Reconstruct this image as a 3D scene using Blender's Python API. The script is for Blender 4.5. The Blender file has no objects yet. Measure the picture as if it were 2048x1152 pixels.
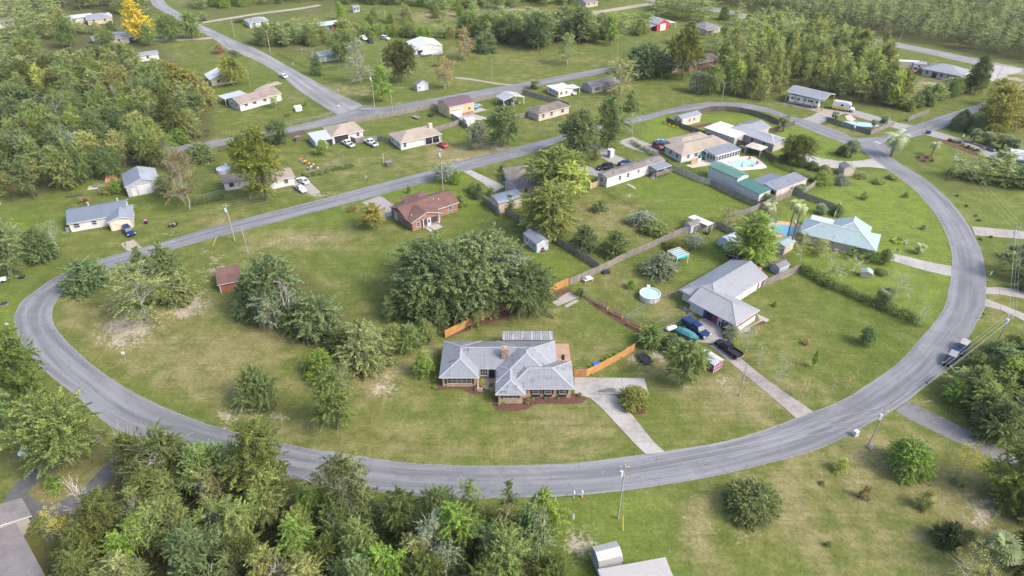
import bpy, math, random
import numpy as np
from mathutils import Vector, Matrix
random.seed(11)
S = bpy.context.scene
C = S.collection
R = math.radians

# ------------------------------------------------------------------ camera, sky, sun, exposure
CAM_H, PITCH, FPX = 82.0, 34.0, 1366.0            # drone height, tilt, focal length for a 2048 px wide frame
cd = bpy.data.cameras.new('camera'); cam = bpy.data.objects.new('camera', cd); C.objects.link(cam)
cam.location = (0, 0, CAM_H); cam.rotation_euler = (R(90 - PITCH), 0, 0)
cd.sensor_width = 36; cd.lens = FPX * 36 / 2048; cd.clip_start = .5; cd.clip_end = 9000
S.camera = cam
SUN_EL, SUN_AZ = 44.0, 116.0                        # azimuth clockwise from +Y
w = bpy.data.worlds.new('World'); S.world = w; w.use_nodes = True
nt = w.node_tree; bg = nt.nodes['Background']
sky = nt.nodes.new('ShaderNodeTexSky'); sky.sky_type = 'NISHITA'; sky.sun_disc = False
sky.sun_elevation = R(SUN_EL); sky.sun_rotation = R(SUN_AZ); sky.air_density = 1.0; sky.dust_density = 3.5; sky.ozone_density = 1.0
nt.links.new(sky.outputs[0], bg.inputs[0]); bg.inputs[1].default_value = 0.15
sl = bpy.data.lights.new('sun', 'SUN'); so = bpy.data.objects.new('sun', sl); C.objects.link(so)
sl.energy = 1.3; sl.angle = R(14); sl.color = (1, .96, .89)
d = Vector((math.sin(R(SUN_AZ)) * math.cos(R(SUN_EL)), math.cos(R(SUN_AZ)) * math.cos(R(SUN_EL)), math.sin(R(SUN_EL))))
so.rotation_euler = d.to_track_quat('Z', 'Y').to_euler(); so.location = (200, -100, 300)
S.view_settings.view_transform = 'Standard'; S.view_settings.look = 'None'
S.view_settings.exposure = 1.97; S.view_settings.gamma = 1; S.view_settings.use_curve_mapping = False
S.render.engine = 'CYCLES'
S.render.resolution_x, S.render.resolution_y = 1024, 576
S.cycles.max_bounces = 5; S.cycles.transparent_max_bounces = 6

# ------------------------------------------------------------------ from a spot in the photograph to a spot on the ground
cp, sp_ = math.cos(R(PITCH)), math.sin(R(PITCH))
def G(x, y, h=0.0):
    dx, dy = x - 1024.0, y - 576.0
    vy = FPX * cp - dy * sp_; vz = -FPX * sp_ - dy * cp
    t = (h - CAM_H) / vz
    return Vector((dx * t, vy * t, h))
def PY(v):
    z = v.y * cp - (v.z - CAM_H) * sp_
    return 576 - FPX * (v.y * sp_ + (v.z - CAM_H) * cp) / z
def SC(v):                                        # pixels per metre at a point
    return FPX / (v.y * cp - (v.z - CAM_H) * sp_)
def HGT(b, ty):                                   # height of a thing standing at b whose top is on row ty
    lo, hi = 0.0, 45.0
    for _ in range(40):
        m = (lo + hi) / 2
        if PY(b + Vector((0, 0, m))) > ty: lo = m
        else: hi = m
    return lo

# ------------------------------------------------------------------ objects
def tag(o, label=None, cat=None, group=None, kind=None):
    if label: o['label'] = label
    if cat: o['category'] = cat
    if group: o['group'] = group
    if kind: o['kind'] = kind
    return o
def empty(name, loc=(0, 0, 0), rz=0.0, parent=None):
    o = bpy.data.objects.new(name, None); C.objects.link(o); o.location = loc; o.rotation_euler = (0, 0, rz)
    o.empty_display_size = .3
    if parent: o.parent = parent
    return o
def thing(name, label, cat, loc=(0, 0, 0), rz=0.0, group=None):
    return tag(empty(name, loc, rz), label, cat, group)
def link(name, me, parent=None, loc=None, rz=None):
    o = bpy.data.objects.new(name, me); C.objects.link(o)
    if parent: o.parent = parent
    if loc is not None: o.location = loc
    if rz is not None: o.rotation_euler = (0, 0, rz)
    return o
class MB:
    """collects polygons of one mesh"""
    def __init__(s): s.v = []; s.f = []; s.m = []; s.M = None; s.smooth = False; s.uv = None
    def P(s, pts, mi=0):
        n = len(s.v)
        for p in pts:
            p = Vector(p); s.v.append(tuple(s.M @ p) if s.M else tuple(p))
        s.f.append(tuple(range(n, n + len(pts)))); s.m.append(mi); return s
    def box(s, x0, x1, y0, y1, z0, z1, mi=0, bottom=True):
        a, b, c, e = (x0, y0), (x1, y0), (x1, y1), (x0, y1)
        n = len(s.v)
        for (x, y) in (a, b, c, e):
            for z in (z0, z1):
                p = Vector((x, y, z)); s.v.append(tuple(s.M @ p) if s.M else tuple(p))
        q = [(0, 2, 3, 1), (2, 4, 5, 3), (4, 6, 7, 5), (6, 0, 1, 7), (1, 3, 5, 7)] + ([(0, 6, 4, 2)] if bottom else [])
        for f in q: s.f.append(tuple(n + i for i in f)); s.m.append(mi)
        return s
    def prism(s, pts, z0, z1, mi=0, top=None):
        n = len(pts)
        for i in range(n):
            a, b = pts[i], pts[(i + 1) % n]
            s.P([(a[0], a[1], z0), (b[0], b[1], z0), (b[0], b[1], z1), (a[0], a[1], z1)], mi)
        s.P([(p[0], p[1], z1) for p in pts], mi if top is None else top)
        return s
    def tube(s, p0, p1, r0, r1=None, n=6, mi=0, cap=True):
        p0, p1 = Vector(p0), Vector(p1); r1 = r0 if r1 is None else r1
        ax = (p1 - p0)
        if ax.length < 1e-6: return s
        ax.normalize(); u = ax.orthogonal().normalized(); v = ax.cross(u)
        k = len(s.v)
        for (p, r) in ((p0, r0), (p1, r1)):
            for i in range(n):
                a = 2 * math.pi * i / n
                q = p + u * (r * math.cos(a)) + v * (r * math.sin(a))
                s.v.append(tuple(s.M @ q) if s.M else tuple(q))
        for i in range(n):
            j = (i + 1) % n
            s.f.append((k + i, k + j, k + n + j, k + n + i)); s.m.append(mi)
        if cap:
            s.f.append(tuple(k + n + i for i in range(n))); s.m.append(mi)
            s.f.append(tuple(k + n - 1 - i for i in range(n))); s.m.append(mi)
        return s
    def mesh(s, name, mats):
        me = bpy.data.meshes.new(name); me.from_pydata(s.v, [], s.f)
        for m in (mats if isinstance(mats, (list, tuple)) else [mats]): me.materials.append(m)
        if any(s.m): me.polygons.foreach_set('material_index', s.m)
        if s.smooth: me.polygons.foreach_set('use_smooth', [True] * len(s.f))
        if s.uv:
            l = me.uv_layers.new(name='UVMap'); flat = []
            for f in s.f:
                for i in f: flat += s.uv[i]
            l.data.foreach_set('uv', flat)
        me.update(); return me
    def build(s, name, mats, parent=None, loc=None, rz=None):
        return link(name, s.mesh(name, mats), parent, loc, rz)

# ------------------------------------------------------------------ materials (all procedural)
class NT:
    def __init__(s, name):
        s.m = bpy.data.materials.new(name); s.m.use_nodes = True; s.t = s.m.node_tree
        s.b = s.t.nodes['Principled BSDF']; s.b.inputs['Specular IOR Level'].default_value = .25
    def n(s, typ, **kw):
        n = s.t.nodes.new(typ)
        for k, v in kw.items():
            if k in n.inputs: n.inputs[k].default_value = v
            else: setattr(n, k, v)
        return n
    def l(s, a, b): s.t.links.new(a, b)
    def inp(s, sock, v):
        if hasattr(v, 'links') or hasattr(v, 'is_output'): s.l(v, sock)
        else: sock.default_value = v
    def co(s, scale=(1, 1, 1), which='Object'):
        t = s.n('ShaderNodeTexCoord'); m = s.n('ShaderNodeMapping'); m.inputs['Scale'].default_value = scale
        s.l(t.outputs[which], m.inputs[0]); return m.outputs[0]
    def noise(s, scale, detail=3, vec=None, rough=.55, dist=0):
        n = s.n('ShaderNodeTexNoise'); n.inputs['Scale'].default_value = scale; n.inputs['Detail'].default_value = detail
        n.inputs['Roughness'].default_value = rough; n.inputs['Distortion'].default_value = dist
        if vec is not None: s.l(vec, n.inputs['Vector'])
        return n.outputs[0]
    def math(s, op, a, b=0.0, clamp=False):
        n = s.n('ShaderNodeMath', operation=op); n.use_clamp = clamp
        s.inp(n.inputs[0], a); s.inp(n.inputs[1], b); return n.outputs[0]
    def step(s, v, a, b):
        n = s.n('ShaderNodeMapRange'); n.interpolation_type = 'SMOOTHSTEP'
        s.inp(n.inputs[0], v); n.inputs[1].default_value = a; n.inputs[2].default_value = b; return n.outputs[0]
    def rng(s, v, a, b, c, d_):
        n = s.n('ShaderNodeMapRange'); s.inp(n.inputs[0], v)
        for i, q in enumerate((a, b, c, d_)): n.inputs[i + 1].default_value = q
        return n.outputs[0]
    def mix(s, f, a, b, mode='MIX'):
        n = s.n('ShaderNodeMix', data_type='RGBA', blend_type=mode)
        s.inp(n.inputs[0], f)
        for sock, v in ((n.inputs[6], a), (n.inputs[7], b)):
            if isinstance(v, (tuple, list)): sock.default_value = (*v[:3], 1)
            else: s.l(v, sock)
        return n.outputs[2]
    def scale(s, col, f):
        n = s.n('ShaderNodeVectorMath', operation='SCALE')
        if isinstance(col, (tuple, list)): n.inputs[0].default_value = col[:3]
        else: s.l(col, n.inputs[0])
        s.inp(n.inputs['Scale'], f); return n.outputs[0]
    def attr(s, name):
        n = s.n('ShaderNodeAttribute'); n.attribute_name = name; return n.outputs['Fac']
    def bump(s, h, strength=.3, dist=.05):
        n = s.n('ShaderNodeBump'); n.inputs['Strength'].default_value = strength; n.inputs['Distance'].default_value = dist
        s.l(h, n.inputs['Height']); s.l(n.outputs[0], s.b.inputs['Normal'])
    def done(s, col, rough=.7, metal=0.0, alb=.62):
        if isinstance(col, tuple): col = (*[c * alb for c in col[:3]], 1)
        elif alb != 1: col = s.scale(col, alb)
        s.inp(s.b.inputs['Base Color'], col)
        s.inp(s.b.inputs['Roughness'], rough); s.b.inputs['Metallic'].default_value = metal
        return s.m
_pm = {}
def pm(name, col, rough=.7, metal=0.0, var=.18, sc=1.2, bump=0.0, spec=None):
    """plain surface with blotchy wear"""
    if name in _pm: return _pm[name]
    k = NT(name); v = k.co()
    a = k.noise(sc, 4, v); b = k.noise(sc * 9, 2, v)
    f = k.math('ADD', k.rng(a, .3, .7, 1 - var, 1 + var), k.rng(b, .3, .7, -var * .4, var * .4))
    if bump: k.bump(b, bump, .03)
    if spec is not None: k.b.inputs['Specular IOR Level'].default_value = spec
    _pm[name] = k.done(k.scale(tuple(col), f), rough, metal); return _pm[name]
def metal_roof(name, col, stain=(.10, .10, .10), amt=.35, rough=.42, ax='both'):
    if name in _pm: return _pm[name]
    k = NT(name)
    a = k.noise(1.0, 5, k.co((2.6, .35, .5)), .6); b = k.noise(1.0, 5, k.co((.35, 2.6, .5)), .6)
    c = k.noise(.22, 4, k.co())
    s1 = k.step(k.math('MULTIPLY', a, b), .25, .42)
    f = k.math('MULTIPLY', s1, k.rng(c, .35, .65, amt * .25, amt * 1.3), True)
    col2 = k.mix(f, tuple(col), stain)
    g = k.scale(col2, k.rng(k.noise(7, 2, k.co()), .3, .7, .93, 1.06))
    k.b.inputs['Specular IOR Level'].default_value = .5
    _pm[name] = k.done(g, k.rng(c, .3, .7, rough - .08, rough + .12), .25); return _pm[name]
def shingle(name, col, col2):
    if name in _pm: return _pm[name]
    k = NT(name); v = k.co()
    a = k.noise(.35, 5, v); b = k.noise(5.5, 3, v); c = k.noise(22, 1, v)
    z = k.n('ShaderNodeSeparateXYZ'); k.l(v, z.inputs[0])
    row = k.math('FRACT', k.math('MULTIPLY', z.outputs[2], 11.0))
    q = k.mix(k.step(a, .35, .68), tuple(col), tuple(col2))
    f = k.math('ADD', k.rng(b, .3, .7, .78, 1.2), k.rng(c, .3, .7, -.1, .1))
    f = k.math('MULTIPLY', f, k.rng(row, 0, .3, .82, 1.0))
    k.bump(c, .4, .02)
    _pm[name] = k.done(k.scale(q, f), .9); return _pm[name]
def brick(name, c1, c2, mortar, sc=1.0):
    if name in _pm: return _pm[name]
    k = NT(name); t = k.n('ShaderNodeTexCoord'); s_ = k.n('ShaderNodeSeparateXYZ'); k.l(t.outputs['Object'], s_.inputs[0])
    u = k.math('ADD', s_.outputs[0], s_.outputs[1]); cb = k.n('ShaderNodeCombineXYZ'); k.l(u, cb.inputs[0]); k.l(s_.outputs[2], cb.inputs[1])
    b = k.n('ShaderNodeTexBrick'); k.l(cb.outputs[0], b.inputs['Vector'])
    b.inputs['Scale'].default_value = sc; b.inputs['Brick Width'].default_value = .24; b.inputs['Row Height'].default_value = .085
    b.inputs['Mortar Size'].default_value = .008
    b.inputs['Color1'].default_value = (*c1, 1); b.inputs['Color2'].default_value = (*c2, 1); b.inputs['Mortar'].default_value = (*mortar, 1)
    f = k.rng(k.noise(1.4, 4, t.outputs['Object']), .3, .7, .75, 1.25)
    k.bump(b.outputs['Fac'], .3, .01)
    _pm[name] = k.done(k.scale(b.outputs[0], f), .9); return _pm[name]
def siding(name, col, pitch=.2):
    if name in _pm: return _pm[name]
    k = NT(name); t = k.n('ShaderNodeTexCoord'); s_ = k.n('ShaderNodeSeparateXYZ'); k.l(t.outputs['Object'], s_.inputs[0])
    row = k.math('FRACT', k.math('MULTIPLY', s_.outputs[2], 1 / pitch))
    f = k.math('MULTIPLY', k.rng(row, 0, .22, .84, 1.0), k.rng(k.noise(.9, 5, k.co((1, 1, .4))), .3, .72, .88, 1.06))
    k.bump(row, .5, .02)
    _pm[name] = k.done(k.scale(tuple(col), f), .6); return _pm[name]
WHITE = pm('white_paint', (.58, .58, .57), .5, var=.07)
TRIM = pm('trim_white', (.60, .60, .595), .5, var=.05)
CREAM = siding('cream_siding', (.52, .485, .40))
DARK = pm('dark_parts_and_shade', (.03, .03, .035), .6)  # dark objects, and the painted shade of wall openings
BLACK = pm('black_metal', (.022, .023, .026), .45)
RUBBER = pm('tyre_rubber', (.03, .03, .03), .85)
CHROME = pm('wheel_alloy', (.45, .46, .48), .35, .6)
k = NT('window_glass'); GLASS = k.done(k.mix(k.noise(.6, 2, k.co()), (.025, .03, .04), (.09, .10, .12)), .12); k.b.inputs['Specular IOR Level'].default_value = .6
k = NT('vehicle_glass'); VGLASS = k.done((.02, .025, .035), .08); k.b.inputs['Specular IOR Level'].default_value = .7
CONC = None
def concrete(name, col, stain, amt=.5):
    if name in _pm: return _pm[name]
    k = NT(name); v = k.co()
    a = k.noise(.16, 5, v, .62); b = k.noise(1.3, 5, v, .65); c = k.noise(9, 3, v)
    f = k.step(k.math('ADD', k.math('MULTIPLY', a, .6), k.math('MULTIPLY', b, .4)), .42, .68)
    q = k.mix(k.math('MULTIPLY', f, amt), tuple(col), tuple(stain))
    k.bump(c, .2, .01)
    _pm[name] = k.done(k.scale(q, k.rng(c, .3, .7, .9, 1.1)), .9); return _pm[name]
CONC = concrete('pale_concrete', (.35, .33, .305), (.19, .18, .165), .8)
CONC_OLD = concrete('old_concrete', (.31, .28, .255), (.165, .155, .145), .8)
CONC_DARK = concrete('dark_asphalt_drive', (.17, .165, .165), (.085, .083, .083), .8)
SANDY = concrete('sandy_drive', (.33, .28, .22), (.19, .18, .115), .7)
MULCH = pm('bark_mulch', (.105, .048, .036), .95, var=.5, sc=3, bump=.6)
SOIL = pm('bare_soil', (.14, .10, .07), .95, var=.4, sc=3, bump=.5)
def wood(name, col, var=.25, rough=.85):
    if name in _pm: return _pm[name]
    k = NT(name); a = k.noise(1, 4, k.co((5, 5, .5))); b = k.noise(.6, 3, k.co())
    oi = k.n('ShaderNodeObjectInfo')
    f = k.math('MULTIPLY', k.rng(a, .3, .7, 1 - var, 1 + var), k.rng(b, .3, .7, .85, 1.15))
    f = k.math('MULTIPLY', f, k.rng(oi.outputs['Random'], 0, 1, .9, 1.1))
    k.bump(a, .3, .02)
    _pm[name] = k.done(k.scale(tuple(col), f), rough); return _pm[name]
W_GREY = wood('weathered_wood', (.23, .205, .18)); W_DARK = wood('dark_stained_wood', (.115, .092, .08)); W_CEDAR = wood('new_cedar', (.46, .235, .085), .15)
W_PALE = wood('pale_wood', (.42, .39, .34)); W_POLE = wood('pole_wood', (.36, .33, .29)); W_DECK = wood('deck_boards', (.36, .235, .16)); W_TAN = wood('tan_boards', (.42, .29, .18))
GALV = pm('galvanised_steel', (.36, .37, .38), .5, .5, var=.1)
k = NT('pool_water'); v = k.co(); POOLW = k.done(k.mix(k.noise(1.2, 3, v, .5, 1.0), (.27, .50, .60), (.40, .62, .68)), .06); k.b.inputs['Specular IOR Level'].default_value = .5; k.bump(k.noise(3, 2, v), .15, .03)
k = NT('blue_pool_water'); v = k.co(); POOLB = k.done(k.mix(k.noise(.8, 3, v, .5, 1.0), (.07, .22, .34), (.14, .36, .47)), .06); k.bump(k.noise(3, 2, v), .15, .03)
# ------------------------------------------------------------------ ground
def inpoly(px, py, poly):
    r = np.zeros(px.shape, bool); n = len(poly); j = n - 1
    for i in range(n):
        xi, yi = poly[i]; xj, yj = poly[j]
        with np.errstate(divide='ignore', invalid='ignore'):
            r ^= ((yi > py) != (yj > py)) & (px < (xj - xi) * (py - yi) / (yj - yi + 1e-12) + xi)
        j = i
    return r
def gp(pts): return [tuple(G(x, y)[:2]) for x, y in pts]
LUSH = [([(1545, 445), (1600, 402), (1690, 352), (1780, 345), (1850, 400), (1900, 480), (1905, 530), (1895, 590), (1860, 655), (1600, 540)], 1.0),
        ([(1275, 275), (1300, 230), (1545, 230), (1720, 300), (1742, 322), (1600, 318), (1500, 290), (1420, 270), (1300, 290)], .95),
        ([(1380, 330), (1560, 300), (1600, 340), (1560, 360), (1400, 345)], .6),
        ([(1230, 365), (1345, 330), (1500, 410), (1440, 450), (1330, 430)], .5),
        ([(700, 395), (930, 345), (1000, 380), (930, 430), (840, 400), (770, 400)], .7), ([(510, 455), (735, 400), (760, 430), (620, 460), (500, 490)], .3),
        ([(1130, 330), (1180, 330), (1190, 370), (1140, 385)], .8), ([(1360, 520), (1470, 480), (1440, 530), (1370, 575)], .5),
        ([(0, 420), (130, 440), (130, 480), (60, 520), (0, 500)], .5), ([(300, 350), (340, 350), (350, 420), (290, 440)], .5),
        ([(0, 570), (40, 600), (30, 660), (0, 680)], .9), ([(1120, 1000), (1330, 985), (1350, 1150), (1130, 1150)], .45),
        ([(1150, 1060), (1290, 1060), (1290, 1130), (1150, 1130)], .35), ([(600, 20), (400, 40), (640, 0)], .8), ([(1168, 32), (1300, 12), (1300, 40), (1200, 60)], .6),
        ([(1860, 300), (1990, 300), (2048, 340), (2048, 470), (1940, 450), (1880, 370)], .25), ([(1020, 580), (1100, 560), (1180, 540), (1080, 500)], .45), ([(780, 270), (900, 230), (1000, 240), (930, 290), (800, 300)], .35)]
DRY = [(620, 478, 14, 5, .9), (560, 470, 8, 4, .8), (340, 690, 14, 9, .55), (450, 720, 12, 8, .5), (250, 650, 9, 6, .8), (1130, 855, 9, 5, .5), (1480, 790, 12, 6, .7), (1290, 720, 7, 4, .6), (1800, 950, 14, 8, .6),
       (1960, 1000, 8, 5, .9), (770, 760, 9, 5, .9), (1600, 700, 12, 6, .3), (1250, 1010, 10, 5, .3), (1700, 1080, 18, 9, .35), (1100, 700, 12, 6, .6), (1070, 600, 10, 5, .5), (930, 840, 14, 6, .3), (1210, 440, 9, 8, .7),
       (880, 310, 14, 5, .7), (960, 300, 8, 4, .9), (720, 330, 14, 8, .45), (450, 440, 9, 4, .8), (690, 180, 12, 6, .7), (1080, 120, 30, 8, .5), (880, 35, 26, 8, 1.2), (1250, 330, 8, 5, .4), (1380, 310, 4, 3, .3), (1330, 600, 7, 5, .6), (1230, 560, 8, 5, .5),
       (1860, 175, 14, 8, .9), (1990, 150, 12, 6, .7), (1700, 60, 40, 5, .5), (1640, 262, 14, 4, .8), (430, 110, 16, 9, .5), (1900, 320, 8, 5, .4), (1560, 205, 10, 3, .6), (150, 610, 8, 6, .5), (60, 890, 9, 5, .9), (170, 960, 10, 5, .9), (130, 1000, 5, 3, .7), (1880, 800, 9, 4, .6), (1340, 240, 6, 4, .4), (1230, 215, 10, 6, .5), (890, 290, 8, 4, .4), (690, 905, 20, 3, .5), (1750, 900, 12, 5, .5)]
SAND = [(245, 650, 6.5, 4.5, .85), (270, 672, 5, 4, .7), (395, 600, 2.4, 5, .7), (380, 620, 4, 2.5, .6), (425, 535, 4, 4, .8), (410, 500, 5, 3, .45), (630, 478, 6, 2.5, .7), (560, 484, 3.5, 2.5, .6), (585, 505, 3, 2, .55), (460, 830, 2.5, 3, .8),
        (550, 832, 4.5, 2, .75), (765, 775, 2.6, 3.2, .8), (800, 765, 3, 3, .45), (990, 295, 8, 3, .95), (905, 322, 5, 2, .8), (640, 388, 5, 1.4, 1.0), (1160, 1085, 2.8, 2.6, 1.1), (1320, 705, 4, 2.5, .8), (1270, 725, 3, 2, .6), (1355, 765, 3, 2, .7), (1450, 755, 2.5, 2.5, .8),
        (1960, 1030, 3.4, 3.4, .6), (1975, 1005, 3.5, 2.5, .5), (1870, 810, 2, 3.5, .75), (1375, 615, 3.5, 2.5, .9), (1570, 500, 4, 2, .2), (1525, 515, 7, 2.2, .75), (1205, 418, 3, 4, .6), (1265, 392, 4, 1, .8), (1317, 400, 2, .8, .9), (1850, 165, 8, 2.6, .8), (1890, 170, 6, 2, .9), (2000, 155, 8, 2, 1.0), (2040, 160, 8, 2, 1.0),
        (880, 28, 22, 4, .9), (1000, 18, 26, 4, 1.2), (610, 98, 12, 3, .8), (800, 175, 5, 1.2, 1.0), (700, 178, 7, 2, .8), (1115, 780, 1.2, 1, .3), (255, 487, 2, 3, .9), (348, 468, 3, 1.5, .9), (940, 320, 3, 1.2, .7), (1195, 440, 2, 2, .4), (780, 635, 5, 3, .45), (830, 600, 5, 4, .4), (1910, 880, 2, 2, .3), (1650, 235, 4, 1, .3), (1050, 90, 6, 2, .6), (1170, 80, 6, 2, .5), (870, 700, 6, 1.2, .5), (480, 275, 4, 2, .5), (420, 292, 5, 1.5, .7), (60, 875, 3, 2, .5), (20, 880, 4, 2, .6), (1940, 690, 1, 1, .1), (720, 190, 6, 1.5, .8), (1620, 470, 3, 2, .3), (1480, 1080, 5, 3, .35), (1450, 1060, 4, 2, .3), (1860, 985, 2.5, 1.2, .5)]
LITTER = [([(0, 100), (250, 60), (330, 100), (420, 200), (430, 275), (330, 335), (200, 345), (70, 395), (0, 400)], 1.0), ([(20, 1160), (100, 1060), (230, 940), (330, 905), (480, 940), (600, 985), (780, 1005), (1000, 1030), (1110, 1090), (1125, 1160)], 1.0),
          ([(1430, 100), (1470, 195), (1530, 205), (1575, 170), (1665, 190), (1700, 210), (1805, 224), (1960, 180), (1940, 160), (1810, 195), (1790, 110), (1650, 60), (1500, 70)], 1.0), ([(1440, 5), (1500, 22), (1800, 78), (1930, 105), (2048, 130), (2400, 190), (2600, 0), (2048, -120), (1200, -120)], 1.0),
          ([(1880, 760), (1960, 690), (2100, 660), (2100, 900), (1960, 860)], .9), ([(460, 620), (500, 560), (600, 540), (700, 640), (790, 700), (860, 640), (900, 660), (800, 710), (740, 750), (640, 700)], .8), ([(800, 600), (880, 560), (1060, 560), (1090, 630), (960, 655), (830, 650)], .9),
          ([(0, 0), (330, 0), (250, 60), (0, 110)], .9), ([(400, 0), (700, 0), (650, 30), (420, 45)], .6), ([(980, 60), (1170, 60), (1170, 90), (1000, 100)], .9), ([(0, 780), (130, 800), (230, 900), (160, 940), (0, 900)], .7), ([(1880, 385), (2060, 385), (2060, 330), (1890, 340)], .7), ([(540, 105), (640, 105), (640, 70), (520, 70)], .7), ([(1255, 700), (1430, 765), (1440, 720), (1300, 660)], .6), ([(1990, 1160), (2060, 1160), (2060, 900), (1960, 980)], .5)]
MOW = [([(1480, 640), (1600, 570), (1850, 650), (1800, 730), (1640, 800), (1530, 760)], 1.0), ([(1300, 1000), (1700, 900), (2000, 1100), (2000, 1152), (1300, 1152)], .8), ([(1010, 260), (1100, 50), (900, 180)], .5), ([(1340, 350), (1480, 420), (1350, 430)], .6), ([(900, 800), (1250, 800), (1300, 900), (700, 900)], .3), ([(1550, 440), (1690, 360), (1900, 500), (1700, 530)], .5)]
DRYP = [([(110, 600), (230, 540), (520, 460), (780, 470), (800, 640), (640, 820), (600, 890), (300, 790), (120, 650)], 0.18), ([(600, 760), (880, 700), (900, 790), (1200, 820), (1300, 900), (1000, 930), (620, 890)], 0.15), ([(1150, 800), (1340, 740), (1590, 830), (1330, 900)], 0.18), ([(910, 670), (1140, 600), (1280, 670), (1260, 700), (1140, 720)], 0.15),
        ([(1480, 620), (1600, 560), (1860, 650), (1790, 730), (1620, 810)], 0.10), ([(1130, 1010), (1800, 880), (2048, 980), (2048, 1152), (1130, 1152)], 0.12), ([(430, 410), (900, 270), (1010, 300), (860, 345), (520, 430)], 0.12), ([(440, 230), (600, 180), (690, 235), (450, 270)], 0.13), ([(680, 200), (740, 120), (1200, 80), (1250, 130), (800, 200)], 0.08), ([(1790, 300), (1880, 265), (2048, 350), (2048, 560), (1980, 520), (1900, 400)], 0.11), ([(1110, 420), (1340, 440), (1420, 450), (1230, 530)], 0.17), ([(60, 400), (320, 380), (480, 400), (200, 510), (0, 560)], 0.10), ([(1360, 200), (1580, 190), (1540, 220)], 0.15)]
TRACKS = [([(890, 688), (840, 715), (790, 742), (755, 770), (730, 800)], 1.6, .9, 'dry'), ([(404, 560), (396, 590), (380, 615), (350, 635)], .8, .28, 'sand'), ([(1385, 1000), (1372, 1060), (1385, 1110), (1425, 1160)], 1.0, .75, 'dry'), ([(1412, 1000), (1402, 1060), (1418, 1110), (1458, 1160)], 1.0, .75, 'dry'), ([(1600, 880), (1560, 950), (1570, 1040), (1640, 1150)], 1.0, .6, 'dry'), ([(1632, 880), (1592, 950), (1602, 1040), (1675, 1150)], 1.0, .6, 'dry'),
          ([(130, 640), (240, 720), (400, 800), (600, 870)], 1.2, .25, 'dry'), ([(480, 500), (620, 540), (740, 610), (780, 640)], 1.0, .35, 'dry'), ([(520, 520), (650, 560), (760, 640)], .8, .3, 'dry'), ([(1430, 760), (1480, 790), (1540, 850)], .9, .5, 'dry'), ([(1220, 900), (1120, 905), (1000, 908), (860, 905)], 1.0, .35, 'dry'), ([(690, 415), (600, 445), (520, 470)], .8, .4, 'dry'), ([(1940, 470), (1990, 540), (1985, 640)], .8, .5, 'dry'), ([(1810, 330), (1880, 380), (1960, 470)], .9, .4, 'dry'), ([(1380, 630), (1330, 625), (1280, 640)], 1.2, .5, 'dry'), ([(590, 195), (650, 228), (600, 250)], .9, .5, 'dry'), ([(1030, 330), (900, 372), (760, 405)], .6, .3, 'dry'), ([(1020, 290), (860, 335), (640, 395)], .7, .5, 'dry')]
def spaced(edges):
    out = []
    for a, b, stp in edges: out += list(np.arange(a, b, stp))
    return np.array(out)
gx = np.concatenate([spaced([(-6000, -900, 1700), (-900, -330, 40), (-330, -150, 3.2), (-150, 150, 1.25), (150, 330, 3.2), (330, 900, 40)]), [900, 2500, 6000]])
gy = np.concatenate([spaced([(-3000, -60, 980), (-60, 36, 8), (36, 150, .95), (150, 260, 1.6), (260, 480, 3.0), (480, 900, 30)]), [900, 2500, 8000]])
X, Y = np.meshgrid(gx, gy); ny, nx = X.shape
def fieldpoly(lst, soft=0):
    f = np.zeros(X.shape)
    for poly, s in lst: f = np.maximum(f, inpoly(X, Y, gp(poly)) * s)
    return f
def blur(f, k=1):
    for _ in range(k):
        g = f.copy(); g[1:-1, 1:-1] = (f[1:-1, 1:-1] * 2 + f[:-2, 1:-1] + f[2:, 1:-1] + f[1:-1, :-2] + f[1:-1, 2:]) / 6; f = g
    return f
def fieldblob(lst):
    f = np.zeros(X.shape)
    for (px, py, rx, ry, s) in lst:
        c = G(px, py); f += s * np.exp(-(((X - c.x) / rx) ** 2 + ((Y - c.y) / (ry * 1.3)) ** 2))
    return f
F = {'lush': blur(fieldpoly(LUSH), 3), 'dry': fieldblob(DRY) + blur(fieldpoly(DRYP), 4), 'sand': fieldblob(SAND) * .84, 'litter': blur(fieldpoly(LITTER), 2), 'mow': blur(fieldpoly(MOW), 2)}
for pts_, wd_, st_, ch_ in TRACKS:
    P_ = [G(*p) for p in pts_]; bd = np.full(X.shape, 1e9)
    for a_, b_ in zip(P_, P_[1:]):
        vx, vy = b_.x - a_.x, b_.y - a_.y; t_ = np.clip(((X - a_.x) * vx + (Y - a_.y) * vy) / (vx * vx + vy * vy), 0, 1); bd = np.minimum(bd, np.hypot(X - a_.x - t_ * vx, Y - a_.y - t_ * vy))
    F[ch_] = F[ch_] + st_ * np.exp(-(bd / wd_) ** 2)
me = bpy.data.meshes.new('ground')
V = np.stack([X, Y, np.zeros_like(X)], -1).reshape(-1, 3)
idx = np.arange(ny * nx).reshape(ny, nx)
Q = np.stack([idx[:-1, :-1], idx[:-1, 1:], idx[1:, 1:], idx[1:, :-1]], -1).reshape(-1, 4)
def npmesh(me, V, Q):
    me.vertices.add(len(V)); me.vertices.foreach_set('co', V.astype(np.float32).ravel())
    k = Q.shape[1]
    me.loops.add(Q.size); me.loops.foreach_set('vertex_index', Q.astype(np.int32).ravel())
    me.polygons.add(len(Q)); me.polygons.foreach_set('loop_start', np.arange(0, Q.size, k, dtype=np.int32)); me.update(calc_edges=True)
npmesh(me, V, Q)
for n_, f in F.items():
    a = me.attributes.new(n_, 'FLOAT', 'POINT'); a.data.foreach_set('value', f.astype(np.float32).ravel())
k = NT('grass_ground'); v = k.co()
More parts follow.
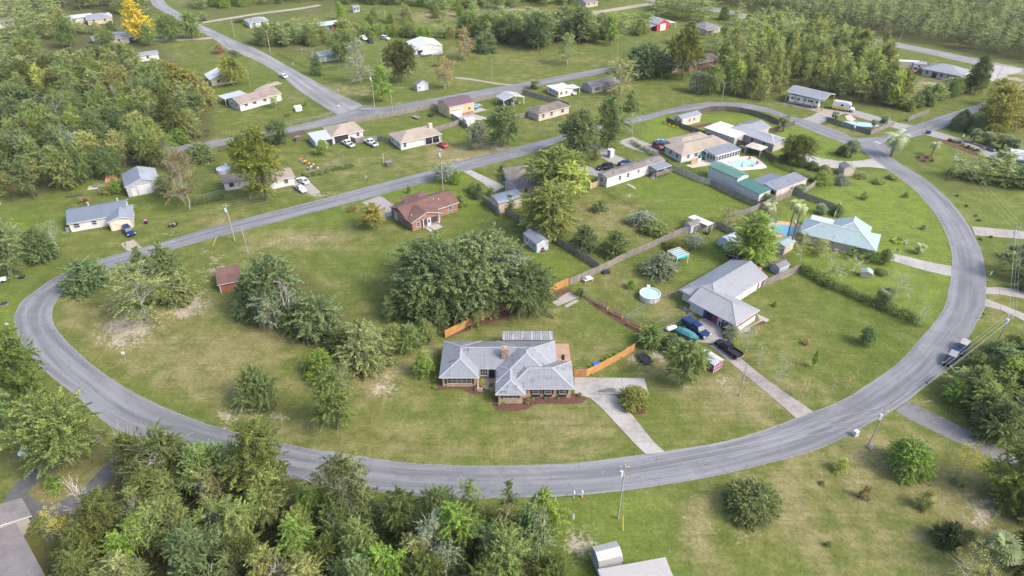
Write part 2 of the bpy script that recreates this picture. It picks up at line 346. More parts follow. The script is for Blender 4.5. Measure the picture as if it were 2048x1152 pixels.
n1 = k.noise(.035, 4, v, .6); n2 = k.noise(.28, 6, v, .65); n3 = k.noise(1.7, 5, v, .75); n4 = k.noise(6.5, 3, v, .7)
lush, dry, sand, litter, mow = (k.attr(a) for a in ('lush', 'dry', 'sand', 'litter', 'mow'))
f = k.math('ADD', k.math('MULTIPLY', n1, .8), k.math('MULTIPLY', n2, .75))
f = k.math('ADD', k.math('SUBTRACT', f, k.math('MULTIPLY', lush, .30)), k.math('MULTIPLY', dry, .28))
g = k.mix(k.step(f, .56, .92), (.086, .119, .021), (.117, .132, .033))
g = k.mix(k.step(f, .80, 1.2), g, (.200, .176, .080))
g = k.mix(k.math('MULTIPLY', lush, k.rng(n2, .3, .7, .6, 1.0)), g, (.142, .186, .032))
w_ = k.n('ShaderNodeTexWave'); w_.wave_type = 'RINGS'; w_.rings_direction = 'Z'
mp = k.n('ShaderNodeMapping'); mp.inputs['Location'].default_value = (-58, -95, 0); k.l(v, mp.inputs[0]); k.l(mp.outputs[0], w_.inputs['Vector'])
w_.inputs['Scale'].default_value = .16; w_.inputs['Distortion'].default_value = 5; w_.inputs['Detail'].default_value = 2; w_.inputs['Detail Scale'].default_value = .12
g = k.scale(g, k.math('ADD', 1.0, k.math('MULTIPLY', k.math('SUBTRACT', w_.outputs[1], .5), k.math('MULTIPLY', mow, .08))))
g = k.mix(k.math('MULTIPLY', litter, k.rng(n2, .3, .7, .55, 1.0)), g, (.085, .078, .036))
wd = k.step(k.noise(.5, 6, v, .75), .54, .66)
g = k.mix(k.math('MULTIPLY', wd, .38), g, (.075, .112, .028))
sp1 = k.step(k.noise(1.6, 2, v, .4), .71, .76); g = k.mix(k.math('MULTIPLY', sp1, .55), g, (.30, .28, .18))
sm = k.step(k.math('ADD', sand, k.math('MULTIPLY', k.math('SUBTRACT', k.math('ADD', k.math('MULTIPLY', n2, .45), k.math('MULTIPLY', n3, .55)), .5), 3.6)), .45, 1.0)
g = k.mix(k.math('MULTIPLY', sm, .8), g, k.mix(n4, (.28, .225, .165), (.42, .37, .31)))
g = k.scale(g, k.math('MULTIPLY', k.math('MULTIPLY', k.rng(n3, .3, .7, .66, 1.32), k.rng(n4, .3, .7, .64, 1.36)), k.rng(n2, .3, .7, .86, 1.13)))
mr = k.n('ShaderNodeMapping'); mr.inputs['Rotation'].default_value = (0, 0, R(-34)); mr.inputs['Scale'].default_value = (.06, 1.15, 1); k.l(v, mr.inputs[0])
g = k.scale(g, k.rng(k.noise(1, 4, mr.outputs[0], .6), .32, .68, .90, 1.10))
k.bump(k.math('ADD', n3, k.math('MULTIPLY', n4, .6)), .55, .12)
me.materials.append(k.done(g, .95)); k.b.inputs['Specular IOR Level'].default_value = .08
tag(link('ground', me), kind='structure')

# ------------------------------------------------------------------ roads
def catmull(pts, n):
    P = [Vector((p[0], p[1], 0)) for p in pts]; dense = []
    for i in range(len(P) - 1):
        p0, p1, p2, p3 = P[max(i - 1, 0)], P[i], P[i + 1], P[min(i + 2, len(P) - 1)]
        for j in range(12):
            t = j / 12
            dense.append(.5 * ((2 * p1) + (p2 - p0) * t + (2 * p0 - 5 * p1 + 4 * p2 - p3) * t * t + (3 * p1 - p0 - 3 * p2 + p3) * t ** 3))
    dense.append(P[-1]); cum = [0]
    for a, b in zip(dense, dense[1:]): cum.append(cum[-1] + (b - a).length)
    out = []; j = 0
    for i in range(n):
        t = cum[-1] * i / (n - 1)
        while j < len(cum) - 2 and cum[j + 1] < t: j += 1
        q = (t - cum[j]) / max(cum[j + 1] - cum[j], 1e-9); out.append(dense[j].lerp(dense[j + 1], min(q, 1)))
    return out
def asphalt(name, col, old=.5):
    k = NT(name); uv = k.n('ShaderNodeTexCoord').outputs['UV']; v = k.co()
    s_ = k.n('ShaderNodeSeparateXYZ'); k.l(uv, s_.inputs[0])
    mp = k.n('ShaderNodeMapping'); mp.inputs['Scale'].default_value = (.03, 5.5, 1); k.l(uv, mp.inputs[0])
    st = k.noise(1, 5, mp.outputs[0], .6); pt = k.noise(.09, 5, v, .6); fi = k.noise(3, 4, v, .7); gr = k.noise(14, 2, v)
    c = k.mix(k.step(st, .36, .66), tuple(x * .70 for x in col), tuple(x * 1.16 for x in col))
    c = k.mix(k.math('MULTIPLY', k.step(pt, .45, .7), .55), c, tuple(x * 1.28 for x in col))
    c = k.mix(k.math('MULTIPLY', k.step(k.noise(.055, 4, k.co((1, 1, 1)), .7), .56, .60), .30), c, tuple(x * .62 for x in col))
    spot = k.step(k.noise(.75, 5, v, .75), .62, .72)
    c = k.mix(k.math('MULTIPLY', spot, .5), c, (.36, .35, .34))
    ed = k.step(k.math('ADD', k.math('ABSOLUTE', k.math('SUBTRACT', s_.outputs[1], .5)), k.math('MULTIPLY', k.math('SUBTRACT', fi, .5), .17)), .468, .52)
    c = k.mix(k.math('MULTIPLY', ed, .75), c, (.33, .30, .27))
    vo = k.n('ShaderNodeTexVoronoi'); vo.feature = 'DISTANCE_TO_EDGE'; vo.inputs['Scale'].default_value = .14
    dn = k.n('ShaderNodeVectorMath', operation='ADD'); k.l(v, dn.inputs[0])
    nn = k.n('ShaderNodeTexNoise'); nn.inputs['Scale'].default_value = .5; k.l(v, nn.inputs['Vector'])
    sc_ = k.n('ShaderNodeVectorMath', operation='SCALE'); k.l(nn.outputs[1], sc_.inputs[0]); sc_.inputs['Scale'].default_value = 4
    k.l(sc_.outputs[0], dn.inputs[1]); k.l(dn.outputs[0], vo.inputs['Vector'])
    cr = k.math('MULTIPLY', k.math('SUBTRACT', 1, k.step(vo.outputs[0], .004, .013)), k.step(pt, .36, .52))
    c = k.mix(k.math('MULTIPLY', cr, .45), c, (.07, .07, .075))
    c = k.scale(c, k.math('MULTIPLY', k.rng(gr, .3, .7, .9, 1.1), k.rng(fi, .3, .7, .93, 1.07)))
    k.bump(gr, .2, .02)
    return k.done(c, .85)
ASPH = asphalt('grey_asphalt', (.176, .177, .189)); ASPH_D = asphalt('darker_asphalt', (.15, .15, .16)); ASPH_L = asphalt('pale_road', (.225, .222, .225))
def road(name, left, right, z, mat, n=None, wob=.05):
    L = catmull(gp(left), 400); Rr = catmull(gp(right), 400)
    ln = sum((b - a).length for a, b in zip(L, L[1:]))
    n = n or max(8, int(ln / 1.1)); L = catmull([p[:2] for p in L], n); Rr = catmull([p[:2] for p in Rr], n)
    rr = random.Random(len(name)); m = MB(); m.uv = []; cum = 0
    A = []
    for i in range(n):
        a, b = L[i], Rr[i]; dd = (b - a).normalized()
        a = a + dd * rr.uniform(-wob, wob); b = b + dd * rr.uniform(-wob, wob)
        if i: cum += (((L[i] - L[i - 1]).length + (Rr[i] - Rr[i - 1]).length) / 2)
        A.append((a, b, cum))
    K = 5
    for (a, b, u) in A:
        for j in range(K):
            t = j / (K - 1); q = a.lerp(b, t); m.v.append((q.x, q.y, z)); m.uv.append((u, t))
    for i in range(n - 1):
        for j in range(K - 1):
            f = (i * K + j, i * K + j + 1, (i + 1) * K + j + 1, (i + 1) * K + j); m.f.append(f); m.m.append(0)
    me = m.mesh(name, mat)
    if me.polygons[0].normal.z < 0: me.flip_normals()
    return tag(link(name, me), kind='structure')
INNER = [(1700, 292), (1722, 300), (1741.5, 316), (1774, 339.5), (1814.5, 368), (1843, 394), (1872, 430.6), (1892.6, 469.7), (1903, 506), (1904, 540), (1900, 566), (1889, 613), (1864, 650), (1835, 684), (1796, 726), (1741.5, 765), (1687, 799), (1627, 823.5), (1588, 838), (1528, 860), (1442, 884.5), (1328, 903), (1244, 914.5), (1150, 926), (1020, 931), (900, 930), (796, 923.6), (676, 905), (611, 896), (455, 860), (362, 828.7), (284, 793.5), (216, 753), (156, 705), (115, 661), (104, 629.5), (112, 603.4), (130, 582.6), (153.6, 566), (226.6, 534.8), (367, 493), (520, 452.8), (614, 428), (734, 396.8), (869, 360), (926, 343), (1030, 316), (1072, 303), (1137, 276), (1210, 257), (1288, 242), (1332, 229), (1395, 219), (1462, 214.8), (1540, 226.5), (1588, 248), (1640, 269), (1674, 281), (1700, 292)]
OUTER = [(1757, 274), (1776, 306), (1788.4, 318.6), (1817, 337), (1853.5, 360), (1890, 391.6), (1913.4, 417.6), (1934, 446), (1950, 475), (1965, 510), (1970, 540), (1972, 566), (1970.7, 611), (1957.7, 637), (1939.5, 671), (1887, 741.5), (1845.7, 775), (1817, 801), (1788.4, 819.6), (1754.6, 837.8), (1692, 872.8), (1627, 901.5), (1528, 928.8), (1410, 956), (1280, 977), (1165, 990), (1054, 995), (952, 996.5), (861, 994), (775, 987), (606, 960), (489, 930), (372, 899), (229, 856), (148, 788), (117, 765), (80.7, 733.6), (45, 690), (28.6, 642.5), (32.6, 621.7), (44, 601), (62.5, 588), (96, 563.4), (140.6, 541), (205.7, 516.6), (336, 481), (406, 459), (520, 429.3), (629.8, 402), (736.6, 373), (856, 342), (911, 324), (1030, 295), (1134.6, 268), (1210, 248), (1284, 231.8), (1330, 220), (1384.6, 208), (1436.7, 204.4), (1488.7, 207), (1540, 217), (1580, 231.8), (1629.6, 244.8), (1684, 265.6), (1710, 276), (1757, 274)]
road('loop_road', OUTER, INNER, .028, ASPH)
road('side_road', [(1752, 277), (1763.7, 273.4), (1814.5, 255), (1892.6, 229), (1963, 206), (2017.6, 179.7), (2048, 165), (2120, 130)], [(1778, 306), (1809, 281), (1879.6, 258), (1955, 224), (2010, 199), (2048, 182), (2140, 140)], .036, ASPH)
road('upper_street', [(250, 314), (341, 294), (427, 281), (482, 270.5), (585.5, 252.6), (635, 241), (700, 222), (726, 211), (770, 214), (846, 200.5), (926.7, 186), (1030, 168), (1223, 133), (1300, 119), (1345, 110)], [(250, 330), (341, 308), (427, 294), (482, 284), (583, 265.6), (697.5, 242), (735, 236), (770, 229), (872, 208), (952.7, 195), (1030, 179.7), (1160, 156), (1223, 142), (1305, 127), (1350, 117)], .032, ASPH)
road('avenue', [(285, -22), (299.5, 0), (312.5, 15.6), (364.6, 44), (427, 78), (455.7, 99), (510, 120), (562, 151), (596, 179.7), (650, 215), (683, 233)], [(312, -22), (327, 0), (340, 14), (370, 32), (406, 51), (463.5, 78), (520, 101.6), (614, 153.6), (676.7, 187.5), (726, 211), (752, 226)], .024, ASPH_L)
road('highway', [(1180, -40), (1290, -6), (1429, 15), (1489, 27.5), (1560, 43), (1700, 70), (1804, 87), (1931.6, 113), (2048, 137), (2300, 190)], [(1180, -34), (1290, 0), (1429, 23.5), (1489, 37.5), (1560, 51), (1700, 79), (1804, 97), (1931.6, 125), (2048, 150), (2300, 205)], .02, ASPH_L)
road('dirt_lane', [(1080, 43), (1168, 26), (1230, 16), (1296, 6), (1330, 1)], [(1080, 49), (1168, 32), (1230, 22), (1296, 11.5), (1330, 6)], .02, SANDY)
# worn yellow centre line on the side road
m = MB(); a, b = G(1806, 273), G(1866, 252); n_ = (b - a).normalized().cross(Vector((0, 0, 1)))
for t0, t1 in ((0, .5), (.53, .78), (.82, 1)):
    for o in (-.13, .13):
        p, q = a.lerp(b, t0) + n_ * o, a.lerp(b, t1) + n_ * o
        m.P([(p + n_ * .055 + Vector((0, 0, .044)))[:], (q + n_ * .055 + Vector((0, 0, .044)))[:], (q - n_ * .055 + Vector((0, 0, .044)))[:], (p - n_ * .055 + Vector((0, 0, .044)))[:]])
tag(m.build('road_centre_line', pm('yellow_road_paint', (.55, .36, .10), .7, var=.3)), kind='structure')
m = MB(); a, b = G(1750, 283), G(1762, 288)
n_ = (b - a).normalized().cross(Vector((0, 0, 1))) * .2; z = Vector((0, 0, .044))
m.P([(a + n_ + z)[:], (a - n_ + z)[:], (b - n_ + z)[:], (b + n_ + z)[:]])
tag(m.build('stop_line', WHITE), kind='structure')
m = MB(); c = G(727, 221); m.box(c.x - 2.3, c.x + 2.3, c.y - .6, c.y + .6, .02, .048); tag(m.build('road_patch', pm('tar_patch', (.10, .10, .105))), kind='structure')

# ------------------------------------------------------------------ driveways made of slabs
def slabs(name, left, right, n, mat, gap=.035, z=.05, base=None):
    """a strip between two edges, cast in n slabs"""
    L = catmull(gp(left), n + 1); Rr = catmull(gp(right), n + 1)
    root = tag(empty(name), kind='structure')
    m = MB()
    for i in range(n):
        m.P([(q.x, q.y, .012) for q in (Rr[i], Rr[i + 1], L[i + 1], L[i])])
    m.build('joint_bed', base or SOIL, root)
    for i in range(n):
        q = [Rr[i], Rr[i + 1], L[i + 1], L[i]]; c = sum(q, Vector()) / 4
        q = [c + (p - c) * (1 - gap / max((p - c).length, .3)) for p in q]
        if (q[1] - q[0]).cross(q[2] - q[0]).z < 0: q.reverse()
        dz = random.uniform(-.006, .006)
        MB().prism([(p.x, p.y) for p in q], .014, z + dz).build('slab', mat, root)
    return root
def pad(name, pts, mat, z=.03, kind='structure'):
    q = gp(pts); 
    ar = sum(q[i][0] * q[(i + 1) % len(q)][1] - q[(i + 1) % len(q)][0] * q[i][1] for i in range(len(q)))
    if ar < 0: q.reverse()
    return tag(MB().prism(q, .0, z).build(name, mat), kind=kind)
slabs('front_driveway', [(1149, 787), (1173, 792), (1202, 815), (1228, 843), (1262, 880), (1290, 908)], [(1230, 790), (1235, 793), (1258, 822), (1284, 854), (1304, 880), (1330, 904)], 6, CONC)
slabs('parking_pad', [(1148.5, 754.5), (1180, 755), (1226, 755.5), (1289, 757)], [(1149, 787), (1173, 788), (1228, 789), (1298, 790)], 3, CONC)
slabs('long_driveway', [(1592, 837), (1540, 791), (1489, 749), (1432, 700), (1420, 692)], [(1627, 823.5), (1540, 763.6), (1483, 718), (1459, 695), (1448, 684)], 9, CONC_OLD)
slabs('house_driveway_pad', [(1387, 683), (1392, 672), (1400, 655), (1398, 638)], [(1447, 690), (1447, 680), (1443, 655), (1420, 635)], 3, CONC_OLD)
slabs('lawn_driveway', [(1903, 553), (1860, 544), (1820, 533), (1776, 519)], [(1903, 532), (1862, 525), (1825, 516), (1780, 505)], 5, CONC)
slabs('curved_driveway', [(1774, 338), (1740, 334), (1690, 336), (1640, 336), (1604, 324), (1590, 312)], [(1745, 317), (1715, 322), (1680, 322), (1640, 316), (1612, 308), (1600, 304)], 6, CONC)
slabs('walk_driveway', [(926, 343.5), (950, 357), (972, 371), (982, 386)], [(941, 340), (965, 351), (1000, 367), (1012, 374)], 5, CONC)
slabs('east_driveway', [(1943, 453), (1990, 457), (2060, 464)], [(1950, 471), (1990, 474), (2060, 479)], 5, CONC_OLD)
slabs('south_east_driveway', [(1972, 575), (2010, 575), (2060, 585)], [(1971, 588), (2005, 590), (2060, 600)], 3, CONC_OLD)
slabs('corner_driveway', [(1971, 597), (2010, 612), (2060, 632)], [(1969, 612), (2005, 622), (2060, 648)], 3, CONC_OLD)
slabs('dark_driveway', [(1818, 802), (1842, 814), (1880, 832), (1918, 852), (1990, 890), (2060, 930)], [(1790, 821), (1830, 845), (1866, 862), (1905, 880), (1960, 905), (2040, 950)], 7, CONC_DARK, gap=.07, base=CONC)
slabs('sedan_driveway', [(626, 392), (610, 384), (594, 372), (584, 362)], [(641, 384), (628, 372), (617, 362), (600, 352)], 3, CONC_OLD)
slabs('side_walkway', [(1270, 379), (1262, 373.5), (1253, 369)], [(1273, 377), (1265, 371.5), (1256, 367)], 3, CONC)

_sz = [0]
def strip(name, cx, wid, mat, n=None):
    """a gravel or asphalt track along a line of spots, wid metres wide"""
    c = catmull(gp(cx), n or len(cx) * 4); L = []; Rr = []
    for i, p in enumerate(c):
        t = (c[min(i + 1, len(c) - 1)] - c[max(i - 1, 0)]).normalized(); nn = Vector((-t.y, t.x, 0)) * wid / 2 * random.uniform(.93, 1.07)
        L.append(p + nn); Rr.append(p - nn)
    m = MB(); _sz[0] += 1
    for i in range(len(c) - 1):
        m.P([(q.x, q.y, .006 + .0011 * _sz[0]) for q in (Rr[i], Rr[i + 1], L[i + 1], L[i])])
    return tag(m.build(name, mat), kind='structure')
GRAVEL = concrete('grey_gravel', (.27, .26, .255), (.19, .18, .17), .6)
strip('gravel_driveway', [(1140, 320), (1165, 336), (1200, 347), (1230, 352)], 4.5, GRAVEL)
strip('gravel_track', [(1172, 283), (1200, 302), (1228, 318), (1258, 330), (1270, 340)], 5, GRAVEL)
strip('jeep_driveway', [(1250, 278), (1275, 290), (1300, 298), (1318, 300)], 7, CONC_OLD)
strip('brick_house_driveway', [(742, 398), (758, 408), (775, 420), (783, 432)], 5.5, GRAVEL)
strip('mulch_drive_edge', [(255, 483), (262, 492), (272, 500)], 3.0, SANDY)
strip('woods_driveway', [(250, 905), (215, 945), (175, 985), (130, 1012), (85, 1024), (55, 1014), (32, 994), (42, 978), (66, 955), (95, 935), (125, 915), (160, 890), (195, 868)], 2.7, concrete('stained_asphalt', (.12, .118, .12), (.06, .06, .062), .9))
strip('rv_driveway', [(1612, 246), (1640, 236), (1660, 226), (1690, 222), (1730, 232), (1790, 250), (1830, 258)], 6, ASPH_L)
strip('rv_parking_strip', [(1570, 204), (1600, 211), (1640, 220), (1662, 226)], 5, SANDY)
strip('garden_driveway', [(1848, 262), (1880, 271), (1920, 283), (1965, 297), (1990, 312), (2030, 330)], 5.5, ASPH_L)
strip('west_lane', [(296, 78), (330, 81), (370, 79), (425, 76)], 3.5, SANDY)
strip('north_lane', [(405, 45), (450, 38), (520, 27), (600, 17), (640, 10)], 4, SANDY)
strip('grass_track', [(910, 155), (950, 160), (1000, 168), (1030, 170)], 1.6, SANDY)
strip('entry_driveway', [(1940, 160), (1970, 148), (2005, 138), (2010, 132)], 12, CONC)
strip('farm_driveway', [(560, 165), (535, 172), (520, 182), (550, 182)], 4, SANDY)
strip('side_yard_path', [(-10, 684), (10, 689), (22, 686)], 4, CONC_OLD)
pad('patio_slab', [(1104, 606), (1136, 584), (1160, 593), (1117, 612)], CONC_OLD)
pad('patio_step', [(1128, 612), (1152, 599), (1158, 602), (1134, 616)], CONC_OLD, .05)
pad('barn_apron', [(903, 232), (935, 224), (975, 236), (975, 240), (940, 240), (915, 243)], CONC)
pad('barn_side_pad', [(947, 222), (960, 215), (975, 220), (950, 226)], CONC)
pad('house_front_walk', [(1513, 627), (1540, 640), (1498, 662), (1478, 668), (1475, 664), (1520, 641)], CONC)
pad('fence_foot_slab', [(1557, 557), (1598, 538), (1600, 541), (1563, 559)], CONC, .06)
pad('courtyard_paving', [(960, 770), (962, 758), (985, 756), (990, 762), (988, 778), (972, 779)], pm('paver_tan', (.40, .29, .22), .9, var=.2), .05)
MU = [[(866, 778), (868, 771), (885, 768), (925, 767), (955, 765), (962, 772), (970, 776), (965, 786), (956, 790), (944, 789), (930, 780), (910, 777), (890, 778), (874, 781)],
      [(984, 806), (990, 795), (1000, 800), (1044, 801), (1046, 791), (1150, 787), (1166, 789), (1174, 796), (1166, 805), (1150, 808), (1080, 807), (1062, 812), (1056, 818), (1030, 822), (1002, 821), (989, 817)],
      [(891, 678), (893, 672), (960, 640), (1060, 600), (1140, 575), (1145, 582), (1060, 612), (1010, 636), (960, 652)],
      [(1158, 588), (1166, 588), (1200, 611), (1285, 662), (1290, 672), (1270, 664), (1230, 640), (1190, 615)],
      [(1229, 795), (1234, 800), (1262, 827), (1284, 829), (1294, 822), (1291, 815), (1260, 815), (1240, 800)],
      [(1500, 655), (1526, 641), (1534, 646), (1515, 653), (1502, 660)], [(1830, 316), (1845, 310), (1866, 314), (1868, 322), (1850, 326), (1835, 323)], [(1941, 318), (1955, 316), (1972, 322), (1965, 326), (1948, 324)], [(1925, 280), (1965, 293), (1968, 297), (1930, 284)], [(1880, 277), (1935, 299), (1968, 312), (1966, 316), (1930, 303), (1878, 281)], [(1375, 254), (1420, 245), (1425, 249), (1385, 259)]]
for q in MU: pad('mulch_bed', q, MULCH, .045)
# ------------------------------------------------------------------ building kit
def site(A, h, ang):
    g = G(A[0], A[1], h); return Vector((g.x, g.y, 0)), R(ang)
class Bld:
    def __init__(s, name, label, cat, A, h, ang, group=None):
        s.o, s.rz = site(A, h, ang); s.root = thing(name, label, cat, s.o, s.rz, group); s.k = 0; s.walls = []
    def roof(s, x0, x1, y0, y1, z, pitch, axis, e0, e1, mat, trim=None, rib=0, cap=None, th=.16):
        trim = trim or TRIM
        if axis == 'x': a0, a1, b0, b1 = x0, x1, y0, y1; T = lambda u, v, q: (u, v, q)
        else: a0, a1, b0, b1 = y0, y1, x0, x1; T = lambda u, v, q: (v, u, q)
        half = (b1 - b0) / 2; rz = z + half * pitch; mid = (b0 + b1) / 2
        r0, r1 = a0 + e0 * half, a1 - e1 * half
        if r0 > r1: r0 = r1 = (r0 + r1) / 2
        P = [(a0, b0, z), (a1, b0, z), (a1, b1, z), (a0, b1, z)]; R0, R1 = (r0, mid, rz), (r1, mid, rz)
        tops = [[P[0], P[1], R1, R0], [P[2], P[3], R0, R1]]
        if e0: tops.append([P[3], P[0], R0])
        if e1: tops.append([P[1], P[2], R1])
        edge = [P[0], P[1]] + ([] if e1 else [R1]) + [P[2], P[3]] + ([] if e0 else [R0])
        flip = axis != 'x'
        m = MB(); dn = lambda q: (q[0], q[1], q[2] - th)
        for t in tops:
            q = [T(*p) for p in (reversed(t) if flip else t)]; m.P(q, 0)
            m.P([T(*dn(p)) for p in (t if flip else reversed(t))], 1)
        for i in range(len(edge)):
            p, q = edge[i], edge[(i + 1) % len(edge)]
            qd = [dn(p), dn(q), q, p]; m.P([T(*x) for x in (reversed(qd) if flip else qd)], 1)
        ro = m.build('roof', [mat, trim], s.root)
        if rib: s.ribs(ro, [[T(*p) for p in t] for t in tops], rib, mat)
        if cap:
            m = MB()
            segs = [(R0, R1)] + ([(P[0], R0), (P[3], R0)] if e0 else []) + ([(P[1], R1), (P[2], R1)] if e1 else [])
            for p, q in segs:
                p, q = Vector(T(*p)) + Vector((0, 0, .01)), Vector(T(*q)) + Vector((0, 0, .01))
                if (q - p).length < .2: continue
                dd = (q - p).normalized(); sd = dd.cross(Vector((0, 0, 1))).normalized() * .17
                u_ = Vector((0, 0, .055)); m.P([p - sd, q - sd, q + u_, p + u_]); m.P([p + u_, q + u_, q + sd, p + sd])
            if m.f: m.build('ridge_cap', cap, ro)
        return ro
    def ribs(s, ro, polys, sp, mat):
        m = MB()
        for t in polys:
            t = [Vector(p) for p in t]; n = (t[1] - t[0]).cross(t[2] - t[0]).normalized()
            if n.z < 0: n = -n
            dd = Vector((n.x, n.y, 0))
            if dd.length < 1e-3: continue
            dd.normalize(); pp = Vector((-dd.y, dd.x, 0)); sl = (dd - n * dd.dot(n)).normalized()
            o = [p.dot(pp) for p in t]; w = min(o) + sp * .5
            while w < max(o):
                hit = []
                for i in range(len(t)):
                    a, b = t[i], t[(i + 1) % len(t)]; fa, fb = a.dot(pp) - w, b.dot(pp) - w
                    if fa * fb < 0: hit.append(a.lerp(b, fa / (fa - fb)))
                if len(hit) >= 2 and (hit[0] - hit[1]).length > .25:
                    a, b = hit[0], hit[1]; e = pp * .035; h = n * .04
                    m.P([a - e, b - e, b + h, a + h]); m.P([a + h, b + h, b + e, a + e])
                w += sp
        if m.f: tag(m.build('roof_ribs', mat, ro), kind='stuff')
    def wing(s, x0, x1, y0, y1, hw, pitch, axis, e0, e1, wall, roof, over=.45, rib=0, cap=None, trim=None, gable=None, nowall=False, z0=0.0):
        """roof outline x0..x1, y0..y1; the walls stand over metres inside it"""
        s.k += 1; e = .006 * s.k
        z = hw - over * pitch * .6 + e
        ro = s.roof(x0, x1, y0, y1, z, pitch, axis, e0, e1, roof, trim, rib, cap)
        if nowall: return ro
        ov = over + e; ex = ov if (axis == 'y' or e0) else min(ov, .3); ey = ov if (axis == 'x' or e0) else min(ov, .3)
        X0, X1, Y0, Y1 = x0 + ex, x1 - ex, y0 + ey, y1 - ey
        m = MB(); top = z + ov * pitch - .17; m.box(X0, X1, Y0, Y1, z0, top, 0)
        if axis == 'x':
            half = (Y1 - Y0) / 2; mid = (Y0 + Y1) / 2; az = top + half * pitch
            if not e0: m.P([(X0, Y1, top), (X0, Y0, top), (X0, mid, az)], 1)
            if not e1: m.P([(X1, Y0, top), (X1, Y1, top), (X1, mid, az)], 1)
        else:
            half = (X1 - X0) / 2; mid = (X0 + X1) / 2; az = top + half * pitch
            if not e0: m.P([(X0, Y0, top), (X1, Y0, top), (mid, Y0, az)], 1)
            if not e1: m.P([(X1, Y1, top), (X0, Y1, top), (mid, Y1, az)], 1)
        m.build('wall', [wall, gable or wall], s.root); s.w = (X0, X1, Y0, Y1); s.walls.append(s.w); s.ht = top
        return ro
    def mono(s, x0, x1, y0, y1, z00, zx, zy, mat, trim=None, rib=0, wall=None, over=.2, th=.12, posts=None, post_mat=None):
        """flat sheet roof: height z00 at (x0,y0), rising by zx along x and zy along y; on walls or on posts"""
        s.k += 1; zz = lambda x, y: z00 + .006 * s.k + zx * (x - x0) / (x1 - x0) + zy * (y - y0) / (y1 - y0)
        P = [(x0, y0, zz(x0, y0)), (x1, y0, zz(x1, y0)), (x1, y1, zz(x1, y1)), (x0, y1, zz(x0, y1))]
        m = MB(); m.P(P, 0); m.P([(p[0], p[1], p[2] - th) for p in reversed(P)], 1)
        for i in range(4):
            p, q = P[i], P[(i + 1) % 4]; m.P([(p[0], p[1], p[2] - th), (q[0], q[1], q[2] - th), q, p], 1)
        ro = m.build('roof', [mat, trim or TRIM], s.root)
        if rib: s.ribs(ro, [P], rib, mat)
        if wall:
            X0, X1, Y0, Y1 = x0 + over, x1 - over, y0 + over, y1 - over
            m = MB(); q = [(X0, Y0), (X1, Y0), (X1, Y1), (X0, Y1)]; t = [zz(*p) - th * .9 for p in q]
            for i in range(4):
                j = (i + 1) % 4; m.P([(*q[i], 0), (*q[j], 0), (*q[j], t[j]), (*q[i], t[i])])
            m.build('wall', wall, s.root); s.w = (X0, X1, Y0, Y1); s.walls.append(s.w)
        if posts:
            for (px, py) in posts: s.post(px, py, zz(px, py) - th, post_mat or WHITE)
        return ro
    def post(s, x, y, h, mat=None, r=.08, z0=0):
        MB().box(x - r, x + r, y - r, y + r, z0, h).build('post', mat or WHITE, s.root)
    def on(s, side, t, w=None):
        X0, X1, Y0, Y1 = w or s.w
        if side == 's': return Matrix.Translation((X0 + (X1 - X0) * t, Y0, 0))
        if side == 'e': return Matrix.Translation((X1, Y0 + (Y1 - Y0) * t, 0)) @ Matrix.Rotation(R(90), 4, 'Z')
        if side == 'n': return Matrix.Translation((X1 - (X1 - X0) * t, Y1, 0)) @ Matrix.Rotation(R(180), 4, 'Z')
        return Matrix.Translation((X0, Y1 - (Y1 - Y0) * t, 0)) @ Matrix.Rotation(R(-90), 4, 'Z')
    def win(s, side, t, w=1.0, h=1.2, sill=.95, frame=None, w_=None, mull=1, shutter=None):
        M = s.on(side, t, w_); b = .07; m = MB(); m.M = M; x0, x1, z0, z1 = -w / 2, w / 2, sill, sill + h
        m.box(x0 - b, x0, -.07, .02, z0 - b, z1 + b); m.box(x1, x1 + b, -.07, .02, z0 - b, z1 + b)
        m.box(x0, x1, -.07, .02, z1, z1 + b); m.box(x0 - .03, x1 + .03, -.11, .02, z0 - b, z0)
        m.box(x0, x1, -.055, .0, (z0 + z1) / 2 - .025, (z0 + z1) / 2 + .025)
        for i in range(mull):
            if mull > 1 or w > 1.5:
                xx = x0 + (i + 1) * w / (mull + 1); m.box(xx - .025, xx + .025, -.05, .0, z0, z1)
        f = m.build('window', frame or TRIM, s.root)
        m = MB(); m.M = M; m.P([(x0, -.03, z0), (x1, -.03, z0), (x1, -.03, z1), (x0, -.03, z1)]); m.build('pane', GLASS, f)
        if shutter:
            for sx in (-1, 1):
                m = MB(); m.M = M; c = sx * (w / 2 + b + .2); m.box(c - .18, c + .18, -.06, .01, z0 - b, z1 + b); m.build('shutter', shutter, f)
        return f
    def door(s, side, t, w=.95, h=2.05, mat=None, w_=None, glass=False):
        M = s.on(side, t, w_); m = MB(); m.M = M
        m.box(-w / 2 - .09, -w / 2, -.07, .02, 0, h + .09); m.box(w / 2, w / 2 + .09, -.07, .02, 0, h + .09); m.box(-w / 2, w / 2, -.07, .02, h, h + .09)
        f = m.build('door_frame', TRIM, s.root)
        m = MB(); m.M = M; m.box(-w / 2, w / 2, -.04, .01, .03, h); dd = m.build('door', mat or WHITE, f)
        if glass:
            m = MB(); m.M = M; m.P([(-w * .3, -.046, h * .45), (w * .3, -.046, h * .45), (w * .3, -.046, h * .92), (-w * .3, -.046, h * .92)]); m.build('door_window', GLASS, f)
        return f
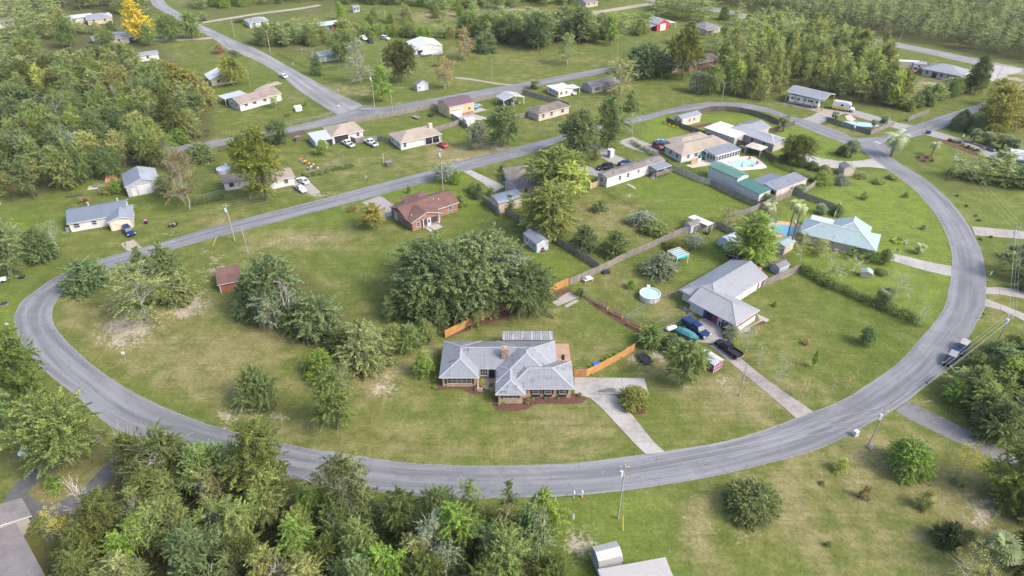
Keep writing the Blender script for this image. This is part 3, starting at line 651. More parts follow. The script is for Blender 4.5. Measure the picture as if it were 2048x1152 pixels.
    def garage(s, side, t, w=4.8, h=2.2, mat=None, w_=None, rows=4, lites=False):
        M = s.on(side, t, w_); m = MB(); m.M = M
        m.box(-w / 2 - .12, -w / 2, -.08, .02, 0, h + .12); m.box(w / 2, w / 2 + .12, -.08, .02, 0, h + .12); m.box(-w / 2, w / 2, -.08, .02, h, h + .12)
        f = m.build('garage_frame', TRIM, s.root)
        for i in range(rows):
            m = MB(); m.M = M; z0 = h * i / rows + .012; m.box(-w / 2 + .01, w / 2 - .01, -.05, .012, z0, h * (i + 1) / rows - .012); m.build('door_panel', mat or WHITE, f)
        if lites:
            for i in range(7):
                m = MB(); m.M = M; c = -w / 2 + w * (i + .5) / 7; m.box(c - .2, c + .2, -.06, -.04, h * .8, h * .93); m.build('door_window', GLASS, f)
        return f
    def opening(s, side, t, w, h, z0=0.0, w_=None):  # flat dark sheet on the wall, interior shade put into its colour
        M = s.on(side, t, w_); m = MB(); m.M = M; m.P([(-w / 2, -.03, z0 + .02), (w / 2, -.03, z0 + .02), (w / 2, -.03, z0 + h), (-w / 2, -.03, z0 + h)]); return m.build('painted_dark_opening', DARK, s.root)
    def panel(s, side, t, w, h, z0, mat, name='wall_panel', w_=None, th=.05):
        M = s.on(side, t, w_); m = MB(); m.M = M; m.box(-w / 2, w / 2, -th, .01, z0, z0 + h); return m.build(name, mat, s.root)
    def vent(s, x, y, z, h=.45, r=.06, mat=None, name='roof_vent'):
        m = MB(); m.tube((x, y, z), (x, y, z + h), r, r, 8); m.tube((x, y, z + h), (x, y, z + h + .08), r * 1.7, r * 1.2, 8); return m.build(name, mat or GALV, s.root)
    def bx(s, name, x0, x1, y0, y1, z0, z1, mat): return MB().box(x0, x1, y0, y1, z0, z1).build(name, mat, s.root)
    def ac(s, x, y):
        m = MB(); m.box(x - .45, x + .45, y - .45, y + .45, .08, .95); m.box(x - .55, x + .55, y - .55, y + .55, 0, .08); m.tube((x, y, .95), (x, y, .98), .36, .36, 10)
        for i in range(5): m.box(x - .47, x + .47, y - .47, y + .47, .2 + i * .15, .215 + i * .15)
        return m.build('air_conditioner', GALV, s.root)
MR_GREY = metal_roof('grey_metal_roof', (.245, .25, .268), (.10, .105, .112), 1.1)
MR_BLUE = metal_roof('blue_grey_metal_roof', (.165, .19, .235), (.11, .125, .15), .5)
MR_PALE = metal_roof('pale_metal_roof', (.27, .275, .29), (.17, .165, .16), .8)
MR_WHITE = metal_roof('white_metal_roof', (.50, .505, .52), (.34, .33, .32), .35)
MR_GREEN = metal_roof('mint_metal_roof', (.29, .37, .365), (.21, .265, .255), .4)
MR_DGREEN = metal_roof('dark_green_metal_roof', (.055, .16, .125), (.04, .10, .08), .3)
MR_MAROON = metal_roof('maroon_metal_roof', (.165, .095, .105), (.12, .07, .07), .3)
MR_RUST = metal_roof('streaked_tin', (.42, .42, .44), (.12, .10, .09), 1.2)
TIN_D = pm('weathered_tin', (.19, .19, .20), .6, var=.4)
MR_BEIGE = metal_roof('ribbed_beige_metal', (.43, .41, .38), (.32, .30, .27), .5)
SH_BROWN = shingle('brown_shingle', (.125, .065, .055), (.165, .09, .075)); SH_TAN = shingle('tan_shingle', (.27, .22, .19), (.21, .17, .145)); SH_BEIGE = shingle('beige_shingle', (.33, .275, .225), (.27, .225, .18))
SH_GREY = shingle('grey_shingle', (.19, .18, .185), (.145, .135, .135)); SH_TAUPE = shingle('taupe_shingle', (.20, .175, .165), (.155, .135, .125)); SH_PALE = shingle('grey_taupe_shingle', (.205, .19, .19), (.16, .148, .148)); SH_DARK = shingle('dark_brown_shingle', (.185, .15, .125), (.13, .105, .09))
BR_RED = brick('red_brick', (.30, .125, .075), (.22, .085, .06), (.36, .31, .27)); BR_TAN = brick('tan_brick', (.42, .30, .20), (.33, .22, .15), (.46, .40, .33)); ST_STONE = pm('fieldstone', (.28, .21, .16), .9, var=.45, sc=3.5, bump=.6)
SD_WHITE = siding('white_siding', (.57, .57, .56)); SD_GREY = siding('grey_siding', (.40, .40, .42)); SD_BLUE = siding('pale_blue_siding', (.42, .47, .53)); SD_TAN = siding('tan_siding', (.50, .43, .34)); SD_RED = siding('red_siding', (.42, .045, .05)); SD_PEACH = siding('peach_siding', (.60, .42, .25)); SD_GREYG = siding('greige_siding', (.40, .37, .34))
ST_TAN = pm('tan_stucco', (.50, .41, .34), .85, var=.08); ST_WHITE = pm('white_stucco', (.55, .55, .535), .8, var=.1)
MAROON = pm('maroon_paint', (.24, .03, .075), .6); BROWN_SH = pm('dark_brown_paint', (.05, .032, .028), .6); PURPLE = pm('wine_paint', (.26, .05, .16), .6)
TEALP = pm('teal_plastic', (.045, .17, .19), .6); BLUEP = pm('blue_plastic', (.03, .14, .55), .4); REDP = pm('red_paint', (.45, .03, .04), .4); YELLP = pm('yellow_paint', (.70, .45, .06), .5); ORANGE = pm('orange_plastic', (.75, .27, .05), .5)

# ------------------------------------------------------------------ the house in the middle
b = Bld('ranch_house', 'large tan brick house with grey ribbed metal hip roof and stone chimney', 'house', (877.7, 755), 2.6, 0)
rk = dict(rib=.46, cap=metal_roof('roof_cap_grey', (.36, .37, .39), (.2, .2, .2), .4), over=.5)
b.wing(0, 7, 0, 10.3, 2.65, .42, 'y', 1, 1, BR_TAN, MR_GREY, **rk); w1 = b.w
b.wing(.2, 20.7, 2.4, 10.28, 2.65, .42, 'x', 1, 1, BR_TAN, MR_GREY, **rk); w2 = b.w
b.wing(9.9, 20.75, -1.4, 10.3, 2.65, .42, 'y', 1, 1, BR_TAN, MR_GREY, **rk)
b.wing(9.9, 15.03, -4.3, 3.4, 2.65, .42, 'y', 1, 1, BR_TAN, MR_GREY, **rk); w4 = b.w
b.wing(12, 23.4, -2.86, 4.45, 2.65, .42, 'x', 1, 1, BR_TAN, MR_GREY, **rk); w5 = b.w
b.win('s', .5, 4.2, 1.15, .85, ST_TAN, w_=w1, mull=4, shutter=BROWN_SH)
b.win('s', .5, 2.2, 1.0, 1.35, ST_TAN, w_=w4, mull=2, shutter=BROWN_SH)
for t in (.42, .62, .86): b.win('s', t, 1.0, 1.15, 1.0, ST_TAN, w_=w5, mull=1, shutter=BROWN_SH)
b.win('s', .36, 1.2, 1.5, .6, w_=w2, mull=2); b.door('s', .43, 1.1, 2.1, BROWN_SH, w_=w2)
for t in (.42, .62, .86):
    M = b.on('s', t, w5); m = MB(); m.M = M; m.box(-.7, .7, -.45, -.12, .62, .9); m.build('flower_box', BLACK, b.root)
m = MB(); m.prism([(10.9, 4.1), (12.1, 4.1), (12.1, 5.2), (10.9, 5.2)], 2.5, 5.35); m.box(10.83, 12.17, 4.03, 5.27, 5.35, 5.5)
ch = m.build('chimney', ST_STONE, b.root); MB().box(11.2, 11.8, 4.4, 4.9, 5.5, 5.72).build('flue', pm('clay_flue', (.50, .27, .16)), ch)
b.mono(10.95, 20.5, 10.45, 13.45, 2.62, 0, -.25, MR_RUST, trim=W_GREY, posts=[(11.1, 13.3), (14.2, 13.3), (17.3, 13.3), (20.3, 13.3)], post_mat=W_GREY)
for i in range(27):
    m = MB(); x = 11.1 + i * .352; z0, z1 = 2.66, 2.43; m.P([(x, 10.47, z0 + .02), (x + .15, 10.47, z0 + .02), (x + .15, 13.44, z1 + .02), (x, 13.44, z1 + .02)]); m.P([(x + .15, 10.47, z0 + .02), (x + .22, 10.47, z0), (x + .22, 13.44, z1), (x + .15, 13.44, z1 + .02)]); m.build('corrugation', TIN_D if i % 5 else MR_RUST, b.root)
for x, y, z in ((18.3, 2.2, 3.6), (13.5, -3.0, 3.0), (3.1, 5.6, 3.9), (22, 1, 3.5)): b.vent(x, y, z)
m = MB(); m.box(21.0, 21.2, 4.9, 12.2, 0, .3); m.box(23.3, 23.5, 4.9, 12.2, 0, .3); dk = m.build('deck', W_DECK, b.root)
for i in range(34):
    y = 4.9 + i * .215; MB().box(20.95, 23.55, y, y + .195, .31, .35 + random.uniform(-.004, .006)).build('deck_board', W_DECK, dk)
for i, (x0, y0, x1, y1) in enumerate(((6.6, -.8, 6.9, 2.0), (9.5, -.8, 9.8, 2.0), (6.9, -.85, 7.6, -.6), (8.8, -.85, 9.5, -.6))): b.bx('courtyard_wall', x0, x1, y0, y1, 0, .8, BR_TAN)

# ------------------------------------------------------------------ purple-trimmed L house
b = Bld('metal_roof_house', 'white L-shaped house with maroon trim and pale ribbed metal roof behind the parked blue pickup', 'house', (1376.5, 599.3), 2.6, -49.7)
b.wing(0, 11.4, 0, 8.05, 2.65, .42, 'x', 0, 1, SD_WHITE, MR_PALE, rib=.46, cap=MR_PALE, over=.6); w1 = b.w
b.wing(-3.6, 5.65, 1.7, 20, 2.65, .40, 'y', 1, 0, SD_WHITE, MR_PALE, rib=.46, cap=MR_PALE, over=.6); w2 = b.w
for t in (.46, .63, .80): b.garage('e', t, 2.5, 1.62, w_=w2)
b.panel('e', .66, 11.2, .5, 1.75, MAROON, w_=w2, th=.03)
for t in (.545, .715, .9): b.panel('e', t, .75, 1.72, .02, MAROON, w_=w2, th=.03)
b.panel('e', .5, 6.6, .55, 1.5, MAROON, w_=w1, th=.035)
b.opening('s', .42, 2.2, 2.2, w_=w1); b.panel('s', .56, 1.2, 2.2, .02, MAROON, 'red_panel', w_=w1); b.panel('s', .33, .5, 2.2, .02, pm('blue_paint', (.05, .06, .25)), 'blue_panel', w_=w1)
b.door('s', .2, 1.0, 2.1, w_=w1); b.win('s', .78, 1.6, 1.0, 1.0, w_=w1); b.win('w', .9, 1.6, 1.3, .7, w_=w2)
m = MB(); m.tube((3.3, 1.6, 3.2), (3.3, 1.6, 4.6), .03, .03); m.tube((3.0, 1.6, 4.4), (3.6, 1.6, 4.4), .02, .02); m.build('antenna', GALV, b.root)
b.vent(-2.4, 3.2, 3.2, .6, .08)

# ------------------------------------------------------------------ mint-roofed house by the kidney pool
b = Bld('mint_roof_house', 'tan stucco house with a mint green metal hip roof next to the kidney shaped pool', 'house', (1599.2, 465.6), 2.6, -30)
kw = dict(rib=.5, cap=MR_WHITE, over=.5)
b.wing(-.3, 16.8, 0, 8.7, 2.65, .42, 'x', 1, 1, ST_TAN, MR_GREEN, **kw); w1 = b.w
b.wing(6.2, 14.5, 4.5, 11.7, 2.65, .42, 'y', 1, 0, ST_TAN, MR_GREEN, **kw)
b.mono(.9, 6.15, 8.2, 11.3, 2.62, 0, -.15, MR_WHITE, rib=.5, posts=[(1.1, 11.1), (3.5, 11.1), (6.0, 11.1)])
b.win('s', .1, 1.0, 1.35, .85, w_=w1); b.win('s', .43, 1.0, .9, 1.2, w_=w1); b.win('s', .75, 1.2, 1.2, .9, w_=w1); b.win('e', .5, 1.6, 1.3, .9, w_=w1)
b.ac(8.7, -.55)
for x, y, z in ((4.6, 3.2, 3.9), (7.5, 1.0, 3.1), (1.2, 6.2, 3.4)): b.vent(x, y, z, .3)
b = Bld('pool_shed', 'small tan shed with mint green roof below the kidney pool', 'shed', (1545.5, 484), 2.3, -49)
b.wing(0, 3.3, 0, 4.6, 2.3, .35, 'y', 0, 0, ST_TAN, MR_GREEN, over=.25, rib=.5); b.win('w', .5, .8, .7, 1.0); b.door('s', .5)

# ------------------------------------------------------------------ red brick house
b = Bld('brick_house', 'red brick house with dark brown shingle roof and a yellow leaved tree at its corner', 'house', (778.2, 413.7), 2.6, -52.4)
kw = dict(over=.4)
b.wing(0, 8.6, 0, 15.6, 2.65, .40, 'y', 0, 0, BR_RED, SH_BROWN, **kw); w1 = b.w
b.wing(1.5, 10.9, 0.05, 9.0, 2.65, .36, 'x', 1, 0, BR_RED, SH_BROWN, **kw); w2 = b.w
b.wing(-2.7, 5, 4.6, 11.6, 2.65, .36, 'x', 1, 1, BR_RED, SH_BROWN, **kw)
b.door('e', .58, .9, 2.05, w_=w2, glass=True); b.win('e', .42, 1.5, 1.3, .7, BROWN_SH, w_=w2, mull=2); b.win('e', .76, 1.5, 1.3, .7, BROWN_SH, w_=w2, mull=2); b.win('e', .2, .9, 1.1, .9, w_=w2)
b.win('e', .85, 1.2, 1.0, 1.0, w_=w1); b.door('s', .3, .95, 2.05, w_=w1); b.win('s', .62, .7, .7, 1.2, w_=w1)
MB().box(10.8, 13.2, 3.6, 7.4, 0, .16).build('porch_slab', CONC, b.root); MB().box(11.2, 13.6, 4.6, 6.2, .16, .32).build('porch_step', CONC, b.root)
b.post(10.75, 7.9, 2.5, TRIM, .1); b.post(10.75, 3.4, 2.5, TRIM, .1)
for x, y, z in ((5.5, 9.8, 3.7), (6.0, 11, 3.5), (8.5, 1.5, 3.1)): b.vent(x, y, z, .35, .07, WHITE)

# ------------------------------------------------------------------ mobile home
b = Bld('mobile_home', 'long narrow white mobile home with brown shingle roof and a covered wooden porch', 'house', (1215.3, 356.4), 2.9, 34.2)
b.wing(-.2, 21.8, 0, 4.25, 2.9, .30, 'x', 0, 0, SD_WHITE, SH_TAUPE, over=.2); w1 = b.w
b.win('s', .22, .8, 1.3, 1.1); b.win('s', .36, .8, 1.3, 1.1); b.win('s', .54, .7, .8, 1.6); b.win('w', .45, 1.0, 1.4, 1.0, mull=2)
b.panel('s', .5, 21.0, .75, .0, WHITE, 'skirting', th=.06); b.panel('w', .5, 3.7, .75, .0, WHITE, 'skirting', th=.06)
for x, y in ((3, 1.2), (6.5, 2.9), (10.2, 1.5), (14, 3), (17.5, 1.3)): b.vent(x, y, 3.3, .2, .12, BLACK)
b.mono(15.4, 21.2, -3.2, .1, 2.55, 0, .25, MR_PALE, rib=.4, posts=[(15.6, -3.0), (18.3, -3.0), (21, -3.0)], post_mat=W_GREY)
m = MB(); m.box(15.3, 21.3, -3.3, -.3, .72, .82); 
for x in (15.4, 17.3, 19.2, 21.2): m.box(x - .06, x + .06, -3.28, -3.16, 0, 1.75)
for z in (1.15, 1.4, 1.68): m.box(15.3, 21.3, -3.27, -3.2, z, z + .09)
for z in (1.15, 1.4, 1.68): m.box(15.3, 15.38, -3.2, -.3, z, z + .09)
m.build('porch_deck', W_GREY, b.root)
m = MB()
for i in range(4): m.box(13.9 + i * .32, 14.22 + i * .32, -3.0, -1.9, 0, .18 * (i + 1))
m.build('porch_steps', W_GREY, b.root)

# ------------------------------------------------------------------ arched roof workshop and tan house behind the yellow-green trees
b = Bld('arched_roof_workshop', 'small tan workshop with an arched blue-grey metal roof behind a grey board fence', 'shed', (996.8, 408.2), 2.9, 32.5)
for i in range(6): pass
m = MB(); n = 8; W_, L_ = 5.2, 7.6
for yy in range(n):
    a0, a1 = yy / n, (yy + 1) / n; z = lambda t: 2.9 + .95 * math.sin(math.pi * t) ** .8; 
    m.P([(0, a0 * W_, z(a0)), (L_, a0 * W_, z(a0)), (L_, a1 * W_, z(a1)), (0, a1 * W_, z(a1))]); m.P([(0, a1 * W_, z(a1) - .1), (L_, a1 * W_, z(a1) - .1), (L_, a0 * W_, z(a0) - .1), (0, a0 * W_, z(a0) - .1)])
    for X_ in (0, L_): m.P([(X_, a0 * W_, z(a0) - .1), (X_, a0 * W_, z(a0)), (X_, a1 * W_, z(a1)), (X_, a1 * W_, z(a1) - .1)])
m.build('roof', MR_BLUE, b.root)
m = MB(); m.box(.25, L_ - .25, .25, W_ - .25, 0, 2.85)
for X_ in (.25, L_ - .25): m.P([(X_, .25, 2.85)] + [(X_, .25 + (W_ - .5) * t / 8, 2.78 + .93 * math.sin(math.pi * t / 8) ** .8) for t in range(1, 8)] + [(X_, W_ - .25, 2.85)])
m.build('wall', ST_TAN, b.root); b.w = (.25, L_ - .25, .25, W_ - .25); b.win('s', .5, .8, .9, 1.2); b.door('w', .5)
b = Bld('tan_gable_house', 'low tan shingle roofed house half hidden behind two yellow-green trees', 'house', (1032.5, 381), 2.6, 33)
b.wing(0, 11, 0, 6.5, 2.65, .36, 'x', 0, 0, ST_TAN, SH_TAUPE); b.win('s', .3); b.win('s', .7)
b = Bld('tan_hip_house', 'tan shingle hip roofed garage house beside the pale slab driveway', 'house', (1022.4, 362.5), 2.6, 12.8)
b.wing(-.5, 11, 0, 9.3, 2.65, .38, 'y', 1, 1, SD_WHITE, SH_TAN); b.garage('s', .25, 2.6, 2.1)

# ------------------------------------------------------------------ left: white house and grey garage
b = Bld('white_cottage', 'white stucco house with blue-grey metal roof and the dark blue car at its garage', 'house', (139.7, 447.3), 2.5, 24)
b.wing(-.7, 12.6, 0, 8.9, 2.6, .36, 'x', 0, 0, ST_WHITE, MR_BLUE, rib=.5, over=.4); w1 = b.w
b.wing(8.1, 13.9, -3.3, 5, 2.6, .36, 'y', 0, 1, CREAM, MR_BLUE, rib=.5, over=.4); w2 = b.w
b.garage('s', .5, 4.0, 2.2, pm('cream_door', (.64, .58, .44), .6), w_=w2); b.win('s', .42, 1.0, 1.0, 1.0, w_=w1); b.win('s', .12, 1.2, 1.0, 1.0, w_=w1); b.door('s', .6, w_=w1); b.win('w', .5, w_=w1)
for x, y, z in ((4.0, 6.6, 3.5), (10.6, 6.0, 3.6)): b.vent(x, y, z, .8, .1, WHITE)
b.vent(1.3, 7.3, 3.3, .5); b.ac(-1.1, 1.4)
b = Bld('grey_garage', 'grey metal clad garage with white roll door at the edge of the wood', 'garage', (249, 375.5), 3.0, 30)
b.wing(0, 8.6, 0, 9.6, 3.1, .36, 'y', 0, 0, SD_GREY, MR_BLUE, rib=.5, over=.25); b.garage('s', .53, 3.0, 2.6); b.door('s', .2, 1.0, 2.1); b.vent(1.6, 4.5, 3.9, .3)

# ------------------------------------------------------------------ cottage and house behind the big maple
b = Bld('white_shack', 'small white cottage with a worn brown shingle roof partly behind the tall maple', 'house', (452, 366), 2.4, 22)
b.mono(-1, 11.5, 0, 4.6, 2.35, 0, .55, SH_TAUPE, trim=pm('rust_trim', (.36, .14, .06)), wall=ST_WHITE, over=.35); b.win('s', .16, 1.1, 1.0, 1.0, BROWN_SH); b.win('w', .5, .7, .8, 1.0); b.win('s', .6, 1.1, 1.0, 1.0)
b = Bld('maple_house', 'tan shingle roofed house mostly hidden behind the tall yellow-green maple', 'house', (552, 366), 2.5, 30)
b.wing(-4, 5.6, 1.5, 8.8, 2.6, .34, 'x', 0, 0, SD_WHITE, SH_TAN); b.win('s', .75)

# ------------------------------------------------------------------ the two tan-roofed houses and maroon barn
b = Bld('open_garage_house', 'tan hip roofed house with an open garage and flat white side room', 'house', (667.4, 273), 2.5, 31)
b.wing(-.6, 10, 0, 9.6, 2.6, .36, 'x', 1, 1, ST_WHITE, SH_BEIGE); w1 = b.w
b.mono(-6.2, -.2, -.6, 6.8, 2.35, 0, .25, MR_WHITE, wall=ST_WHITE, rib=.6); w2 = b.w
b.opening('s', .27, 4.4, 2.2, w_=w1); b.win('s', .83, .9, 1.1, .9, w_=w1); b.opening('s', .72, 2.6, 2.0, w_=w2); b.bx('side_wall', -3.3, -3.0, -2.1, -.6, 0, 2.2, ST_WHITE); b.ac(8.9, -.9)
b = Bld('tan_roof_house', 'white house with tan hip roof, corner porch and the red beetle-shaped car beside it', 'house', (803.2, 285.7), 2.5, 31.5)
b.wing(-.6, 13.8, 0, 9.3, 2.6, .36, 'x', 1, 1, ST_WHITE, SH_BEIGE); b.win('w', .25, .8, 1.2, .8); b.win('w', .75, .8, 1.2, .8); b.win('s', .1, .9, 1.3, .8); b.opening('s', .78, 4.6, 2.1)
b.post(8.0, .35, 2.4, WHITE); b.post(10.4, .35, 2.4, WHITE); b.post(13.4, .35, 2.4, WHITE); b.bx('porch_slab', 7.6, 13.8, -.3, .45, 0, .14, CONC)
for x in (8.6, 9.6, 11.4, 12.4): MB().box(x - .25, x + .25, .05, .4, .14, .95).build('porch_chair', BLACK, b.root)
m = MB(); m.box(11.5, 12.7, 4.6, 5.5, 2.9, 4.7); m.build('chimney', SD_TAN, b.root)
b = Bld('maroon_roof_barn', 'peach metal barn with maroon roof and white garage door by the upper street', 'barn', (898, 214.6), 4.0, 34)
b.wing(0, 10.1, 0, 8.3, 4.0, .30, 'x', 0, 0, SD_PEACH, MR_MAROON, over=.2, rib=.6, gable=SD_PEACH); b.garage('s', .27, 4.2, 2.9, lites=True); b.win('s', .8, .9, .9, 1.6); b.panel('s', .74, 4.4, .9, .02, BR_RED, 'brick_skirt', th=.04)
b = Bld('small_metal_shed', 'small white metal shed beside the barn apron', 'shed', (932, 240), 2.3, 34)
b.wing(0, 3.6, 0, 2.8, 2.1, .25, 'x', 0, 0, SD_WHITE, MR_WHITE, over=.12)
b = Bld('open_carport', 'open sided carport with a pale metal roof full of clutter behind the barn', 'carport', (1012, 201), 2.6, 30)
b.wing(-1, 7.6, 0, 6, 2.7, .28, 'y', 0, 0, SD_WHITE, MR_PALE, rib=.5, nowall=True)
for x, y in ((-.8, .2), (3.3, .2), (7.4, .2), (-.8, 5.8), (7.4, 5.8)): b.post(x, y, 2.65)
for i in range(7): b.bx('stored_box', -.2 + i, .5 + i, 1 + (i % 3), 1.8 + (i % 3), 0, .7 + .3 * (i % 2), [W_GREY, DARK, BLUEP][i % 3])
b = Bld('brown_roof_house', 'peach stucco house with dark tan hip roof beside the fenced yard', 'house', (1078.6, 229.2), 2.5, 37)
b.wing(-.3, 14, 0, 7.2, 2.6, .34, 'x', 1, 1, ST_TAN, SH_DARK); b.win('s', .15, .9, 1.3, .8); b.win('s', .42, .9, 1.3, .8); b.win('s', .78, 1.2, 1.3, .8); b.door('s', .58)
b = Bld('orange_square_house', 'small white house with an orange diamond painted on its side and a carport', 'house', (1120.3, 182.3), 2.4, 30)
b.wing(-1, 6.3, 0, 8, 2.5, .28, 'y', 0, 1, SD_WHITE, MR_WHITE, rib=.6); w1 = b.w; b.win('s', .2, .8, 1.0, .9); b.win('s', .55, .8, 1.0, .9); b.win('w', .3, .8, 1.0, .9); b.win('w', .6, .8, 1.0, .9)
M = b.on('w', .85, w1); m = MB(); m.M = M; m.P([(-.8, -.03, 1.1), (0, -.03, .3), (.8, -.03, 1.1), (0, -.03, 1.9)]); m.build('orange_diamond', ORANGE, b.root)
b.mono(6.1, 9.2, .3, 5, 2.3, -.1, 0, MR_WHITE, posts=[(9, .5), (9, 4.8)])
b = Bld('grey_manufactured_home', 'grey manufactured home with dark roof and black shutters under a leaning tree', 'house', (1186.7, 174.5), 2.5, 30.8)
b.wing(-.5, 12.5, 0, 6.9, 2.5, .34, 'x', 0, 0, SD_GREYG, SH_GREY); b.wing(5.2, 8.6, -1.2, 3, 2.5, .34, 'y', 0, 1, SD_GREYG, SH_GREY); b.win('s', .5, 1, 1.2, .9, shutter=BLACK)
b.w = b.walls[0]; b.win('s', .2, 1, 1.3, .8, shutter=BLACK); b.win('s', .85, 1, 1.3, .8, shutter=BLACK)
# left upper
b = Bld('white_ranch', 'long white house with tan shingle roof and flat carport near the avenue', 'house', (478.6, 209.6), 2.5, 47)
b.wing(0, 16.6, 0, 9, 2.6, .32, 'x', 0, 0, ST_WHITE, SH_TAN); w1 = b.w; b.win('w', .3, 1.0, .7, 1.3); b.win('w', .7, 1.0, .7, 1.3)
for t in (.15, .35, .6, .85): b.win('s', t, 1.3, .9, 1.2, w_=w1)
b.mono(-.5, 8, 9.1, 14.5, 2.4, 0, .1, MR_WHITE, rib=.7, posts=[(-.3, 14.3), (3.5, 14.3), (7.8, 14.3), (-.3, 9.4)])
b = Bld('white_roof_house', 'cream house with a white metal roof tucked among yellow-green trees', 'house', (419, 160), 2.6, 33)
b.wing(0, 10, 0, 9, 2.6, .34, 'y', 0, 0, SD_TAN, MR_WHITE, rib=.6); b.win('s', .3); b.win('s', .7); b.win('w', .4)
b = Bld('pole_barn', 'long open pole barn with pale blue-grey metal roof and dark clutter beneath', 'barn', (637.6, 52), 3.0, 35.2)
b.wing(0, 16.1, 0, 7, 3.0, .24, 'x', 0, 0, SD_BLUE, metal_roof('sky_grey_roof', (.46, .50, .56), (.40, .42, .45), .3), rib=.7, nowall=True)
for i in range(6): b.post(.3 + i * 3.1, .2, 2.9, W_GREY, .12); b.post(.3 + i * 3.1, 6.8, 2.9, W_GREY, .12)
for i in range(9): b.bx('stored_crate', .8 + i * 1.6, 2 + i * 1.6, 1.5 + i % 2, 4, 0, 1 + .4 * (i % 3), [REDP, DARK, W_GREY, BLUEP][i % 4])
b = Bld('white_shop', 'big white metal shop building with boats at its open door', 'workshop', (827.7, 97.7), 3.5, 23.5)
b.wing(0, 13, 0, 12.5, 3.6, .24, 'y', 0, 0, SD_WHITE, MR_WHITE, rib=.8, over=.2); b.opening('w', .55, 3.4, 3.0); b.win('w', .2, 1, 1, 1.2); b.opening('s', .2, 2.4, 2.6); b.panel('s', .5, 12, .8, .02, SD_BLUE, th=.04)
b = Bld('green_shed_house', 'pale green shed building with metal roof behind the small dark tree', 'shed', (637, 112), 2.8, 30)
b.wing(0, 9, 0, 7, 2.8, .22, 'x', 0, 0, siding('sage_siding', (.36, .42, .36)), MR_PALE, rib=.6); b.door('s', .3)
b = Bld('tall_white_shed', 'tall white playhouse-like shed with dark roof standing alone on the lawn', 'shed', (836, 170), 2.5, 32)
b.wing(-.5, 4.4, 0, 3.0, 2.6, .5, 'y', 0, 0, SD_BLUE, SH_GREY, over=.15); b.door('s', .5, 1.1, 2.0); b.win('s', .2, .6, .6, 1.1)
b = Bld('red_barn', 'bright red barn with white roll door and lean-to roofs', 'barn', (1314.3, 49.5), 3.2, 32)
b.wing(0, 8.3, 0, 8, 3.4, .5, 'y', 0, 0, SD_RED, MR_PALE, over=.2, rib=.7); b.garage('s', .5, 3.4, 3.0)
b.mono(8.3, 13, .5, 8, 3.1, -.5, 0, MR_WHITE, posts=[(12.8, .7), (12.8, 7.8)]); b.mono(-3.6, 0, .5, 8, 2.5, .5, 0, MR_PALE, posts=[(-3.4, .7), (-3.4, 7.8)])
b = Bld('grey_hip_house', 'beige house with grey hip roof and white porch near the highway', 'house', (1434, 53.4), 2.6, 32)
b.wing(-9, 2.2, -1, 10, 2.7, .34, 'x', 1, 1, SD_TAN, SH_GREY); 
for x in (-8.6, -5.4, -2.2): b.post(x, -1.1, 2.6)
b.win('s', .3); b.win('s', .8); b.mono(-9.2, -2, -3, -.8, 2.45, 0, .15, SH_GREY, posts=[(-9, -2.8), (-5.5, -2.8), (-2.2, -2.8)])
b = Bld('brown_brick_ranch', 'long brown brick ranch house behind a tall pale green tree', 'house', (1383.3, 131.5), 2.6, 35.6)
b.wing(-1, 21, 0, 8.5, 2.7, .36, 'x', 0, 0, BR_RED, SH_DARK); b.win('s', .3); b.win('s', .6, 1.6); b.win('s', .85); b.wing(-8, -1.5, 3, 12, 2.7, .3, 'y', 0, 0, BR_TAN, MR_PALE)
# RV carport
b = Bld('rv_carport', 'tall open carport with grey metal roof over the motorhome', 'carport', (1572.7, 182.9), 4.0, -43.9)
b.wing(0, 13.8, 0, 9.5, 4.0, .26, 'x', 0, 0, SD_GREY, MR_GREY, rib=.7, nowall=True)
for x in (.3, 3.6, 6.9, 10.2, 13.5):
    b.post(x, .3, 3.9, W_TAN, .11)
    if x in (.3, 6.9, 13.5): b.post(x, 9.2, 3.9, W_TAN, .11)
b = Bld('white_hip_house', 'new white house with a pale grey hip roof beside the highway', 'house', (1844, 136.4), 2.8, -46)
b.wing(0, 14.5, 0, 11.2, 2.8, .36, 'x', 1, 1, SD_WHITE, MR_PALE, rib=.7); w1 = b.w
for t in (.12, .52, .70, .88): b.win('s', t, 1, 1.2, .9)
b.door('s', .33, 1.8, 2.1, pm('brown_door', (.10, .05, .03))); b.garage('e', .65, 4.4, 2.3); b.win('e', .3)
b = Bld('tan_container', 'tan storage trailer standing at the edge of the wood', 'trailer', (1798, 123), 2.9, -12)
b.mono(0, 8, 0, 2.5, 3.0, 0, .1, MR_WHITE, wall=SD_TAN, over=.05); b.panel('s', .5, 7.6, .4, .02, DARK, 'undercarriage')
b = Bld('white_shed_house', 'tiny white shed with a blue window beside the tan storage trailer', 'shed', (1828, 127), 2.6, -12)
b.wing(0, 5, 0, 3.6, 2.6, .3, 'x', 0, 0, SD_WHITE, MR_PALE, over=.15); b.win('s', .45, .9, .9, 1.1); b.door('e', .5)

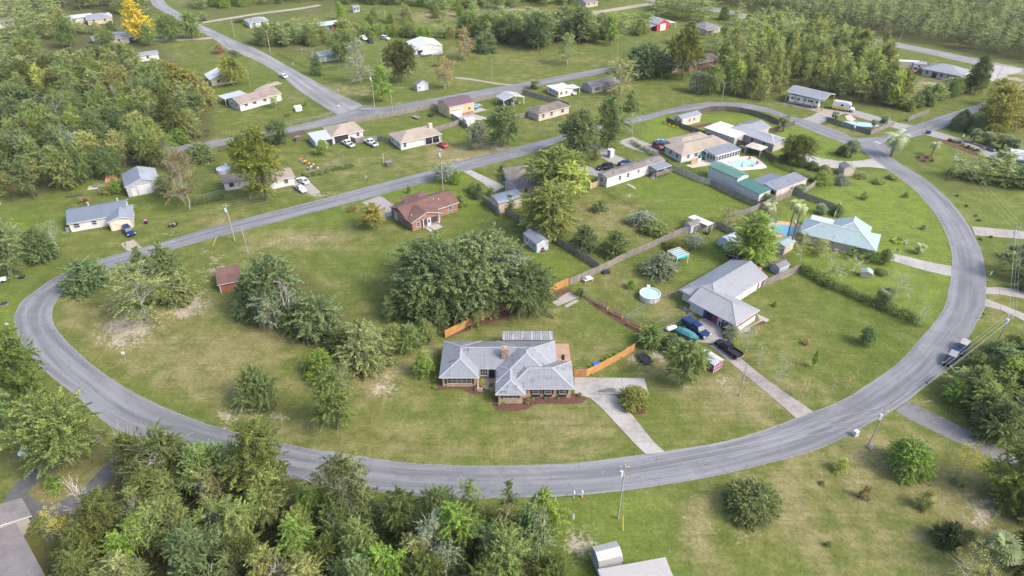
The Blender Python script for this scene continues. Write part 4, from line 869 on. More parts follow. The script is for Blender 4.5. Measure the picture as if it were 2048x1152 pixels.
# ------------------------------------------------------------------ right middle
b = Bld('white_flat_roof_house', 'sprawling house with a bright white flat roof wing and pale grey hip roof', 'house', (1409.5, 255.5), 2.7, -51)
b.mono(-.2, 11.4, 0, 8.4, 2.75, .05, .05, metal_roof('bright_white_roof', (.66, .66, .67), (.52, .52, .51), .2), wall=SD_GREYG, rib=1.0)
b.wing(4.5, 22, 5.1, 12.2, 2.7, .32, 'x', 1, 1, SD_GREYG, MR_PALE, rib=.6, cap=MR_WHITE); w1 = b.w; b.wing(4.9, 12.8, 9, 17.4, 2.7, .30, 'y', 1, 0, SD_TAN, MR_PALE, rib=.6)
for t in (.2, .45, .7): b.win('s', t + .1, 1.1, 1.3, .8, w_=w1)
b = Bld('patio_canopy', 'low beige canopy standing in the grey house back yard', 'canopy', (1490, 292), 2.2, -45)
b.roof(0, 5.2, 0, 4.4, 2.2, .25, 'x', 1, 1, SD_TAN); 
for x, y in ((.2, .2), (5, .2), (.2, 4.2), (5, 4.2)): b.post(x, y, 2.15)
b = Bld('beige_roof_house', 'wide beige house with pale tan roof and red jeep at its side', 'house', (1366.7, 309.3), 2.7, 27)
b.wing(-.6, 18.5, 0, 8.6, 2.7, .30, 'x', 1, 1, ST_WHITE, SH_BEIGE); w1 = b.w; b.wing(2.5, 16.5, 4.5, 12.4, 2.7, .32, 'x', 1, 1, ST_WHITE, SH_BEIGE)
b.win('w', .35, .9, 1.2, .9, w_=w1); b.win('w', .75, .9, 1.2, .9, w_=w1); b.win('s', .14, .8, 1.0, 1.0, w_=w1); b.win('s', .3, 1.2, 1.0, 1.0, w_=w1)
b.bx('wood_gate', 1.6, 3.6, -2.2, -2.1, 0, 1.9, W_TAN); b.bx('yard_wall', 3.8, 5.2, -2.2, -2.05, 0, 1.5, ST_WHITE)
b.mono(7.5, 18.2, -1.4, 1.2, 2.55, 0, .12, metal_roof('stained_flat_roof', (.42, .38, .34), (.16, .14, .12), 1.0), posts=[(7.7, -1.2)])
b = Bld('glazed_patio_room', 'white framed glazed patio room with grey panel roof facing the pool', 'patio room', (1432.3, 311.1), 2.6, 30.5)
b.mono(0, 10.2, 0, 4.8, 2.55, 0, .35, MR_GREY, rib=.9, wall=WHITE, over=.12)
for i in range(9): b.win('s', (i + .5) / 9, .9, 1.35, .75)
for i in range(4): b.win('w', (i + .5) / 4, .9, 1.35, .75)
b = Bld('white_garden_building', 'cream garden building with pale metal roof inside the dark curved fence', 'outbuilding', (1365, 239.5), 2.6, 34.6)
b.wing(0, 9.2, 0, 4.2, 2.7, .34, 'x', 0, 0, CREAM, MR_PALE, over=.2, rib=.6); b.win('w', .3, .8, 1.1, .9); b.win('w', .75, .8, 1.1, .9); b.door('s', .12); b.win('s', .4, .8, .9, 1.1); b.win('s', .65, .8, .9, 1.1)
b = Bld('green_roof_barn', 'tall white shed with dark green metal roof along the weathered fence', 'shed', (1476, 358.2), 3.6, 34.5)
b.wing(0, 4.9, 0, 10.6, 3.7, .30, 'y', 0, 0, SD_WHITE, MR_DGREEN, over=.2, rib=.6, trim=MR_DGREEN)
b = Bld('green_roof_lean_to', 'lower white shed with dark green metal roof beside the taller green roofed shed', 'shed', (1519.8, 388.6), 2.5, 37)
b.mono(0, 5.4, 0, 7.8, 2.5, .1, .35, MR_DGREEN, rib=.6, wall=SD_WHITE, trim=MR_DGREEN)
b = Bld('grey_roof_annexe', 'long tan building with two-level grey metal roof and an open clutter porch', 'outbuilding', (1554.4, 382.2), 2.5, 34.9)
b.mono(0, 13.3, 0, 4.4, 2.5, 0, .5, MR_GREY, rib=.6, wall=ST_TAN); b.opening('w', .5, 3.2, 2.0); b.mono(-.5, 8, 4.5, 8.2, 2.9, 0, -.3, MR_BLUE, rib=.6, wall=ST_TAN); b.w = b.walls[0]; b.win('s', .5, 1.2, .9, 1.1); b.door('s', .2)
b = Bld('blue_storage_shed', 'pale blue storage shed with blue-grey metal roof beside the red mower', 'shed', (1073.4, 490), 2.3, 30)
b.wing(0, 3.5, 0, 6.3, 2.4, .38, 'y', 0, 0, SD_BLUE, MR_BLUE, over=.15, rib=.5, gable=SD_WHITE); b.win('w', .28, .6, .9, 1.0); b.win('w', .78, .6, .9, 1.0); b.door('w', .5, 1.5, 1.95, SD_BLUE)
b = Bld('fence_shed', 'small pale blue shed with brown shingle roof leaning against the grey fence', 'shed', (1386, 452), 2.0, 33)
b.wing(-.6, 3.2, 0, 2.4, 2.0, .4, 'x', 0, 0, SD_BLUE, SH_TAUPE, over=.1)
b = Bld('white_tarp_lean_to', 'white sheet metal lean-to roof beside the small fence shed', 'lean-to', (1400, 446.5), 2.0, -48)
b.mono(-3.6, 2.2, 0, 2.6, 2.2, 0, -.15, MR_WHITE, rib=.5, posts=[(-3.4, .2), (2, .2), (-3.4, 2.4), (2, 2.4)])
b = Bld('brown_shed', 'red-brown plank shed with brown shingle roof and white corner post under the trees', 'shed', (438, 568), 2.2, 22)
b.mono(-.4, 4.6, -.4, 5.5, 2.2, 0, .7, SH_BROWN, wall=wood('red_planks', (.30, .11, .06)), over=.4); b.post(0, -.2, 2.2)
b = Bld('wine_playhouse', 'white and wine-red panelled playhouse shed with pale metal roof beside the black pickup', 'shed', (1430, 731), 1.9, 38)
b.wing(-.1, 2.6, 0, 3.6, 1.95, .5, 'y', 0, 0, PURPLE, MR_WHITE, over=.15, rib=.4, gable=PURPLE); w1 = b.w
for t in (.02, .35, .65, .98): b.panel('s', t, .09, 1.9, .0, WHITE, 'white_batten', th=.03)
for z in (.05, .95, 1.82): b.panel('s', .5, 2.3, .08, z, WHITE, 'white_rail', th=.035)
b = Bld('well_house', 'tiny pump house with mint metal gable roof near the round clipped bush', 'shed', (1721, 544), 1.3, -25)
b.wing(0, 2.6, 0, 1.9, 1.35, .4, 'y', 0, 0, ST_TAN, MR_GREEN, over=.2, rib=.4)
b = Bld('tan_pump_house', 'narrow tan shed with grey gable roof beside the curved driveway', 'shed', (1689.3, 338), 2.3, 5)
b.wing(0, 3.3, 0, 3.6, 2.4, .45, 'y', 0, 0, SD_TAN, SH_GREY, over=.15)
b = Bld('tilted_shed', 'pale blue-grey shed with an open rafter roof behind the grey fence end', 'shed', (1560, 537), 1.9, 32)
b.wing(0, 3.4, 0, 2.6, 1.9, .4, 'x', 0, 0, SD_BLUE, SH_GREY, over=.1, trim=WHITE)
b = Bld('curved_roof_shed', 'small barrel roofed beige metal shed at the bottom edge', 'shed', (1198.5, 1130), 2.6, 15)
m = MB(); prof = [(-.05, 2.1), (.25, 2.75), (1.35, 3.25), (1.35, 3.25), (2.45, 2.75), (2.75, 2.1)]
L_ = 2.9
prof = [(0, 2.1), (.35, 2.85), (1.5, 3.25), (2.65, 2.85), (3.0, 2.1)]
for i in range(4):
    (y0, z0), (y1, z1) = prof[i], prof[i + 1]
    q = [(0, y0, z0), (3.4, y0, z0), (3.4, y1, z1), (0, y1, z1)]; m.P(q); b.ribs(b.root, [q], .3, MR_BEIGE)
m.build('roof', MR_BEIGE, b.root)
m = MB(); m.box(.1, 3.3, .1, 2.9, 0, 2.1, bottom=False)
for X_ in (.1, 3.3): m.P([(X_, .1, 2.1)] + [(X_, .1 + p[0] * .93, p[1] - .05) for p in prof] + [(X_, 2.9, 2.1)])
m.build('wall', SD_BLUE, b.root)
b = Bld('metal_roof_carport', 'wide beige ribbed metal roof cut off by the bottom edge', 'carport', (1195, 1138), 3.0, 11)
b.mono(0, 9.2, -6, -.1, 2.6, 0, .5, MR_BEIGE, rib=.28, wall=SD_WHITE, over=.25)
b = Bld('shingle_house', 'big grey shingle roofed house at the lower left corner', 'house', (54, 1036), 2.7, -43)
b.wing(-4.4, .05, -9, .6, 2.8, .36, 'x', 0, 0, SD_GREYG, SH_PALE, over=.5); b.wing(-1, 13, -10, -1.3, 2.75, .3, 'x', 0, 0, SD_GREYG, SH_PALE, over=.5)
b.bx('roof_vent_strip', 1, 3.6, -4.1, -3.8, 4.0, 4.25, GALV)
b = Bld('edge_house', 'pale roofed house with blue end wall at the right edge', 'house', (2024, 318), 2.8, -20)
b.wing(0, 14, 0, 9, 2.8, .34, 'x', 0, 0, siding('blue_siding', (.22, .36, .48)), MR_WHITE, rib=.6)
for nm, lab, A, ang, L_, W_, wm, rm in (
    ('mobile_home_far', 'white mobile home with a blue window among the far left trees', (132, 38), 33, 12, 6, SD_WHITE, MR_WHITE), ('silver_roof_house', 'silver metal roofed house beside a parked white car in the far left wood', (172, 40), 33, 12, 10, SD_TAN, MR_PALE),
    ('blue_trim_house', 'cream house with pale hip roof below the yellow tree', (186, 83), 33, 15, 11, SD_TAN, MR_PALE), ('white_gable_house', 'white gabled house half buried in the left wood', (142, 122), 33, 8, 9, SD_WHITE, MR_WHITE),
    ('long_white_trailer', 'long white trailer home seen through the left wood', (240, 117), 33, 15, 5, SD_WHITE, MR_PALE), ('hedge_house', 'pale roofed house behind trees right of the avenue', (497, 46), 33, 10, 9, SD_WHITE, MR_PALE),
    ('far_white_house', 'white house with blue roof edge deep among far trees', (1092, 55), 33, 11, 8, SD_WHITE, MR_WHITE), ('far_tan_house', 'tan house cut off by the top edge', (1172, 6), 33, 9, 8, SD_TAN, SH_TAUPE),
    ('tiny_blue_shed', 'tiny pale blue shed near the far hedge', (706, 15), 33, 4, 4, SD_BLUE, MR_PALE), ('far_left_house', 'cream building at the far left edge among trees', (-20, 48), 33, 10, 7, CREAM, MR_PALE)):
    b = Bld(nm.replace('_far', ''), lab, 'house', A, 2.6, ang); b.wing(0, L_, 0, W_, 2.7, .32, 'x', int(W_ > 8), int(W_ > 8), wm, rm, rib=.8); b.win('s', .25); b.win('s', .7)
# ------------------------------------------------------------------ plants
def leaf_mat(name='leaves', rough=.55, sat=.5):
    k = NT(name); oi = k.n('ShaderNodeObjectInfo'); t = k.attr('tone'); h = k.attr('hue')
    c = k.scale(oi.outputs['Color'], k.rng(t, 0, 1, .42, 1.75))
    c = k.mix(k.rng(h, 0, 1, 0, .42), c, k.scale(k.mix(1.0, c, (1.5, 1.12, .55), 'MULTIPLY'), 1.0))
    tr = k.n('ShaderNodeBsdfTranslucent'); k.l(k.scale(k.mix(1.0, c, (1.15, 1.1, .5), 'MULTIPLY'), 1.2), tr.inputs[0])
    mx = k.n('ShaderNodeMixShader'); mx.inputs[0].default_value = .48
    k.done(c, rough, alb=1); k.l(k.b.outputs[0], mx.inputs[1]); k.l(tr.outputs[0], mx.inputs[2])
    k.l(mx.outputs[0], k.t.nodes['Material Output'].inputs[0]); return k.m
LEAF = leaf_mat()
BARK = wood('tree_bark', (.17, .14, .115), .35); BARK_P = wood('pale_dead_bark', (.40, .375, .34), .2)
def leaf_mesh(name, cl, rng, nper, size, up=.62, el_=1.3, flat=.8, mat=None):
    """clusters (x,y,z,r) -> one mesh of small leaf sprays"""
    P, T, Hu, N_, SZ = [], [], [], [], []
    for c_ in cl:
        x, y, z, r = c_[:4]; n = max(6, int(nper * (r ** 2)))
        v = rng.normal(size=(n, 3)); v /= np.linalg.norm(v, axis=1)[:, None]
        if len(c_) > 4:                                # a spray: long, thinning to its tip
            dv = np.array(c_[4:7]); t_ = rng.uniform(-1, 1, n); rad = r * .62 * (1 - .38 * (t_ + 1)) * rng.uniform(.2, 1.05, n) ** .6
            p = np.array([x, y, z]) + dv * (t_ * r * el_)[:, None] + v * rad[:, None] * np.array([1, 1, .75]) - np.array([0, 0, .16 * r]) * ((t_ + 1) ** 2)[:, None] * .6
        else:
            rad = r * rng.uniform(.35, 1.08, n) ** .7; p = v * rad[:, None] * np.array([1, 1, flat]) + np.array([x, y, z])
        nn = v * .5 + rng.normal(size=(n, 3)) * .5 + np.array([.12, 0, up]); nn /= np.linalg.norm(nn, axis=1)[:, None]
        P.append(p); N_.append(nn); ct = rng.uniform(.08, .92); ch = rng.uniform(0, .7) ** 1.5
        T.append(np.clip(ct + rng.normal(size=n) * .24, 0, 1)); Hu.append(np.clip(ch + rng.normal(size=n) * .18, 0, 1)); SZ.append(size * rng.uniform(.55, 1.35, n))
    P = np.concatenate(P); N_ = np.concatenate(N_); T = np.concatenate(T); Hu = np.concatenate(Hu); SZ = np.concatenate(SZ); n = len(P)
    a = rng.normal(size=(n, 3)); u = np.cross(N_, a); u /= np.linalg.norm(u, axis=1)[:, None] + 1e-9; w_ = np.cross(N_, u)
    h = SZ[:, None]
    asp = rng.uniform(.3, .6, n)[:, None]
    V = np.stack([P - u * h, P - w_ * h * asp + N_ * h * .15, P + u * h, P + w_ * h * asp - N_ * h * .1], 1).reshape(-1, 3)
    me = bpy.data.meshes.new(name); npmesh(me, V, np.arange(4 * n).reshape(n, 4))
    for nm, d_ in (('tone', T), ('hue', Hu)):
        at = me.attributes.new(nm, 'FLOAT', 'FACE'); at.data.foreach_set('value', d_.astype(np.float32))
    me.materials.append(mat or LEAF); return me
def limb(m, p0, p1, r0, r1, rng, seg=3, wob=.12, n=5):
    p0, p1 = np.array(p0, float), np.array(p1, float); L = np.linalg.norm(p1 - p0); pts = [p0]
    for i in range(1, seg): pts.append(p0 + (p1 - p0) * i / seg + rng.normal(size=3) * L * wob / seg)
    pts.append(p1)
    for i in range(seg): m.tube(pts[i], pts[i + 1], r0 + (r1 - r0) * i / seg, r0 + (r1 - r0) * (i + 1) / seg, n, cap=(i == seg - 1))
    return pts
PROF = {  # height, base of crown, widest radius, profile of radius over height
    'round': (10, 1.6, 4.2, lambda t: (math.sin(math.pi * min(1, t * .9 + .12)) ** .6)),
    'egg': (10, 1.0, 3.2, lambda t: (math.sin(math.pi * min(1, (t * .86 + .16))) ** .75)),
    'oak': (9, .9, 6.5, lambda t: max(0.02, 1 - (t * .98) ** 1.9) ** .55 * (.82 + .18 * min(1, t * 5))),
    'dome': (6, .1, 3.6, lambda t: max(0.03, 1 - (t * .98) ** 1.7) ** .62 * (.86 + .14 * min(1, t * 6))),
    'cone': (8, .15, 2.7, lambda t: max(.10, (1 - t) ** .75) * (.75 + .25 * min(1, t * 5))),
    'tall': (13, 3.5, 3.2, lambda t: math.sin(math.pi * min(1, t * .84 + .16)) ** .7),
    'slim': (12, 2.2, 1.9, lambda t: math.sin(math.pi * min(1, t * .82 + .18)) ** .8),
    'pine': (14, 6.5, 2.8, lambda t: math.sin(math.pi * min(1, t * .78 + .22)) ** .7),
    'sparse': (10, 1.2, 3.6, lambda t: math.sin(math.pi * min(1, t * .84 + .12)) ** .6),
    'globe': (6, .05, 3.6, lambda t: max(0.02, 1 - (t * .98) ** 2.3) ** .5 * (.9 + .1 * min(1, t * 6))),
    'bush': (1.6, .05, 1.0, lambda t: math.sqrt(max(0.05, 1 - t ** 2.2)))}
VAR = {}
def make_variant(kind, seed):
    rng = np.random.default_rng(seed * 101 + sum(map(ord, kind))); H_, zb, rm, pf = PROF[kind]
    cl = []; big = {'oak': 1.0, 'dome': .72, 'cone': .56, 'slim': .66, 'pine': .8, 'sparse': .7, 'bush': .26, 'egg': .78, 'globe': .55}.get(kind, .84)
    nl = {'oak': 19, 'dome': 13, 'cone': 15, 'slim': 11, 'pine': 11, 'sparse': 8, 'bush': 8, 'round': 14, 'egg': 14, 'tall': 12, 'globe': 22}[kind]
    per = {'oak': 1.55, 'sparse': .8, 'pine': .8, 'slim': 1.2, 'dome': 1.9, 'globe': 1.25}.get(kind, 1.5)
    wig = {'cone': .3, 'bush': .3, 'egg': .3, 'dome': .34, 'globe': .1}.get(kind, .5)
    lobes = [(0, 0, H_ - rm * .28, rm * (.34 if kind not in ('cone', 'slim') else .2))]
    for i in range(nl):
        t = min(.96, ((i + .5) / nl) ** (.8 if kind not in ('cone', 'dome', 'bush') else 1.15) + rng.uniform(-.06, .06)); a = i * 2.4 + rng.uniform(-.5, .5); R_ = rm * pf(max(0, t)) * rng.uniform(1 - wig * .6, 1 + wig * .42)
        q = rng.uniform(.42, .66) if kind != 'globe' else .62; lobes.append((math.cos(a) * R_ * q, math.sin(a) * R_ * q, zb + (H_ - zb) * t * .95 + .1, R_ * rng.uniform(.40, .58) + .12 * rm))
    for (lx, ly, lz, lr) in lobes:
        for _ in range(max(4, int(per * 13 * (lr / big / 1.8) ** 2 + 3))):
            v = rng.normal(size=3); v[2] = v[2] * .8 + .35; v /= np.linalg.norm(v); v2 = v + np.array([lx, ly, 0]) / (rm + .1) * .5
            if v2[:2] @ np.array([lx, ly]) < -.25 * rm and rng.uniform() < .75: continue
            rr = lr * rng.uniform(.55, 1.04); r = big * rng.uniform(.55, 1.1); dv = v2 + rng.normal(size=3) * .3; dv /= np.linalg.norm(dv)
            cl.append((lx + v[0] * rr, ly + v[1] * rr, max(lz + v[2] * rr * .85, zb * .5 + .15 * r), r, dv[0], dv[1], dv[2]))
    npr = {'bush': 900, 'cone': 230, 'slim': 165, 'sparse': 150, 'pine': 150, 'dome': 180, 'oak': 125, 'globe': 240}.get(kind, 150) * 1.4
    sz = {'bush': .055, 'cone': .105, 'slim': .13, 'pine': .13, 'sparse': .12, 'dome': .115, 'oak': .145, 'globe': .10}.get(kind, .13) * .83
    crown = leaf_mesh(kind + '_crown', cl, rng, npr, sz, flat=.62 if kind == 'pine' else .8, el_=.85 if kind == 'globe' else 1.3)
    m = MB(); tr = {'oak': .42, 'bush': .05, 'cone': .12, 'dome': .16, 'slim': .12, 'sparse': .13}.get(kind, .2)
    top = H_ * (.9 if kind in ('cone', 'pine', 'slim', 'tall', 'egg') else .62)
    pts = limb(m, (0, 0, -.05), (rng.normal() * .2, rng.normal() * .2, top), tr, tr * .22, rng, 4, .1, 7)
    nb = {'sparse': 40, 'pine': 14, 'slim': 26, 'bush': 6, 'tall': 26}.get(kind, 24)
    for i in rng.choice(len(cl), min(nb, len(cl)), replace=False):
        x, y, z, r = cl[i][:4]; zz = max(zb * .6, min(z * .72 - .2, top * .95)); f = zz / top
        base = np.array([pts[-1][0] * f, pts[-1][1] * f, zz])
        ext = 1.22 if kind == 'sparse' and rng.uniform() < .5 else 1.0
        e = np.array([x, y, z]); e = base + (e - base) * ext
        q = limb(m, base, e, tr * .34, tr * .06, rng, 3, .2, 4)
        if kind == 'sparse':
            for _ in range(2): limb(m, q[1 + _ % 2], q[2] + rng.normal(size=3) * 1.0, tr * .12, .015, rng, 2, .2, 3)
    trunk = m.mesh(kind + '_trunk', BARK_P if kind in ('sparse',) else BARK)
    hi = max(c[2] + c[3] * .6 for c in cl); wi = np.percentile([math.hypot(c[0], c[1]) + c[3] * .7 for c in cl], 93)
    return crown, trunk, hi, wi
def make_bare(seed, spread=.5, twigs=True):
    rng = np.random.default_rng(seed * 7 + 3); m = MB(); H_ = 8.0
    def grow(p, d_, L, r, lvl):
        e = p + d_ * L; q = limb(m, p, e, r, r * .62, rng, 2, .15, 5 if lvl < 2 else 3)
        if lvl >= 4: return
        for _ in range(3 if lvl < 3 else 3):
            nd = d_ + rng.normal(size=3) * spread + np.array([0, 0, .12]); nd /= np.linalg.norm(nd)
            grow(e if _ else q[1], nd, L * rng.uniform(.55, .8), r * .58, lvl + 1)
    grow(np.array([0, 0, -.05]), np.array([rng.normal() * .08, rng.normal() * .08, 1.0]), 2.7, .12, 0)
    me = m.mesh('bare_trunk', BARK_P); zs = [v[2] for v in m.v]; rs = [math.hypot(v[0], v[1]) for v in m.v]
    return None, me, max(zs), float(np.percentile(rs, 97))
def make_palm(seed, fan):
    rng = np.random.default_rng(seed); VV, TT, HH = [], [], []; Ht = 4.0; m = MB()
    pts = limb(m, (0, 0, -.05), (.15, .1, Ht), .24, .19, rng, 4, .06, 8)
    nf = 34 if not fan else 40
    for i in range(nf):
        a = i * 2.39996 + rng.uniform(-.2, .2); el = rng.uniform(-.5, 1.35) if not fan else rng.uniform(-.7, 1.3); L = rng.uniform(1.9, 2.5) if not fan else rng.uniform(1.1, 1.5)
        dirh = np.array([math.cos(a), math.sin(a), 0]); side = np.array([-math.sin(a), math.cos(a), 0]); o = np.array(pts[-1]) + np.array([0, 0, .05])
        tone = np.clip(.35 + el * .28 + rng.normal() * .12, 0, 1)
        if not fan:
            P = [o]; ang = el
            for s_ in range(9): P.append(P[-1] + (dirh * math.cos(ang) + np.array([0, 0, math.sin(ang)])) * L / 9); ang -= .19
            for s_ in range(1, 9):
                w_ = .62 * math.sin(math.pi * (.12 + .85 * s_ / 9)) * rng.uniform(.85, 1.1); fwd = (P[s_ + 1] - P[s_]) if s_ < 9 else (P[s_] - P[s_ - 1])
                for sg in (-1, 1):
                    tip = P[s_] + side * sg * w_ + fwd * 1.5 + np.array([0, 0, -.12 - .1 * rng.uniform()])
                    VV += [P[s_] - fwd * .42, P[s_] + fwd * .42, tip + fwd * .12, tip - fwd * .12]; TT.append(tone + rng.normal() * .08); HH.append(.15)
        else:
            c = o + (dirh * math.cos(el) + np.array([0, 0, math.sin(el)])) * L * .62; fw = dirh * math.cos(el - .5) + np.array([0, 0, math.sin(el - .5)])
            for s_ in range(9):
                th = (s_ - 4) / 4 * 1.5; dd = fw * math.cos(th) + side * math.sin(th) + np.array([0, 0, -.25]); tip = c + dd * L * .62; pr = np.cross(dd, [0, 0, 1.]); pr = pr / (np.linalg.norm(pr) + 1e-6) * .075
                VV += [c - pr * .4, c + pr * .4, tip + pr, tip - pr]; TT.append(tone + rng.normal() * .08); HH.append(.1)
    n = len(TT); me = bpy.data.meshes.new('palm_fronds'); npmesh(me, np.array(VV), np.arange(4 * n).reshape(n, 4))
    for nm, d_ in (('tone', TT), ('hue', HH)):
        at = me.attributes.new(nm, 'FLOAT', 'FACE'); at.data.foreach_set('value', np.clip(np.array(d_), 0, 1).astype(np.float32))
    me.materials.append(LEAF); return me, m.mesh('palm_trunk', BARK), Ht + 1.9, 2.4 if not fan else 1.8
for kind, n in (('round', 4), ('egg', 3), ('oak', 3), ('dome', 4), ('globe', 2), ('cone', 2), ('tall', 3), ('slim', 4), ('pine', 2), ('sparse', 4), ('bush', 3)): VAR[kind] = [make_variant(kind, i) for i in range(n)]
VAR['bare'] = [make_bare(i) for i in range(3)]; VAR['crape'] = [make_bare(10 + i, .42) for i in range(2)]
VAR['palm'] = [make_palm(i, False) for i in range(2)]; VAR['fan_palm'] = [make_palm(9 + i, True) for i in range(2)]
m_ = VAR['crape'][0]
def crape_crown(i):
    rng = np.random.default_rng(50 + i); cl = [(math.cos(a) * r, math.sin(a) * r, z, .55) for a, r, z in zip(rng.uniform(0, 6.28, 60), rng.uniform(.4, 2.6, 60), rng.uniform(2.8, 7.6, 60))]
    return leaf_mesh('thin_crown', cl, rng, 110, .085)
VAR['crape'] = [(crape_crown(i), VAR['crape'][i][1], 8.0, 3.1) for i in range(2)]
NAMES = {'bush': ('bush', 'bush'), 'dome': ('bushy_tree', 'tree'), 'globe': ('globe_bush', 'bush'), 'cone': ('cone_tree', 'tree'), 'oak': ('oak_tree', 'tree'), 'pine': ('pine_tree', 'tree'), 'bare': ('bare_tree', 'tree'), 'crape': ('thin_tree', 'tree'), 'palm': ('palm_tree', 'palm'), 'fan_palm': ('fan_palm', 'palm'), 'sparse': ('sparse_tree', 'tree')}
DK, MD, OL, YG, YE, GG, BN, RD, PA, BG = (0.123, 0.167, 0.072), (0.162, 0.209, 0.074), (0.212, 0.236, 0.096), (0.266, 0.318, 0.093), (0.4, 0.36, 0.05), (0.198, 0.232, 0.174), (0.246, 0.198, 0.102), (0.341, 0.164, 0.117), (0.232, 0.273, 0.164), (0.17, 0.253, 0.056)
cnt = [0]
def jit(c, s=.12):
    f = random.uniform(1 - s, 1 + s); return (c[0] * f * random.uniform(.93, 1.07), c[1] * f, c[2] * f * random.uniform(.9, 1.1), 1)
def plant(kind, loc, h, rad, tint, label=None, group=None, var=None, name=None, cat=None, lean=0):
    v = VAR[kind]; cnt[0] += 1; crown, trunk, H_, W_ = v[(var if var is not None else random.randrange(len(v))) % len(v)]
    nm, ct = NAMES.get(kind, ('leafy_tree', 'tree'))
    r = thing(name or nm, label, cat or ct, loc, random.uniform(0, 6.28), group)
    if lean: r.rotation_euler = (random.uniform(-lean, lean), random.uniform(-lean, lean), r.rotation_euler[2])
    r.scale = (rad / W_, rad / W_, h / H_); tk = link('trunk', trunk, r); fz = 0
    if 'palm' in kind: s_ = rad / W_; r.scale = (s_, s_, s_); tk.scale.z = max(.12, (h / s_ - (H_ - 4)) / 4); fz = 4 * (tk.scale.z - 1)
    if crown:
        c = link('crown' if 'palm' not in kind else 'fronds', crown, r); c.color = jit(tint); c.location.z = fz
    return r
def tree(kind, bx, by, ty, w, tint, label, shift=None, **kw):
    """bx,by lowest visible point of it, ty its top row, w its width across (photograph pixels)"""
    b = G(bx, by); h0 = max(HGT(b, ty) * .9, .3); rad = w / 2 / SC(b + Vector((0, 0, h0 * .5)))
    sh = (shift if shift is not None else {'dome': .75, 'globe': .8, 'cone': .55, 'bush': .6, 'oak': .3}.get(kind, .1)) * rad
    dd = Vector((b.x, b.y, 0)).normalized(); b = b + dd * sh
    h = HGT(b, ty) * (.78 if kind == 'globe' else .97 if kind not in ('oak', 'dome') else .86)
    h = max(h, .35, rad * .55)
    return plant(kind, b, h, rad, tint, label, **kw)
